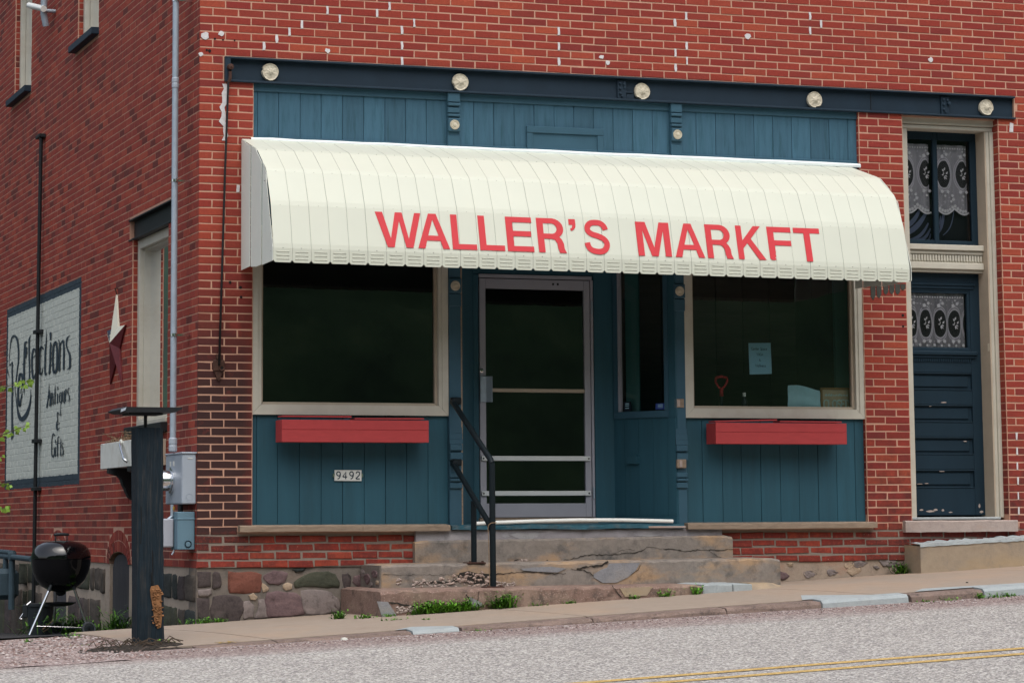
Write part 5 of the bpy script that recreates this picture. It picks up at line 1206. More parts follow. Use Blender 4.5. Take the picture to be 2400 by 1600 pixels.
# ------------------------------------------------------------------ front steps
stp = thing('front_steps', 'worn cracked concrete steps up to the shop door', 'steps', (2.9, -.55, -.40))
def step_block(name, x0, x1, yf, yb, zt, zb, m, jt=.004, c=.02, label=None, endz=None):
    """long block along X with a worn top edge; zt(x), zb(x) give top and bottom"""
    mb = MB(); n = max(5, int((x1-x0)/.06)); xs_ = lin(x0, x1, n)
    for i, x in enumerate(xs_):
        e = jit(jt); e2 = jit(jt); d = 0
        if i in (0, n-1): d = c*.7
        cc = c*(1+jit(.4))
        t = zt(x)-d
        mb.v += [(x, yf+jit(jt*.6), zb(x)), (x, yf+e+.000, (t+zb(x))/2), (x, yf+.002+e2, t-cc), (x, yf+cc*.8+e2, t-cc*.15), (x, yf+cc*2.2, t+.001), (x, yb, t+.004), (x, yb, zb(x))]
    for i in range(n-1):
        for k in range(7): mb.f.append((i*7+k, (i+1)*7+k, (i+1)*7+(k+1) % 7, i*7+(k+1) % 7)); mb.m.append(0)
    mb.f.append(tuple(range(7))); mb.f.append(tuple((n-1)*7+k for k in range(7))[::-1]); mb.m += [0, 0]
    return mb.build(name, m, stp, label=label)
step_block('landing_slab', 1.878, 4.700, -.035, .05, lambda x: .231, lambda x: .130, M['landing'], .003, .006, 'grey landing slab under the blue sill')
s1 = step_block('step', 1.862, 4.786, -.065, .012, lambda x: .144 + .0095*(x-1.87), lambda x: -.07, M['step'], .003, .018, 'upper step with a long crack')
s2 = step_block('step', 1.410, 5.002, -.56, .012, lambda x: -.046 + .006*(x-1.42), lambda x: -.26, M['step'], .003, .018, 'middle step with crumbled concrete and a grey patch')
s3 = step_block('step', 1.235, 4.03, -1.10, .012, lambda x: -.238 + .003*(x-.95), lambda x: z_walk(x, -1.1)-.05, M['step_low'], .006, .022, 'low brown bottom step')
for xa, xb in ((4.035, 4.305), (4.315, 4.485)):
    step_block('kerb_block', xa, xb, -1.09, -.50, lambda x: -.226 + .0*(x), lambda x: z_walk(x, -1.1)-.05, M['curb_new'], .002, .008, 'pale grey block continuing the bottom step')
mb = MB(); 
pts = [(4.50, -1.06), (4.60, -1.10), (4.80, -1.02), (4.93, -.86), (4.84, -.74), (4.52, -.74)]
mb.v = [(x, y, z_walk(x, y)-.02) for x, y in pts] + [(4.52, -.98, -.226), (4.60, -1.0, -.232), (4.72, -.95, -.225), (4.78, -.86, -.228), (4.78, -.75, -.226), (4.52, -.75, -.222)]
for i in range(6): mb.f.append((i, (i+1) % 6, 6+(i+1) % 6, 6+i)); mb.m.append(0)
mb.f.append(tuple(range(6, 12))); mb.m.append(0)
mb.build('broken_chunk', M['block'], stp)
NEWY = {-.40: -.065, -.75: -.56, -1.10: -1.10}
def mp(x, z, yo):
    s_ = (NEWY[yo]+22.09)/(yo+22.09); return ((x+5.317)*s_-5.317, (z-.28)*s_+.28)
def crack(pts, yf, w, parent, wig=.006):
    """dark open crack on a step face"""
    P = []
    for (xa, za), (xb, zb) in zip(pts[:-1], pts[1:]):
        n = max(2, int(abs(xb-xa)/.022)+int(abs(zb-za)/.02))
        for i in range(n): t = i/n; P.append((xa+(xb-xa)*t+jit(wig*.6), za+(zb-za)*t+jit(wig)))
    P.append(pts[-1]); P = [mp(x, z, yf) for x, z in P]; yf = NEWY[yf]; mb = MB(); ribbon(mb, P, w, FXZ(0), yf-.0045, wf=[w*(.35+random.random()*1.1) for _ in P]); mb.build('crack', M['crack'], parent, fix=False)
crack([(2.62, -.02), (2.66, -.012), (2.74, -.03), (2.84, -.036), (2.92, -.03), (2.99, -.048)], -.40, .006, s1)
crack([(3.02, -.045), (3.06, -.03), (3.3, .016), (3.55, .018), (3.72, .03), (3.78, .050), (3.83, .078), (3.95, .062), (4.08, .054), (4.16, .038), (4.3, .050), (4.40, .046), (4.63, .052)], -.40, .006, s1)
crack([(3.5, .02), (3.62, .060), (3.72, .055)], -.40, .003, s1); crack([(4.40, .046), (4.47, .0), (4.52, -.02)], -.40, .004, s1)
crack([(1.36, -.12), (1.6, -.125), (1.95, -.13), (2.1, -.135)], -.75, .003, s2)
crack([(2.33, -.128), (2.5, -.118), (2.66, -.115), (2.8, -.13), (2.95, -.128)], -.75, .007, s2)
crack([(3.05, -.09), (3.13, -.075), (3.22, -.068), (3.27, -.062), (3.33, -.035)], -.75, .014, s2); crack([(3.0, -.095), (3.1, -.10), (3.17, -.13), (3.22, -.17), (3.27, -.205)], -.75, .008, s2); crack([(3.40, -.205), (3.50, -.16), (3.60, -.11), (3.63, -.05)], -.75, .004, s2)
crack([(1.95, -.28), (2.0, -.32), (2.05, -.335), (2.09, -.36), (2.10, -.385)], -1.10, .010, s3); crack([(1.98, -.395), (2.03, -.375), (2.10, -.375)], -1.10, .008, s3); crack([(2.06, -.26), (2.05, -.335)], -1.10, .005, s3)
crack([(3.22, -.225), (3.27, -.285), (3.30, -.325)], -1.10, .008, s3)
crack([(1.30, -.33), (1.40, -.35), (1.50, -.365), (1.55, -.37), (1.60, -.395)], -1.10, .012, s3)
crack([(1.6, .00), (1.6, -.01)], -.40, .001, s1) if False else None
def face_patch(pts, yf, m, parent, name='patch'):
    if yf in NEWY: pts = [mp(x, z, yf) for x, z in pts]; yf = NEWY[yf]
    mb = MB(); mb.prism([(x+jit(.004), z+jit(.004)) for x, z in pts], FXZ(yf-.005), 0, .012); mb.build(name, m, parent)
face_patch([(3.34, -.048), (3.62, -.044), (3.58, -.11), (3.50, -.165), (3.40, -.213), (3.28, -.210), (3.20, -.165), (3.20, -.14), (3.26, -.10), (3.32, -.085)], -.75, M['conc_patch'], s2)
face_patch([(2.55, -.085), (2.68, -.072), (2.82, -.075), (2.95, -.09), (2.88, -.118), (2.7, -.112), (2.58, -.10)], -.75, M['conc_patch'], s2)
face_patch([(1.20, -.32), (1.29, -.33), (1.37, -.45), (1.25, -.46)], -1.106, M['conc_patch'], s3)
face_patch([(3.29, -.245), (3.58, -.236), (3.53, -.315), (3.33, -.322)], -1.10, M['block'], s3)
face_patch([(1.99, -.30), (2.09, -.35), (2.09, -.375), (1.93, -.40)], -1.10, M['conc_patch'], s3)
# whitish smears on the landing slab
for pts in ([(2.62, .19), (2.70, .205), (2.80, .20), (2.90, .205), (2.87, .165), (2.80, .150), (2.72, .152)], [(2.55, .185), (2.60, .195), (2.63, .175), (2.58, .165)], [(3.75, .175), (3.9, .182), (4.02, .178), (3.9, .165)]):
    mb = MB(); mb.prism([((x+5.317)*1.0119-5.317, (z-.28)*1.0119+.28) for x, z in pts], FXZ(-.0385), 0, .008); mb.build('smear', M['smear'], stp)
# crumbled aggregate in the middle step (joined chips)
mb = MB(); mbd = MB()
def chip(mb, x, y, z, r):
    if abs(y+.752) < .001: (x, z), y = mp(x, z, -.75), -.562
    elif abs(y+.402) < .001: (x, z), y = mp(x, z, -.40), -.067
    pts = [Vector((jit(1), jit(1), jit(1))).normalized()*r*random.uniform(.7, 1.2) for _ in range(3)]
    a = [(x+r*math.cos(t+jit(.4))*random.uniform(.7, 1.2), y+jit(r*.3), z+r*.7*math.sin(t+jit(.4))*random.uniform(.7, 1.2)) for t in (0, 1.25, 2.5, 3.8, 5.0)]
    b0 = len(mb.v); mb.v += a + [(x+jit(r*.3), y-r*.6, z+jit(r*.3))]
    for i in range(5): mb.f.append((b0+i, b0+(i+1) % 5, b0+5)); mb.m.append(0)
for _ in range(70): chip(mb, random.gauss(2.12, .11), -.752, random.triangular(-.232, -.095, -.19), random.uniform(.008, .026))
for _ in range(70): chip(mb, random.uniform(1.62, 2.0), -.752, random.uniform(-.236, -.175)+(.015 if random.random() < .3 else 0), random.uniform(.006, .018))
for _ in range(14): chip(mb, random.uniform(1.48, 1.52), -.752, random.uniform(-.20, -.15), random.uniform(.006, .014))
for _ in range(22): chip(mb, random.uniform(2.66, 2.74), -.402, random.uniform(-.055, -.015), random.uniform(.006, .015))
for _ in range(30): chip(mb, random.uniform(2.34, 2.5), -.752, random.uniform(-.235, -.195), random.uniform(.006, .016))
for _ in range(60): chip(mb, random.uniform(1.36, 1.6), -1.104, random.uniform(-.42, -.37), random.uniform(.006, .018))
mb.build('crumbled_concrete', M['stone_sill'], stp, kind='stuff')
mbd = MB(); 
for pts, yy in (([(1.92, -.20), (2.0, -.15), (2.02, -.115), (2.10, -.10), (2.16, -.118), (2.28, -.125), (2.30, -.15), (2.22, -.16), (2.30, -.205), (2.1, -.205), (2.0, -.185)], -.751), ([(1.70, -.19), (1.80, -.178), (1.93, -.183), (1.9, -.195), (1.75, -.20)], -.751)):
    mbd.prism([mp(x, z, -.75) for x, z in pts], FXZ(-.5635), 0, .01)
mbd.build('crumbled_hollow', M['crack'], stp)

# concrete block step under the navy door
blk = thing('door_step', 'plain beige concrete block step below the navy door', 'step', (7.4, -.15, -.20))
mb = MB(); n = 26; xs_ = lin(6.500, 8.55, n); 
for i, x in enumerate(xs_):
    zt = .083 + .046*(x-6.5) if x < 7.6 else .134 + .012*(x-7.6); e = jit(.003)
    zb = z_walk(x, -.3)-.04
    mb.v += [(x, -.30+jit(.002), zb), (x, -.30+jit(.002), zt-.030+e), (x, -.296, zt-.022+e), (x, -.05, zt-.012), (x, .01, zt-.012), (x, .01, zb)]
for i in range(n-1):
    for k in range(6): mb.f.append((i*6+k, (i+1)*6+k, (i+1)*6+(k+1) % 6, i*6+(k+1) % 6)); mb.m.append(0)
mb.f.append(tuple(range(6))); mb.f.append(tuple((n-1)*6+k for k in range(6))[::-1]); mb.m += [0, 0]
mb.build('block', M['block'], blk)
mb = MB(); 
for i, x in enumerate(lin(6.498, 8.55, 60)):
    zt = .083 + .046*(x-6.5) if x < 7.6 else .134 + .012*(x-7.6)
    mb.v += [(x, -.306+jit(.003), zt-.028+jit(.003)), (x, -.300+jit(.003), zt-.004+jit(.004)), (x, -.03+jit(.03), zt+.010+jit(.012))]
for i in range(59):
    for k in range(2): mb.f.append((i*3+k, (i+1)*3+k, (i+1)*3+k+1, i*3+k+1)); mb.m.append(0)
mb.build('white_topping', M['curb_new'], blk)

# ------------------------------------------------------------------ handrail, plastic pipe
hr = thing('handrail', 'black pipe handrail with two posts on the front steps', 'handrail', (2.235, -.95, -.235))
YF, YB = -.95, -.50
mb = MB(); mb.tube([(2.240, YF, -.235), (2.236, YF, .775)], .0255, 12); mb.build('post', M['rail'], hr, smooth=True, sharp=40)
mb = MB(); mb.tube([(2.233, YB, -.045), (2.233, YB, .470)], .024, 12); mb.build('post', M['rail'], hr, smooth=True, sharp=40)
mb = MB(); mb.tube([(2.214, -.02, 1.318), (2.216, -.06, 1.297), (2.234, YF+.02, .800), (2.236, YF, .770)], .0245, 12); mb.build('top_rail', M['rail'], hr, smooth=True, sharp=40)
mb = MB(); mb.tube([(2.214, -.02, .800), (2.218, -.06, .775), (2.226, -.86, .308), (2.230, YF+.01, .245)], .0235, 12); mb.build('lower_rail', M['rail'], hr, smooth=True, sharp=40)
for zz in (1.322, .800):
    mb = MB(); mb.box(2.196, 2.290, -.045, -.004, zz-.030, zz+.030, c=.006); mb.lathe((2.222, -.05, zz-.006), [(0, -.028), (.026, -.024), (.030, .03)], 12, 'y'); mb.build('wall_flange', M['rail'], hr)
for yy, zz in ((YF, -.236), (YB, -.044)):
    mb = MB(); mb.box(2.155, 2.315, yy-.07, yy+.06, zz-.002, zz+.012, c=.004)
    for a in (-.055, .055): mb.lathe((2.236+a, yy-.05, zz+.012), [(.012, 0), (.011, .010), (0, .012)], 6)
    mb.build('base_flange', M['rust'], hr)
mb = MB(); mb.tube([(2.262, YF-.022, .292), (2.215, YF-.024, .288), (2.199, YF-.010, .270), (2.196, YF, .23)], .004, 6); mb.tube([(2.196, YF-.012, .23), (2.20, YF-.016, .0), (2.203, YF-.016, -.22)], .003, 6); mb.build('wire_tie', M['twig'], hr)
pv = MB(); pts = [(2.40, -.050, .283), (2.56, -.050, .291), (2.95, -.050, .303), (3.35, -.050, .309), (3.75, -.050, .307), (4.225, -.050, .295)]
pv.tube(pts, .0165, 12); o = pv.build('plastic_pipe', M['pvc'], None, smooth=True, sharp=40, org=(3.3, -.05, .29)); tag(o, 'long white plastic pipe lying across the sill of the shop door', 'pipe')
# rubble end of the middle step, seen from the street corner
mb = MB(); mb.box(1.396, 1.409, -.556, -.02, -.24, -.052); mb.build('rubble_end', FND, stp)
for ya, za, r, mi in ((-.42, -.12, .07, 1), (-.22, -.16, .09, 1), (-.50, -.19, .04, 5), (-.33, -.21, .04, 3), (-.08, -.12, .06, 3)):
    stone([(ya+r*(1+jit(.25))*math.cos(a), za+r*.55*(1+jit(.25))*math.sin(a)) for a in [q*math.pi/4 for q in range(8)]], FYZ(1.398), .008, SM[mi], stp, 'rubble_stone')

# ------------------------------------------------------------------ timber post with a flat plate at the kerb
tp = thing('timber_post', 'dark square timber post with a flat tray on top, rotten at its foot', 'post', (-.85, -2.0, -.59))
mb = MB(); n = 30; xs_ = None
x0, x1, y0, y1 = -.968, -.766, -2.10, -1.90
for i in range(n):
    t = i/(n-1); z = -.66+(1.005+.66)*t; f = 1+.05*max(0, .12-t)/.12
    cx_, cy_ = (x0+x1)/2+.02*(1-t), (y0+y1)/2; hx, hy = (x1-x0)/2*f, (y1-y0)/2*f; c = .012
    ring = [(-hx+c,-hy),(0,-hy+.003),(hx-c,-hy),(hx,-hy+c),(hx,0),(hx,hy-c),(hx-c,hy),(0,hy),(-hx+c,hy),(-hx,hy-c),(-hx,0),(-hx,-hy+c)]
    for (a, b_) in ring: mb.v.append((cx_+a+jit(.0018), cy_+b_+jit(.0018), z))
for i in range(n-1):
    for k in range(12): mb.f.append((i*12+k, i*12+(k+1) % 12, (i+1)*12+(k+1) % 12, (i+1)*12+k)); mb.m.append(0)
mb.f.append(tuple((n-1)*12+k for k in range(12))); mb.m.append(0)
mb.build('timber', M['timber'], tp)
for pts in ([(-.842, .10), (-.838, -.05), (-.846, -.16), (-.850, -.06)], [(-.836, -.12), (-.832, -.22), (-.838, -.26)], [(-.93, .42), (-.926, .25), (-.931, .15)]):
    mb = MB(); ribbon(mb, pts, .006, FXZ(0), -2.1025); mb.build('split', M['void'], tp, fix=False)
mb = MB(); xc = -.805
pts = [(-.85, -.16), (-.80, -.15), (-.775, -.19), (-.772, -.30), (-.768, -.40), (-.775, -.46), (-.80, -.47), (-.825, -.41), (-.835, -.32), (-.852, -.24), (-.858, -.19)]
mb.prism(pts, FXZ(-2.106), 0, .02); mb.build('rotten_patch', M['rot'], tp)
mb = MB()
for _ in range(80): chip(mb, random.gauss(-.806, .020), -2.108, random.uniform(-.455, -.18), random.uniform(.006, .015))
mb.build('splinters', M['rot'], tp, kind='stuff')
mb = MB(); mb.tube([(-.880, -2.0, .99), (-.880, -2.0, 1.105)], .013, 8); mb.build('stem', M['black'], tp)
mb = MB(); mb.box(-1.03, -.775, -2.12, -1.88, 1.098, 1.112); mb.v; mb.prism([(-1.115, 1.126), (-1.075, 1.112), (-.70, 1.115), (-.655, 1.142), (-.655, 1.150), (-1.085, 1.152), (-1.115, 1.134)], FXZ(0), -2.23, -1.77); mb.build('tray', M['black'], tp)
mb = MB(); mb.add([(-1.118, -2.232, 1.112), (-1.082, -2.236, 1.128), (-1.075, -2.236, 1.150), (-1.115, -2.232, 1.134)], [(0,1,2,3)]); mb.build('bent_corner', M['meter'], tp, fix=False)

# ------------------------------------------------------------------ kettle grill in the alley
G0 = Vector((-.553, 3.0, 0.0)); gr = thing('kettle_grill', 'round black kettle grill on thin silver legs in the alley', 'grill', (-.55, 3.0, -.70))
RK = .272
lid = [(RK, .0), (RK*1.002, .012), (RK*.985, .045), (RK*.93, .085), (RK*.82, .120), (RK*.64, .146), (RK*.40, .160), (RK*.15, .166), (0, .167)]
bowl = [(RK*1.012, -.004), (RK*1.0, -.020), (RK*.985, -.07), (RK*.93, -.13), (RK*.83, -.19), (RK*.66, -.245), (RK*.42, -.283), (RK*.18, -.300), (0, -.303)]
zc_ = -.012
mb = MB(); mb.lathe((G0.x, G0.y, zc_), lid, 48); o = mb.build('lid', M['enamel'], gr, smooth=True)
h = MB(); h.tube([(G0.x-.052, G0.y, zc_+.150), (G0.x-.055, G0.y, zc_+.205)], .005, 6); h.tube([(G0.x+.052, G0.y, zc_+.150), (G0.x+.055, G0.y, zc_+.205)], .005, 6); h.tube([(G0.x-.068, G0.y, zc_+.212), (G0.x-.06, G0.y, zc_+.22), (G0.x, G0.y, zc_+.223), (G0.x+.06, G0.y, zc_+.22), (G0.x+.068, G0.y, zc_+.212)], [.010, .013, .014, .013, .010], 8); h.build('handle', M['plastic'], o, smooth=True)
MB().lathe((G0.x, G0.y, zc_), bowl, 48).build('bowl', M['enamel'], gr, smooth=True)
mb = MB(); mb.lathe((G0.x, G0.y, zc_-.30), [(.05, .005), (.045, -.02), (.02, -.035), (0, -.036)], 16); mb.build('vent', M['black'], gr)
lg = [((-.672, 2.86, -.262), (-.872, 2.80, -.698), None), ((-.462, 2.86, -.262), (-.355, 2.82, -.585), None), ((-.56, 3.16, -.262), (-.54, 3.36, -.60), None)]
for i, (a, b_, _) in enumerate(lg):
    mb = MB(); a = Vector(a); b_ = Vector(b_); mb.tube([a+(b_-a)*.08, b_], .0125, 10); o = mb.build('leg', M['chrome'], gr, smooth=True, sharp=40)
    q = MB(); q.tube([a-(b_-a)*.05, a+(b_-a)*.09], .015, 8); q.build('leg_socket', M['plastic'], o)
    if i == 0: q = MB(); q.tube([b_-(b_-a)*.02, b_+(b_-a)*.012], .0145, 8); q.build('foot', M['plastic'], o)
for (wx, wy, wz) in ((-.335, 2.78, -.640), (-.52, 3.40, -.655)):
    mb = MB(); mb.lathe((wx, wy, wz), [(.012, -.03), (.030, -.03), (.046, -.026), (.050, -.030), (.060, -.028), (.064, -.018), (.064, .018), (.058, .024), (.01, .024)], 28, 'y', 0)
    o = mb.build('wheel', M['plastic'], gr)
    q = MB(); q.lathe((wx, wy-.031, wz), [(.047, 0), (.060, -.002), (.0615, .004), (.046, .006)], 28, 'y'); q.build('tyre', M['tyre'], o)
    q = MB(); q.lathe((wx, wy-.032, wz), [(0, -.006), (.008, -.005), (.009, .01)], 8, 'y'); q.build('hub', M['black'], o)
mb = MB(); mb.tube([(-.335, 2.80, -.640), (-.52, 3.38, -.655)], .006, 6); mb.build('axle', M['black'], gr)
mb = MB(); mb.lathe((-.565, 2.98, -.412), [(.150, .006), (.148, .0), (.10, -.022), (.05, -.030), (0, -.031)], 28); mb.build('ash_tray', M['black'], gr, smooth=True)
mb = MB(); mb.tube([(-.80, 2.83, -.612), (-.37, 2.81, -.632)], .004, 6); mb.build('lower_rod', M['chrome'], gr)
hk = MB(); hk.tube([(-.835, 2.95, -.395), (-.872, 2.95, -.425), (-.885, 2.95, -.415)], .007, 6); hk.tube([(-.905, 2.95, -.50), (-.935, 2.95, -.545), (-.915, 2.95, -.548)], .004, 6); hk.build('hook', M['chrome'], gr)
hk = MB(); hk.box(-.905, -.862, 2.94, 2.97, -.54, -.42, c=.008); hk.build('hook_grip', M['plastic'], gr)
bk = MB(); bk.lathe((-.60, 3.75, -.735), [(.0, .0), (.105, .0), (.125, .27), (.135, .275), (.135, .30), (.0, .30)], 20); o = bk.build('bucket', M['plastic'], None, org=(-.60, 3.75, -.735)); tag(o, 'dark round bin standing behind the kettle grill', 'bin')
for i, (a, b_) in enumerate((((-.66, 3.3, -.66), (-.50, 3.5, -.57)), ((-.64, 3.35, -.68), (-.44, 3.55, -.60)))):
    mb = MB(); mb.tube([a, b_], .007, 5); o = mb.build('stick', M['twig'], None, org=a); tag(o, ('lower thin grey stick leaning among weeds behind the grill', 'upper thin grey stick leaning among weeds behind the grill')[i == 0], 'stick', 'sticks behind the grill')

# ------------------------------------------------------------------ meters and pipes on the side wall
mt = thing('electric_meter', 'grey electric meter box with a round glass meter beside the building corner', 'electric meter', (-.07, .35, .455))
mb = MB(); mb.box(-.122, -.002, .03, .63, .458, .868, c=.008); mb.build('box', M['meter'], mt)
mb = MB(); mb.box(-.128, -.0, .02, .64, .868, .884, c=.004); mb.build('rain_lip', M['meter'], mt)
mb = MB(); mb.box(-.1235, -.121, .06, .60, .47, .845); mb.build('cover', M['meter'], mt)
mb = MB(); mb.lathe((-.122, .40, .655), [(.108, .0), (.108, -.014), (.088, -.02), (.085, -.11), (.070, -.135), (0, -.137)], 28, 'x'); so = mb.build('meter_socket', M['chrome'], mt, smooth=True, sharp=35)
mb = MB(); mb.lathe((-.262, .40, .655), [(.068, .004), (.060, -.014), (0, -.018)], 24, 'x'); mb.build('meter_glass', M['meter'], so, smooth=True)
for yy in (.30, .42):
    MB().box(-.1255, -.1230, yy, yy+.05, .775, .815).build('label', M['white'], mt)
mb = MB(); mb.lathe((-.06, .0295, .51), [(.0, -.002), (.022, -.002), (.024, .001), (.030, .001), (.032, -.002), (.034, .002)], 20, 'y'); mb.build('knockout', M['meter'], mt)
mb = MB(); mb.box(-.075, -.035, .026, .03, .828, .834); mb.build('embossing', M['white'], mt)
lb = thing('junction_box', 'narrow blue grey junction box below the electric meter', 'electrical box', (-.09, .2, .08))
mb = MB(); mb.box(-.150, -.004, .06, .30, .085, .395, c=.006); mb.build('box', M['meter_low'], lb)
mb = MB(); mb.box(-.152, -.002, .055, .31, .330, .345, c=.003); mb.build('cover_lip', M['meter_low'], lb)
mb = MB(); mb.lathe((-.06, .059, .13), [(0, -.002), (.02, -.002), (.022, .001), (.03, .001), (.032, -.002), (.034, .002)], 20, 'y'); mb.build('knockout', M['meter_low'], lb)
mb = MB(); mb.tube([(-.10, .18, .395), (-.10, .18, .455)], .022, 10); mb.build('nipple', M['black'], lb)
mb = MB(); mb.tube([(-.155, .20, .41), (-.15, .20, .44)], .014, 8); mb.build('ground_clamp', M['brass'], lb)
mb = MB(); mb.tube([(-.145, .20, .085), (-.150, .20, .065), (-.165, .20, .045)], .008, 6); mb.build('ground_wire', M['galv'], lb)
cb = thing('cable_box', 'slim white cable box with a thin conduit beside the blue grey junction box', 'cable box', (-.21, .25, .1))
mb = MB(); mb.box(-.245, -.155, .17, .34, .105, .340, c=.01); mb.build('box', M['grey_plastic'], cb)
mb = MB(); mb.tube([(-.165, .20, .455), (-.165, .20, .36), (-.195, .20, .335)], .013, 8); mb.build('conduit', M['galv'], cb)
cd = thing('conduit', 'tall galvanised conduit pipe running up from the electric meter', 'pipe', (-.138, .30, .88))
mb = MB(); mb.tube([(-.138, .30, .93), (-.138, .30, 6.6)], .0265, 14); mb.build('pipe', M['galv'], cd, smooth=True, sharp=40)
for zz, rr, hh in ((.90, .036, .10), (3.96, .031, .075)):
    mb = MB(); mb.lathe((-.138, .30, zz), [(.026, -.01), (rr, 0), (rr, hh*.4), (rr*.92, hh*.45), (rr*.92, hh*.55), (rr, hh*.6), (rr, hh), (.026, hh+.01)], 14); mb.build('coupling', M['meter'], cd)
for zz in (4.71, 3.165, 1.865):
    mb = MB(); mb.box(-.142, -.134, .24, .36, zz-.012, zz+.012); mb.lathe((-.138, .30, zz-.012), [(.030, 0), (.030, .024)], 14); mb.box(-.11, .0, .285, .315, zz-.008, zz+.008); mb.build('clamp', M['chrome'], cd)
rd = thing('lightning_rod', 'thin black vertical rod crossing the painted mural on the side wall', 'rod', (-.05, 7.3, .0))
mb = MB(); mb.tube([(-.045, 7.10, 4.50), (-.045, 7.13, 3.4), (-.045, 7.16, 2.2), (-.045, 7.18, .9), (-.045, 7.2, -.55)], .021, 8); mb.build('rod', M['black'], rd, smooth=True, sharp=40)
for zz in (4.48, 2.36, 1.19, .68):
    mb = MB(); mb.box(-.075, .0, 7.06, 7.28, zz-.02, zz+.02, c=.004); mb.build('clip', M['black'], rd)
# hanging rod with a bracket on the corner pier
hr2 = thing('hanging_rod', 'leaning dark iron rod from the beam end to a rusty bracket on the corner pier', 'rod', (.18, -.04, 1.55))
mb = MB(); mb.tube([(.262, -.040, 4.09), (.236, -.045, 3.98), (.212, -.040, 3.2), (.190, -.040, 2.36), (.170, -.040, 1.60)], .0095, 8); mb.build('rod', M['black'], hr2, smooth=True)
mb = MB(); mb.lathe((.255, -.045, 4.10), [(0, -.03), (.025, -.02), (.028, .02), (0, .03)], 10, 'y'); mb.tube([(.252, -.045, 4.06), (.25, -.05, 4.0), (.238, -.045, 3.97)], .014, 8); mb.build('hook', M['rust'], hr2)
mb = MB(); mb.box(.125, .222, -.030, .002, 1.545, 1.645, c=.01); mb.prism([(.135, 1.545), (.21, 1.545), (.185, 1.50), (.175, 1.475), (.165, 1.475), (.15, 1.505)], FXZ(0), -.024, 0); mb.lathe((.195, -.03, 1.575), [(.012, .0), (.016, -.006), (.026, -.008), (.028, .004)], 12, 'y'); mb.box(.150, .192, -.034, 0, 1.645, 1.69, c=.004); mb.build('bracket', M['rust'], hr2)
mb = MB(); mb.lathe((.195, -.033, 1.575), [(0, 0), (.011, 0), (.011, .01)], 10, 'y'); mb.build('bracket_hole', M['void'], hr2)

# small dark anchor holes in the pier bricks
mb = MB()
for xx, zz, r in ((.07, 4.345, .007), (.13, 4.34, .009), (.20, 4.335, .007), (.06, 4.24, .009), (.085, 4.235, .013), (.30, 4.335, .007), (.36, 2.25, .012), (.365, 2.17, .011), (.27, 2.29, .012), (6.545, 2.135, .012), (6.545, 2.035, .010)):
    mb.lathe((xx, -.0035, zz), [(0, 0), (r, 0), (r*1.1, .004)], 8, 'y')
mb.build('anchor_holes', M['void'], bld)

# flag coloured barn star
stt = thing('barn_star', 'metal barn star in flag colours hung on the side wall', 'star', (-.05, 3.25, 2.0))
yc, zc, RO, RI, DP = 3.22, 1.985, .46, .185, .06
ctr = Vector((-.018-DP, yc, zc))
def sp_(a, r, x=-.018): return Vector((x, yc + r*math.sin(R(a))*.93, zc + r*math.cos(R(a))))
cols = {0: ('star_white', 'star_blue'), 1: ('star_blue', 'star_blue'), 2: ('star_red', 'star_red'), 3: ('star_red', 'star_red'), 4: ('star_white', 'star_white')}
for k in range(5):
    a = 72*k; tip = sp_(a, RO); i1 = sp_(a-36, RI, -.018); i2 = sp_(a+36, RI, -.018)
    for side, inn in ((0, i1), (1, i2)):
        mb = MB(); 
        if k == 1 and side == 1 or k == 4 and side == 1: pass
        mb.add([ctr, tip, inn, tip+Vector((.016, 0, 0)), inn+Vector((.016, 0, 0))], [(0, 1, 2), (1, 3, 4, 2)])
        mcol = cols[k][side]
        if k == 4 and side == 0: mcol = 'star_red'
        mb.build('star_facet', M[mcol], stt, fix=False)
for _ in range(46):
    t = random.random(); k = random.choice((0, 1, 1, 1)); a = 72*k
    tip = sp_(a, RO); inn = sp_(a+36 if k == 0 else random.choice((a-36, a+36)), RI)
    u, v = random.random(), random.random()
    if u+v > 1: u, v = 1-u, 1-v
    p = ctr + (tip-ctr)*u*.8 + (inn-ctr)*v*.9; p.x -= .004
    mb = MB() if _ == 0 else mb
    r = .009
    base = len(mb.v); mb.v += [(p.x, p.y+r*math.cos(q*math.pi/2.5), p.z+r*math.sin(q*math.pi/2.5)) for q in range(5)]; mb.f.append(tuple(base+q for q in range(5))); mb.m.append(0)
mb.build('small_stars', M['star_white'], stt, fix=False)
mb = MB(); mb.tube([(-.01, 3.22, 2.44), (-.03, 3.22, 2.50)], .006, 6); mb.tube([(0, 3.22, 2.50), (-.03, 3.22, 2.50)], .006, 6); mb.build('nail', M['rust'], stt)

# white window box on a black bracket, dry twigs on top
wb = thing('window_box', 'white weathered window box on black scroll brackets under the side window', 'window box', (-.11, 2.0, .80))
mb = MB(); mb.box(-.225, -.205, 1.14, 2.86, .80, 1.03, c=.003); mb.build('front_board', M['white'], wb)
mb = MB(); mb.box(-.204, -.002, 1.145, 1.165, .80, 1.028, c=.003); mb.box(-.204, -.002, 2.835, 2.855, .80, 1.028, c=.003); mb.build('end_board', M['beige_warm'], wb)
mb = MB(); mb.box(-.204, -.002, 1.166, 2.834, .802, .82); mb.build('bottom_board', M['white'], wb)
for yb in (2.42, 1.55):
    prof = [(0, .80), (-.245, .80), (-.245, .755), (-.21, .745), (-.16, .73), (-.13, .70), (-.115, .65), (-.095, .62), (-.085, .59), (-.06, .54), (-.03, .515), (0, .51)]
    mb = MB(); mb.prism(prof, lambda u, v, d: (u, d, v), yb-.05, yb+.05); mb.build('scroll_bracket', M['black'], wb)
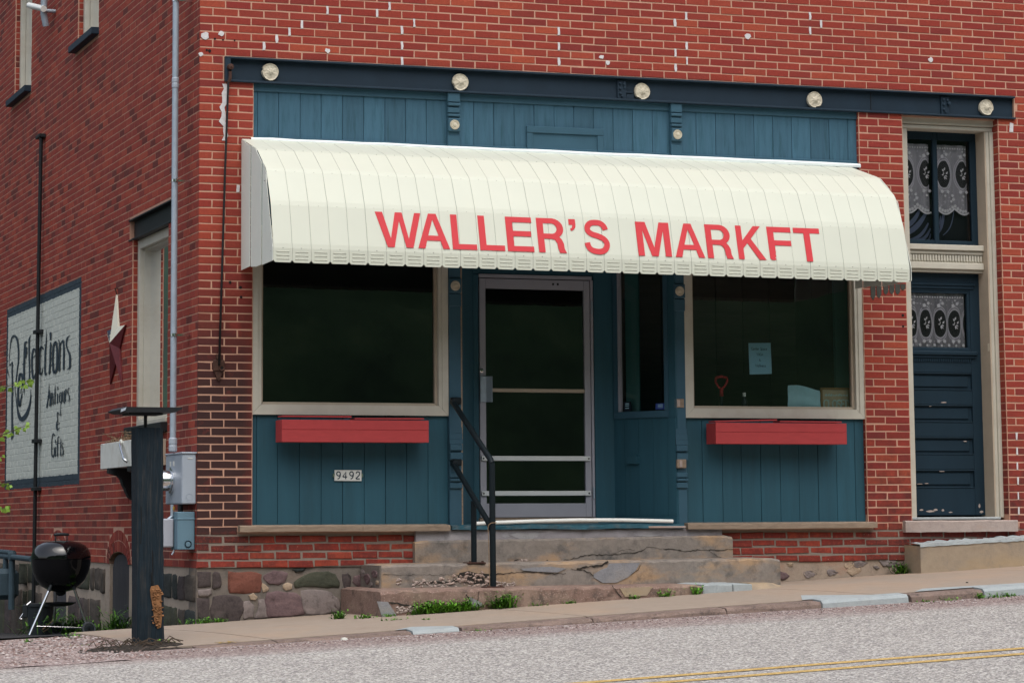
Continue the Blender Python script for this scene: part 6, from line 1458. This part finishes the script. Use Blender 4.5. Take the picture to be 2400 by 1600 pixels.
ha = MB(); ha.tube([(-.235, 1.92, 1.01), (-.255, 1.86, 1.0), (-.262, 1.78, .955), (-.262, 1.70, .90), (-.27, 1.62, .865), (-.25, 1.58, .84)], .013, 8); ha.build('chrome_hook', M['chrome'], wb, smooth=True)
ha = MB(); ha.lathe((-.235, 1.93, 1.015), [(0, -.01), (.03, -.006), (.032, .01)], 10, 'x'); ha.build('hook_plate', M['white'], wb)
tw = MB()
for _ in range(90):
    y = random.uniform(1.5, 2.8); x = random.uniform(-.21, -.05); a = random.uniform(0, math.pi); l_ = random.uniform(.06, .2); z = random.uniform(1.0, 1.06)
    tw.tube([(x, y, z), (x+jit(.05), y+l_*.5*math.cos(a), z+l_*.3*abs(math.sin(a))+.01), (x+jit(.08), y+l_*math.cos(a), z+l_*.6*abs(math.sin(a))-.01)], .0026, 4, caps=False)
o = tw.build('dry_twigs', M['twig'], None, fix=False, org=(-.1, 2.1, 1.02)); tag(o, 'tangle of dry twigs on the white window box', 'twigs', kind='stuff')

# gas meter at the left edge, white pipe and bracket near the upper windows
gm = thing('gas_meter', 'dark blue grey gas meter and pipes against the side wall at the left edge', 'gas meter', (-.25, 7.9, -.75))
mb = MB(); mb.tube([(-.22, 6.35, -.052), (-.22, 7.5, -.040), (-.22, 8.6, -.035)], .030, 10); mb.tube([(-.22, 7.55, -.60), (-.22, 7.55, .03)], .034, 10); mb.tube([(-.22, 7.55, .005), (-.22, 8.8, .015)], .026, 8); mb.lathe((-.22, 7.55, -.07), [(.045, 0), (.048, .03), (.048, .07), (.042, .09)], 12); mb.build('pipes', M['gas'], gm)
mb = MB(); mb.box(-.36, -.10, 7.75, 8.15, -.50, -.17, c=.05); mb.lathe((-.37, 7.95, -.36), [(.12, .02), (.11, -.02), (0, -.03)], 20, 'x'); mb.build('meter_body', M['gas'], gm)
mb = MB(); mb.tube([(-.22, 7.95, -.17), (-.22, 7.95, -.05)], .03, 10); mb.build('riser', M['gas'], gm)
wp = thing('vent_pipe', 'short white pipe with a grey upright near the top left window', 'pipe', (-.12, 6.9, 5.8))
mb = MB(); mb.tube([(-.135, 7.42, 5.965), (-.135, 6.55, 5.770)], .034, 12); mb.build('white_arm', M['pvc'], wp, smooth=True, sharp=40)
mb = MB(); mb.tube([(-.12, 6.60, 6.6), (-.12, 6.62, 5.72), (-.09, 6.64, 5.60)], .036, 12); mb.tube([(-.12, 6.6, 5.76), (0, 6.6, 5.76)], .02, 8); mb.build('upright', M['galv'], wp, smooth=True, sharp=40)

# ------------------------------------------------------------------ things in the right shop window
def lett(mb, txt, x, z, h, y, sp=.62, w=None):
    w = w or h*.13
    SEG = {'A': [[(0,0),(.3,1),(.6,0)],[(.1,.35),(.5,.35)]], 'C': [[(.6,.85),(.4,1),(.15,.95),(0,.7),(0,.3),(.15,.05),(.4,0),(.6,.15)]], 'e': [[(.05,.33),(.5,.33),(.48,.5),(.28,.65),(.08,.52),(.02,.3),(.1,.06),(.3,0),(.5,.08)]], 'n': [[(.05,.62),(.05,0)],[(.05,.45),(.25,.62),(.45,.55),(.48,.3),(.48,0)]],
           't': [[(.2,.95),(.2,.1),(.35,0)],[(.02,.62),(.4,.62)]], 'r': [[(.05,.62),(.05,0)],[(.05,.42),(.2,.6),(.38,.6)]], 'S': [[(.55,.85),(.35,1),(.1,.9),(.08,.68),(.3,.52),(.52,.38),(.52,.12),(.3,0),(.02,.12)]], 'p': [[(.05,.62),(.05,-.3)],[(.05,.5),(.28,.63),(.48,.45),(.45,.12),(.22,0),(.05,.12)]],
           'a': [[(.08,.5),(.28,.63),(.46,.5),(.46,0)],[(.46,.36),(.2,.34),(.04,.16),(.2,0),(.46,.12)]], 'c': [[(.45,.52),(.25,.63),(.05,.4),(.06,.15),(.25,0),(.46,.1)]], 'Y': [[(0,1),(.3,.5),(.6,1)],[(.3,.5),(.3,0)]], 'O': [[(.3,1),(.05,.8),(0,.5),(.05,.2),(.3,0),(.55,.2),(.6,.5),(.55,.8),(.3,1)]],
           'G': [[(.58,.82),(.35,1),(.08,.85),(0,.5),(.08,.15),(.35,0),(.58,.15),(.58,.45),(.35,.45)]], '&': [[(.6,0),(.12,.7),(.15,.95),(.32,.95),(.38,.75),(.05,.35),(.08,.08),(.3,0),(.55,.35)]], 'W': [[(0,1),(.18,0),(.36,.8),(.54,0),(.72,1)]], 'l': [[(.15,1),(.15,0)]], 's': [[(.42,.52),(.22,.63),(.06,.5),(.22,.34),(.42,.2),(.25,0),(.04,.1)]],
           'L': [[(.05,1),(.05,0),(.5,0)]], 'E': [[(.5,1),(.05,1),(.05,0),(.5,0)],[(.05,.52),(.42,.52)]], 'D': [[(.05,0),(.05,1),(.3,1),(.55,.75),(.55,.25),(.3,0),(.05,0)]]}
    for ch in txt:
        if ch == ' ': x += h*.35; continue
        for pl in SEG[ch]: ribbon(mb, [(x+u*h, z+v*h) for u, v in pl], w, FXZ(0), y)
        x += h*({'W': .85, 'l': .32, 't': .45, 'r': .45}.get(ch, sp))
nt_ = thing('paper_notice', 'pale blue paper notice reading Center Space YOGA & Wellness inside the right shop window', 'paper notice', (5.17, .12, 1.59))
mb = MB(); mb.prism([(5.062, 1.588), (5.280, 1.596), (5.274, 1.874), (5.056, 1.868)], FXZ(.115), 0, .002); mb.build('sheet', M['paper'], nt_)
mb = MB(); lett(mb, 'Center Space', 5.083, 1.806, .024, .1135, .58); lett(mb, 'YOGA', 5.132, 1.756, .024, .1135, .70); lett(mb, '&', 5.158, 1.707, .022, .1135); lett(mb, 'Wellness', 5.120, 1.656, .024, .1135, .58); mb.build('print', M['ink'], nt_, fix=False)
mb = MB(); nx, nz = 14, 8
for j in range(nz):
    for i in range(nx):
        u, v = i/(nx-1), j/(nz-1); top = 1.497 - .010*u - .030*max(0, u-.3)/.7 + .006*math.sin(u*5); xx = 5.449 + u*.312 + (.012*math.sin(v*2.2) if u > .5 else .012*v*(1-u)); zz = 1.262 + (top-1.262)*v
        mb.v.append((xx, .15 + .014*math.sin(u*5+v*2) + .006*math.sin(v*9+u*3), zz))
for j in range(nz-1):
    for i in range(nx-1): mb.f.append((j*nx+i, j*nx+i+1, (j+1)*nx+i+1, (j+1)*nx+i)); mb.m.append(0)
o = mb.build('cloth', M['cloth'], None, smooth=True, fix=False, org=(5.6, .15, 1.262)); tag(o, 'light blue cloth draped in the lower right of the right shop window', 'cloth')
sg = thing('closed_sign', 'wood framed CLOSED sign leaning in the lower right corner of the shop window', 'sign', (5.93, .2, 1.262))
mb = MB(); yF = .17; mitre_frame(mb, 5.788, 6.09, 1.262, 1.482, .018, yF, yF+.02); mb.build('frame', M['wood'], sg)
MB().box(5.804, 6.075, yF+.008, yF+.015, 1.278, 1.466).build('face', M['sign_face'], sg)
mb = MB(); lett(mb, 'CLOSED', 5.820, 1.300, .072, yF+.005, .60, .013); 
for i in range(9): mb.add([(5.83+i*.026, yF+.005, 1.41+jit(.006)), (5.852+i*.026, yF+.005, 1.408+jit(.006)), (5.852+i*.026, yF+.005, 1.425+jit(.01)), (5.83+i*.026, yF+.005, 1.423+jit(.01))], [(0,1,2,3)])
mb.build('lettering', M['sign_text'], sg, fix=False)
sv = thing('shovel', 'red D shaped shovel grip showing in the right shop window', 'shovel', (4.87, .30, .9))
mb = MB(); mb.tube([(4.812, .30, 1.565), (4.868, .30, 1.578), (4.926, .30, 1.565)], .013, 8); mb.tube([(4.815, .30, 1.565), (4.812, .30, 1.53), (4.832, .30, 1.495), (4.862, .30, 1.465), (4.868, .30, 1.40)], .0105, 8); mb.tube([(4.924, .30, 1.565), (4.926, .30, 1.53), (4.905, .30, 1.495), (4.874, .30, 1.465), (4.868, .30, 1.40)], .0105, 8); mb.tube([(4.868, .30, 1.47), (4.868, .30, 1.40)], .018, 8); mb.build('grip', M['red_plastic'], sv, smooth=True)
mb = MB(); mb.tube([(4.868, .30, 1.41), (4.868, .30, .60)], .014, 8); mb.build('shaft', M['plastic'], sv)
bt = thing('bottle', 'small dark bottle with a pale cap on the right window ledge', 'bottle', (5.045, .2, 1.262))
mb = MB(); mb.lathe((5.045, .2, 1.262), [(0, 0), (.026, .0), (.026, .09), (.012, .115), (.012, .14)], 14); mb.build('body', M['plastic'], bt, smooth=True)
mb = MB(); mb.lathe((5.045, .2, 1.395), [(.015, 0), (.015, .035), (0, .036)], 12); mb.build('cap', M['white'], bt)

# ------------------------------------------------------------------ lace curtains
def lace_mat(name, x0, pitch, zc, rx, rz, base_):
    m = bpy.data.materials.new(name); m.use_nodes = True; nt = m.node_tree; b = nt.nodes['Principled BSDF']; P, x, y, z, g = pos(nt)
    xx = math_(nt, 'SUBTRACT', math_(nt, 'FRACT', math_(nt, 'DIVIDE', math_(nt, 'SUBTRACT', x, x0-pitch/2), pitch)), .5)
    dx = math_(nt, 'DIVIDE', math_(nt, 'MULTIPLY', xx, pitch), rx); dz = math_(nt, 'DIVIDE', math_(nt, 'SUBTRACT', z, zc), rz)
    d = math_(nt, 'SQRT', math_(nt, 'ADD', math_(nt, 'MULTIPLY', dx, dx), math_(nt, 'MULTIPLY', dz, dz)))
    inner = sstep(nt, d, 1.0, .94)
    a = math_(nt, 'MULTIPLY', base_, math_(nt, 'SUBTRACT', 1.0, math_(nt, 'MULTIPLY', inner, .86)))
    r1 = math_(nt, 'LESS_THAN', math_(nt, 'ABSOLUTE', math_(nt, 'SUBTRACT', d, 1.05)), .055); r2 = math_(nt, 'LESS_THAN', math_(nt, 'ABSOLUTE', math_(nt, 'SUBTRACT', d, 1.22)), .045)
    a = math_(nt, 'MAXIMUM', a, math_(nt, 'MULTIPLY', math_(nt, 'MAXIMUM', r1, r2), .85))
    fl = ramp(nt, noise(nt, P, 34, 3, .6), ((.56, 0.0), (.62, .8))); band = math_(nt, 'MAXIMUM', sstep(nt, dz, -1.0, -1.2), math_(nt, 'MULTIPLY', sstep(nt, dz, 1.05, 1.2), sstep(nt, dz, 2.4, 2.2)))
    a = math_(nt, 'MAXIMUM', a, math_(nt, 'MULTIPLY', fl, band))
    L(nt, a, b.inputs['Alpha']); b.inputs['Base Color'].default_value = (.80, .76, .82, 1); b.inputs['Roughness'].default_value = .9
    return m
LM1 = lace_mat('lace_transom', 7.195, .192, 3.49, .068, .128, .55); LM2 = lace_mat('lace_door', 6.965, .150, 2.095, .060, .128, .42)
def spray(mb, cx, cz, y, s=1.0, flip=1):
    for (u, v, a, l_) in ((-.3, .35, 2.2, .28), (-.05, .5, 1.1, .3), (-.35, -.1, 2.9, .22), (.0, -.35, -1.6, .34), (.25, -.2, -.4, .26), (.4, .1, .9, .3), (.22, -.42, -.9, .24), (-.2, .05, 1.6, .2)):
        p = Vector((cx+flip*u*.055*s, cz+v*.09*s)); t = Vector((flip*math.cos(a), math.sin(a))); nn = Vector((-t.y, t.x)); l2 = l_*.10*s
        base = len(mb.v); mb.v += [(p.x-t.x*l2*.5, y, p.y-t.y*l2*.5), (p.x+nn.x*l2*.32, y, p.y+nn.y*l2*.32), (p.x+t.x*l2*.7, y, p.y+t.y*l2*.7), (p.x-nn.x*l2*.32, y, p.y-nn.y*l2*.32)]; mb.f.append((base, base+1, base+2, base+3)); mb.m.append(0)
def flower(mb, cx, cz, y, r):
    base = len(mb.v); n = 12; mb.v += [(cx+r*(1+.22*math.cos(5*q*2*math.pi/n*1.0))*math.cos(q*2*math.pi/n), y, cz+r*(1+.22*math.cos(5*q*2*math.pi/n))*math.sin(q*2*math.pi/n)) for q in range(n)]; mb.f.append(tuple(base+q for q in range(n))); mb.m.append(0)
M['lace_motif'] = paint('lace_motif', (.85,.82,.84), .9, .1, 60)
def curtain(x0, x1, z0, z1, y, m, centers, zc, label, scallop=None, fold=.010, hang=None):
    t = thing('lace_curtain', label, 'curtain', ((x0+x1)/2, y, z0), 'lace curtains of the navy door')
    mb = MB(); nx = 44; nz = 14
    def yy(x, z): return y + fold*math.sin((x-x0)*42+.6*math.sin(z*3)) + fold*.5*math.sin((x-x0)*97)
    for j in range(nz):
        for i in range(nx):
            x = x0+(x1-x0)*i/(nx-1); zb = z0 if not scallop else z0 + .055*abs(math.sin(math.pi*(x-centers[0]+scallop/2)/scallop))**.0*(1-abs(math.cos(math.pi*(x-centers[0])/scallop)))
            z = zb+(z1-zb)*j/(nz-1); mb.v.append((x, yy(x, z), z))
    for j in range(nz-1):
        for i in range(nx-1): mb.f.append((j*nx+i, j*nx+i+1, (j+1)*nx+i+1, (j+1)*nx+i)); mb.m.append(0)
    mb.build('net', m, t, fix=False)
    mo_ = MB(); ym = y-fold*1.6-.002
    for i, cx in enumerate(centers):
        if x0+.02 < cx < x1-.0: spray(mo_, min(cx, x1-.03), zc, ym)
        for (u, v, r) in ((-.03, -.165, .017), (.03, -.165, .016), (.0, -.205, .012), (-.022, .165, .018), (.02, .185, .015), (.0, .215, .009), (.005, .245, .007), (.075, -.20, .014), (.085, -.235, .016), (.062, -.255, .012)):
            if x0 < cx+u < x1 and z0 < zc+v < z1: flower(mo_, cx+u, zc+v, ym, r)
    i = 0; x = x0+.01
    while x < x1-.005:
        flower(mo_, x, z1-.035, ym, .008); 
        x += .026
    if scallop:
        pts = []
        for i in range(40):
            x = x0+(x1-x0)*i/39; zb = z0 + .055*(1-abs(math.cos(math.pi*(x-centers[0])/scallop))); pts.append((x, zb))
        ribbon(mo_, pts, .016, FXZ(0), ym)
        for i in range(2, 38, 3): flower(mo_, pts[i][0], pts[i][1]+.028, ym, .015)
    mo_.build('lace_motif', M['lace_motif'], t, fix=False)
YC = .345
curtain(7.092, 7.44, 3.115, 3.765, YC, LM1, (7.195, 7.387), 3.49, 'lace curtain with two ovals in the right pane of the transom', .192)
curtain(6.70, 7.045, 3.115, 3.765, YC, LM1, (6.811, 7.003), 3.49, 'lace curtain with ovals in the left pane of the transom', .192)
curtain(6.735, 7.372, 1.865, 2.372, YC, LM2, (6.815, 6.965, 7.115, 7.265), 2.095, 'gathered lace curtain behind the light of the navy door', None, .012)
mb = MB(); mb.prism([(6.755, 2.30), (6.79, 2.30), (6.79, 2.10), (6.775, 2.05), (6.757, 2.06)], FXZ(.333), 0, .004); o = mb.build('old_paper_strip', M['cream'], None); tag(o, 'worn cream paper strip at the left edge of the navy door light', 'paper strip')
dp = thing('dark_drape', 'dark swagged drape with painted fold sheen low in the transom window', 'drape', (7.07, .37, 2.85))
mb = MB(); mb.quad((6.66, .375, 2.83), (7.46, .375, 2.83), (7.46, .375, 3.25), (6.66, .375, 3.25)); mb.build('cloth', M['drape'], dp, fix=False)
mb = MB()
for (xa, za, xb, zb, w) in ((6.72, 2.96, 6.95, 3.16, .045), (6.74, 2.90, 7.02, 3.14, .05), (6.82, 2.86, 7.03, 3.03, .032), (6.88, 2.86, 7.05, 2.98, .03), (6.95, 2.86, 7.05, 2.93, .02), (7.08, 2.90, 7.20, 3.16, .038), (7.05, 2.86, 7.16, 3.10, .022), (7.18, 2.92, 7.30, 3.15, .012)):
    p = []; n = 9
    for i in range(n): t = i/(n-1); p.append((xa+(xb-xa)*t+.02*math.sin(math.pi*t), za+(zb-za)*t - .03*math.sin(math.pi*t)))
    ribbon(mb, p, w, FXZ(0), .362, wf=[w*(.35+.65*math.sin(math.pi*(.15+.8*i/(n-1)))) for i in range(n)])
mb.build('fold', M['drape_fold_sheen'], dp, fix=False)  # pale strips paint the sheen of the folds onto the dark cloth

# ------------------------------------------------------------------ weeds, sapling, pebbles
def blade(mb, p, dirv, l_, w, droop, mi=0):
    d = Vector(dirv).normalized(); s_ = d.cross(Vector((0, 0, 1))); s_ = s_.normalized() if s_.length > .01 else Vector((1, 0, 0))
    p = Vector(p); base = len(mb.v)
    for t, ww in ((0, .5), (.4, 1), (.75, .75), (1, .05)):
        q = p + d*l_*t - Vector((0, 0, droop*l_*t*t)); mb.v += [tuple(q-s_*w*ww*.5), tuple(q+s_*w*ww*.5)]
    for i in range(3): mb.f.append((base+2*i, base+2*i+1, base+2*i+3, base+2*i+2)); mb.m.append(mi)
def weed(x, y, z, wx, h, n, label, dark=False, group='weeds along the steps and walls'):
    mb = MB()
    for _ in range(n):
        a = random.uniform(0, 2*math.pi); px, py = x+random.gauss(0, wx*.30), y+random.gauss(0, .022)
        up_ = random.uniform(.5, 1.6); l_ = h*random.uniform(.45, 1.05)
        st_ = Vector((px, py, z-.008)); dv = Vector((math.cos(a)*.75, math.sin(a)*.55-.15, up_)).normalized()
        blade(mb, st_, dv, l_, random.uniform(.008, .018), random.uniform(.1, .6), 0 if random.random() < .72 else 1)
        for _k in range(2):
            q = st_ + dv*l_*random.uniform(.35, .9); a2 = random.uniform(0, 6.28); blade(mb, q, (math.cos(a2), math.sin(a2)*.7-.2, random.uniform(.1, .9)), h*random.uniform(.15, .35), random.uniform(.008, .016), .3, 0 if random.random() < .75 else 1)
    ms = [M['leaf_dark'], M['leaf']] if dark else [M['leaf'], M['leaf_dark']]
    o = mb.build('weed', ms, None, fix=False, org=(x, y, z)); tag(o, label, 'weed', group)
YS = -1.125
zs = lambda x: z_walk(x, YS)
weed(1.645, YS, zs(1.645), .17, .15, 170, 'round bright green weed in front of the bottom step, left of the wide tuft')
weed(1.825, YS, zs(1.825), .14, .13, 120, 'bright green weed tuft in front of the bottom step, left half of the wide pair')
weed(1.945, YS, zs(1.945), .15, .14, 130, 'bright green weed tuft in front of the bottom step beside its forked crack')
weed(2.265, YS, zs(2.265), .14, .18, 150, 'tall bright weed in front of the bottom step just right of the handrail post')
weed(1.09, YS, zs(1.09), .13, .065, 40, 'low weed under the left part of the bottom step')
weed(.935, -.95, z_walk(.935, -.95), .08, .10, 40, 'weed growing where the bottom step ends at the rubble wall', True)
weed(1.30, YS, zs(1.30), .09, .05, 30, 'small low weed right of the pale patch on the bottom step')
weed(1.50, YS, zs(1.50), .10, .055, 34, 'small dark weed left of the round bright weed', True)
weed(2.56, YS, zs(2.56), .12, .045, 30, 'flat small weed under the brown middle of the bottom step')
weed(2.84, YS, zs(2.84), .08, .055, 34, 'small weed left of the beige piece of the bottom step')
weed(3.40, YS, zs(3.40), .08, .06, 34, 'pale small weed right of the beige piece of the bottom step')
weed(3.68, YS, zs(3.68), .07, .10, 30, 'upright thin weed left of the pale kerb blocks')
weed(3.96, YS, zs(3.96), .08, .115, 34, 'spiky weed touching the left pale kerb block')
weed(5.12+1.30, -.06, z_walk(6.4, -.06), .11, .16, 60, 'dark weed in the corner beside the concrete door step', True)
weed(1.22, -1.55, z_walk(1.22, -1.55), .16, .035, 34, 'flat weed spreading on the sidewalk joint before the left end of the steps')
weed(1.41, -1.75, z_walk(1.41, -1.75), .07, .03, 18, 'tiny weed on the sidewalk above the pale curb piece')
for xx, wx, h, lab in ((1.52, .14, .04, 'low weed at the curb right of the first pale curb piece'), (5.27, .10, .045, 'small weed at the curb right of the long pale curb piece'), (5.48, .14, .05, 'low weed clump at the middle of the old curb between the two pale pieces'), (5.75, .10, .085, 'bushy weed at the curb touching the far right pale curb piece'), (5.88, .05, .06, 'small sprout at the foot of the right pale curb, nearest the bushy weed'), (5.98, .04, .06, 'small sprout at the foot of the right pale curb, middle one'), (6.05, .04, .05, 'small sprout at the foot of the right pale curb, rightmost')):
    weed(xx, -2.655, z_road(xx, -2.655), wx, h, 26, lab, False, 'weeds along the curb')
weed(.10, -.03, z_walk(.1, -.03), .34, .075, 80, 'strip of low weeds at the foot of the stone corner', True)
weed(-.30, .55, z_walk(-.3, 0)-.02, .22, .10, 50, 'weed clump at the side wall right of the timber post', True)
weed(-.74, -2.16, -.605, .10, .085, 40, 'small weed at the right foot of the timber post')
weed(-.62, -2.14, -.600, .08, .05, 24, 'flat weed right of the timber post foot')
weed(-1.27, -1.75, -.61, .14, .04, 26, 'flat weed in the gravel left of the timber post')
weed(-1.12, -.55, -.585, .16, .06, 40, 'weed at the left tip of the sidewalk')
weed(-1.55, -.9, -.60, .08, .05, 20, 'tiny weed in the gravel below the grill leg')
weed(-.40, 3.4, -.70, .38, .24, 150, 'tall grass behind the grill wheel', True)
weed(-.25, 2.9, -.69, .30, .14, 110, 'leafy weeds right of the grill wheel')
weed(-.45, 4.3, -.74, .35, .34, 150, 'tall dark grass behind the grill legs', True)
weed(-.12, 2.55, -.66, .22, .30, 70, 'tall grass stems in front of the cellar board', True)
mb = MB()
for _ in range(16):
    a = random.uniform(0, 6.28); x = -.38+random.gauss(0, .05); y = -2.42+random.gauss(0, .05); blade(mb, (x, y, z_walk(x, y)+.004), (math.cos(a), math.sin(a), .12), .035, .022, .2)
o = mb.build('yellow_leaves', M['leaf_yellow'], None, fix=False); tag(o, 'scatter of small yellow leaves on the sidewalk edge right of the post', 'leaves', kind='stuff')
# sapling reaching in from the left with clusters of leaves
sap = thing('sapling', 'young sapling with light green leaves reaching in from the left edge', 'sapling', (-2.1, -1.0, -.60))
tips = [((-1.86, -1.0, 1.33), (-1.57, -1.0, 1.395), 20), ((-1.86, -1.0, .95), (-1.56, -1.0, 1.07), 22), ((-1.84, -1.0, .60), (-1.70, -1.0, .62), 9), ((-1.88, -1.0, .40), (-1.73, -1.0, .43), 12), ((-1.88, -1.0, .80), (-1.77, -1.0, .82), 6)]
mb = MB(); mb.tube([(-2.1, -1.0, -.62), (-2.06, -1.02, .3), (-2.0, -1.0, 1.1), (-1.97, -1.0, 1.7)], [.022, .018, .012, .006], 7)
for a, b_, n in tips: mb.tube([(-2.03, -1.0, a[2]-.15), a, b_], [.008, .005, .002], 5)
mb.build('stem', M['bark'], sap)
mb = MB()
for a, b_, n in tips:
    for _ in range(n):
        t = random.uniform(0, 1.0); p = Vector(a).lerp(Vector(b_), t)+Vector((jit(.02), jit(.05), jit(.022))); an = random.uniform(0, 6.28); d = Vector((math.cos(an)*.7, jit(.4), -.5+jit(.5))).normalized(); s_ = Vector((d.z, 0.2, -d.x)).normalized(); l_ = random.uniform(.030, .052)
        base = len(mb.v); mb.v += [tuple(p), tuple(p+d*l_*.35+s_*l_*.42), tuple(p+d*l_*.6+s_*l_*.25), tuple(p+d*l_), tuple(p+d*l_*.6-s_*l_*.25), tuple(p+d*l_*.35-s_*l_*.42)]; mb.f.append(tuple(base+i for i in range(6))); mb.m.append(0)
mb.build('leaves', M['leaf_sapling'], sap, fix=False, kind='stuff')
# pebbles on the gravel apron, along the gutter, and roots and soil round the post
mb = MB()
def pebble(mb, x, y, z, r):
    base = len(mb.v); k = 6; a0 = random.random()
    for j, (zz, rr) in enumerate(((0, 1.0), (.55, .8))):
        for i in range(k): th = a0+2*math.pi*i/k; mb.v.append((x+r*rr*math.cos(th)*random.uniform(.8, 1.2), y+r*rr*math.sin(th)*random.uniform(.8, 1.2), z+r*zz))
    mb.v.append((x, y, z+r*.75))
    for i in range(k): mb.f.append((base+i, base+(i+1) % k, base+k+(i+1) % k, base+k+i)); mb.m.append(0); mb.f.append((base+k+i, base+k+(i+1) % k, base+2*k)); mb.m.append(0)
for _ in range(2600):
    x = random.uniform(-2.6, -.95); y = random.uniform(-3.0, -.45)
    pebble(mb, x, y, z_apron(x, y)-.002, random.choice((.006, .008, .010, .010, .014)))
for _ in range(2200):
    x = random.uniform(-1.5, 6.4); y = -2.68-abs(random.gauss(0, .16)); pebble(mb, x, y, z_road(x, y)+.004, random.choice((.004, .005, .006, .008)))
gm_, nt, bs = new_mat('pebble_mix'); P_, *_r2, g_ = pos(nt)
L(nt, ramp(nt, g_.outputs['Random Per Island'], ((0, (.10,.07,.065)), (.25, (.24,.16,.14)), (.5, (.34,.25,.23)), (.75, (.42,.36,.34)), (.92, (.55,.50,.48)), (1, (.08,.08,.085)))), bs.inputs['Base Color']); bs.inputs['Roughness'].default_value = .95
mb.build('pebbles', gm_, None, fix=False, kind='stuff'); 
mb = MB(); nx, ny = 26, 12
for i in range(nx):
    for j in range(ny):
        u, v = i/(nx-1), j/(ny-1); x = -1.45+.85*u; y = -2.52+.55*v; e = math.sin(math.pi*u)**.6*math.sin(math.pi*v)
        mb.v.append((x+jit(.01), y+jit(.01), z_apron(x, y)-.012+e*(.030+.05*max(0, u-.4))+jit(.012)*e))
for i in range(nx-1):
    for j in range(ny-1): mb.f.append((i*ny+j, (i+1)*ny+j, (i+1)*ny+j+1, i*ny+j+1)); mb.m.append(0)
mb.build('soil_mound', M['soil'], None, fix=False, kind='structure')
mb = MB()
for _ in range(34):
    x = random.uniform(-1.25, -.75); y = random.uniform(-2.35, -2.05); z = z_apron(x, y)+.01; a = random.uniform(-.5, .5)+random.choice((0, math.pi)); l_ = random.uniform(.05, .16)
    mb.tube([(x, y, z), (x+l_*.4*math.cos(a), y, z+random.uniform(.02, .06)), (x+l_*math.cos(a), y+jit(.03), z+random.uniform(-.01, .03))], .004, 5)
o = mb.build('roots', M['bark'], None, fix=False); tag(o, 'dark roots and debris at the foot of the timber post', 'roots', kind='stuff')
for nm, xx, yy, r, m, lab in (('stone', .475, -2.64, .030, M['white'], 'small white stone lying in the gutter against the curb'), ('stone', 6.0, -2.0, .012, M['crack'], 'tiny dark stone on the sidewalk near the right pale curb')):
    mb = MB(); pebble(mb, xx, yy, z_road(xx, yy)-.002 if yy < -2.5 else z_walk(xx, yy), r); o = mb.build(nm, m, None, fix=False, org=(xx, yy, z_road(xx, yy))); tag(o, lab, 'stone')
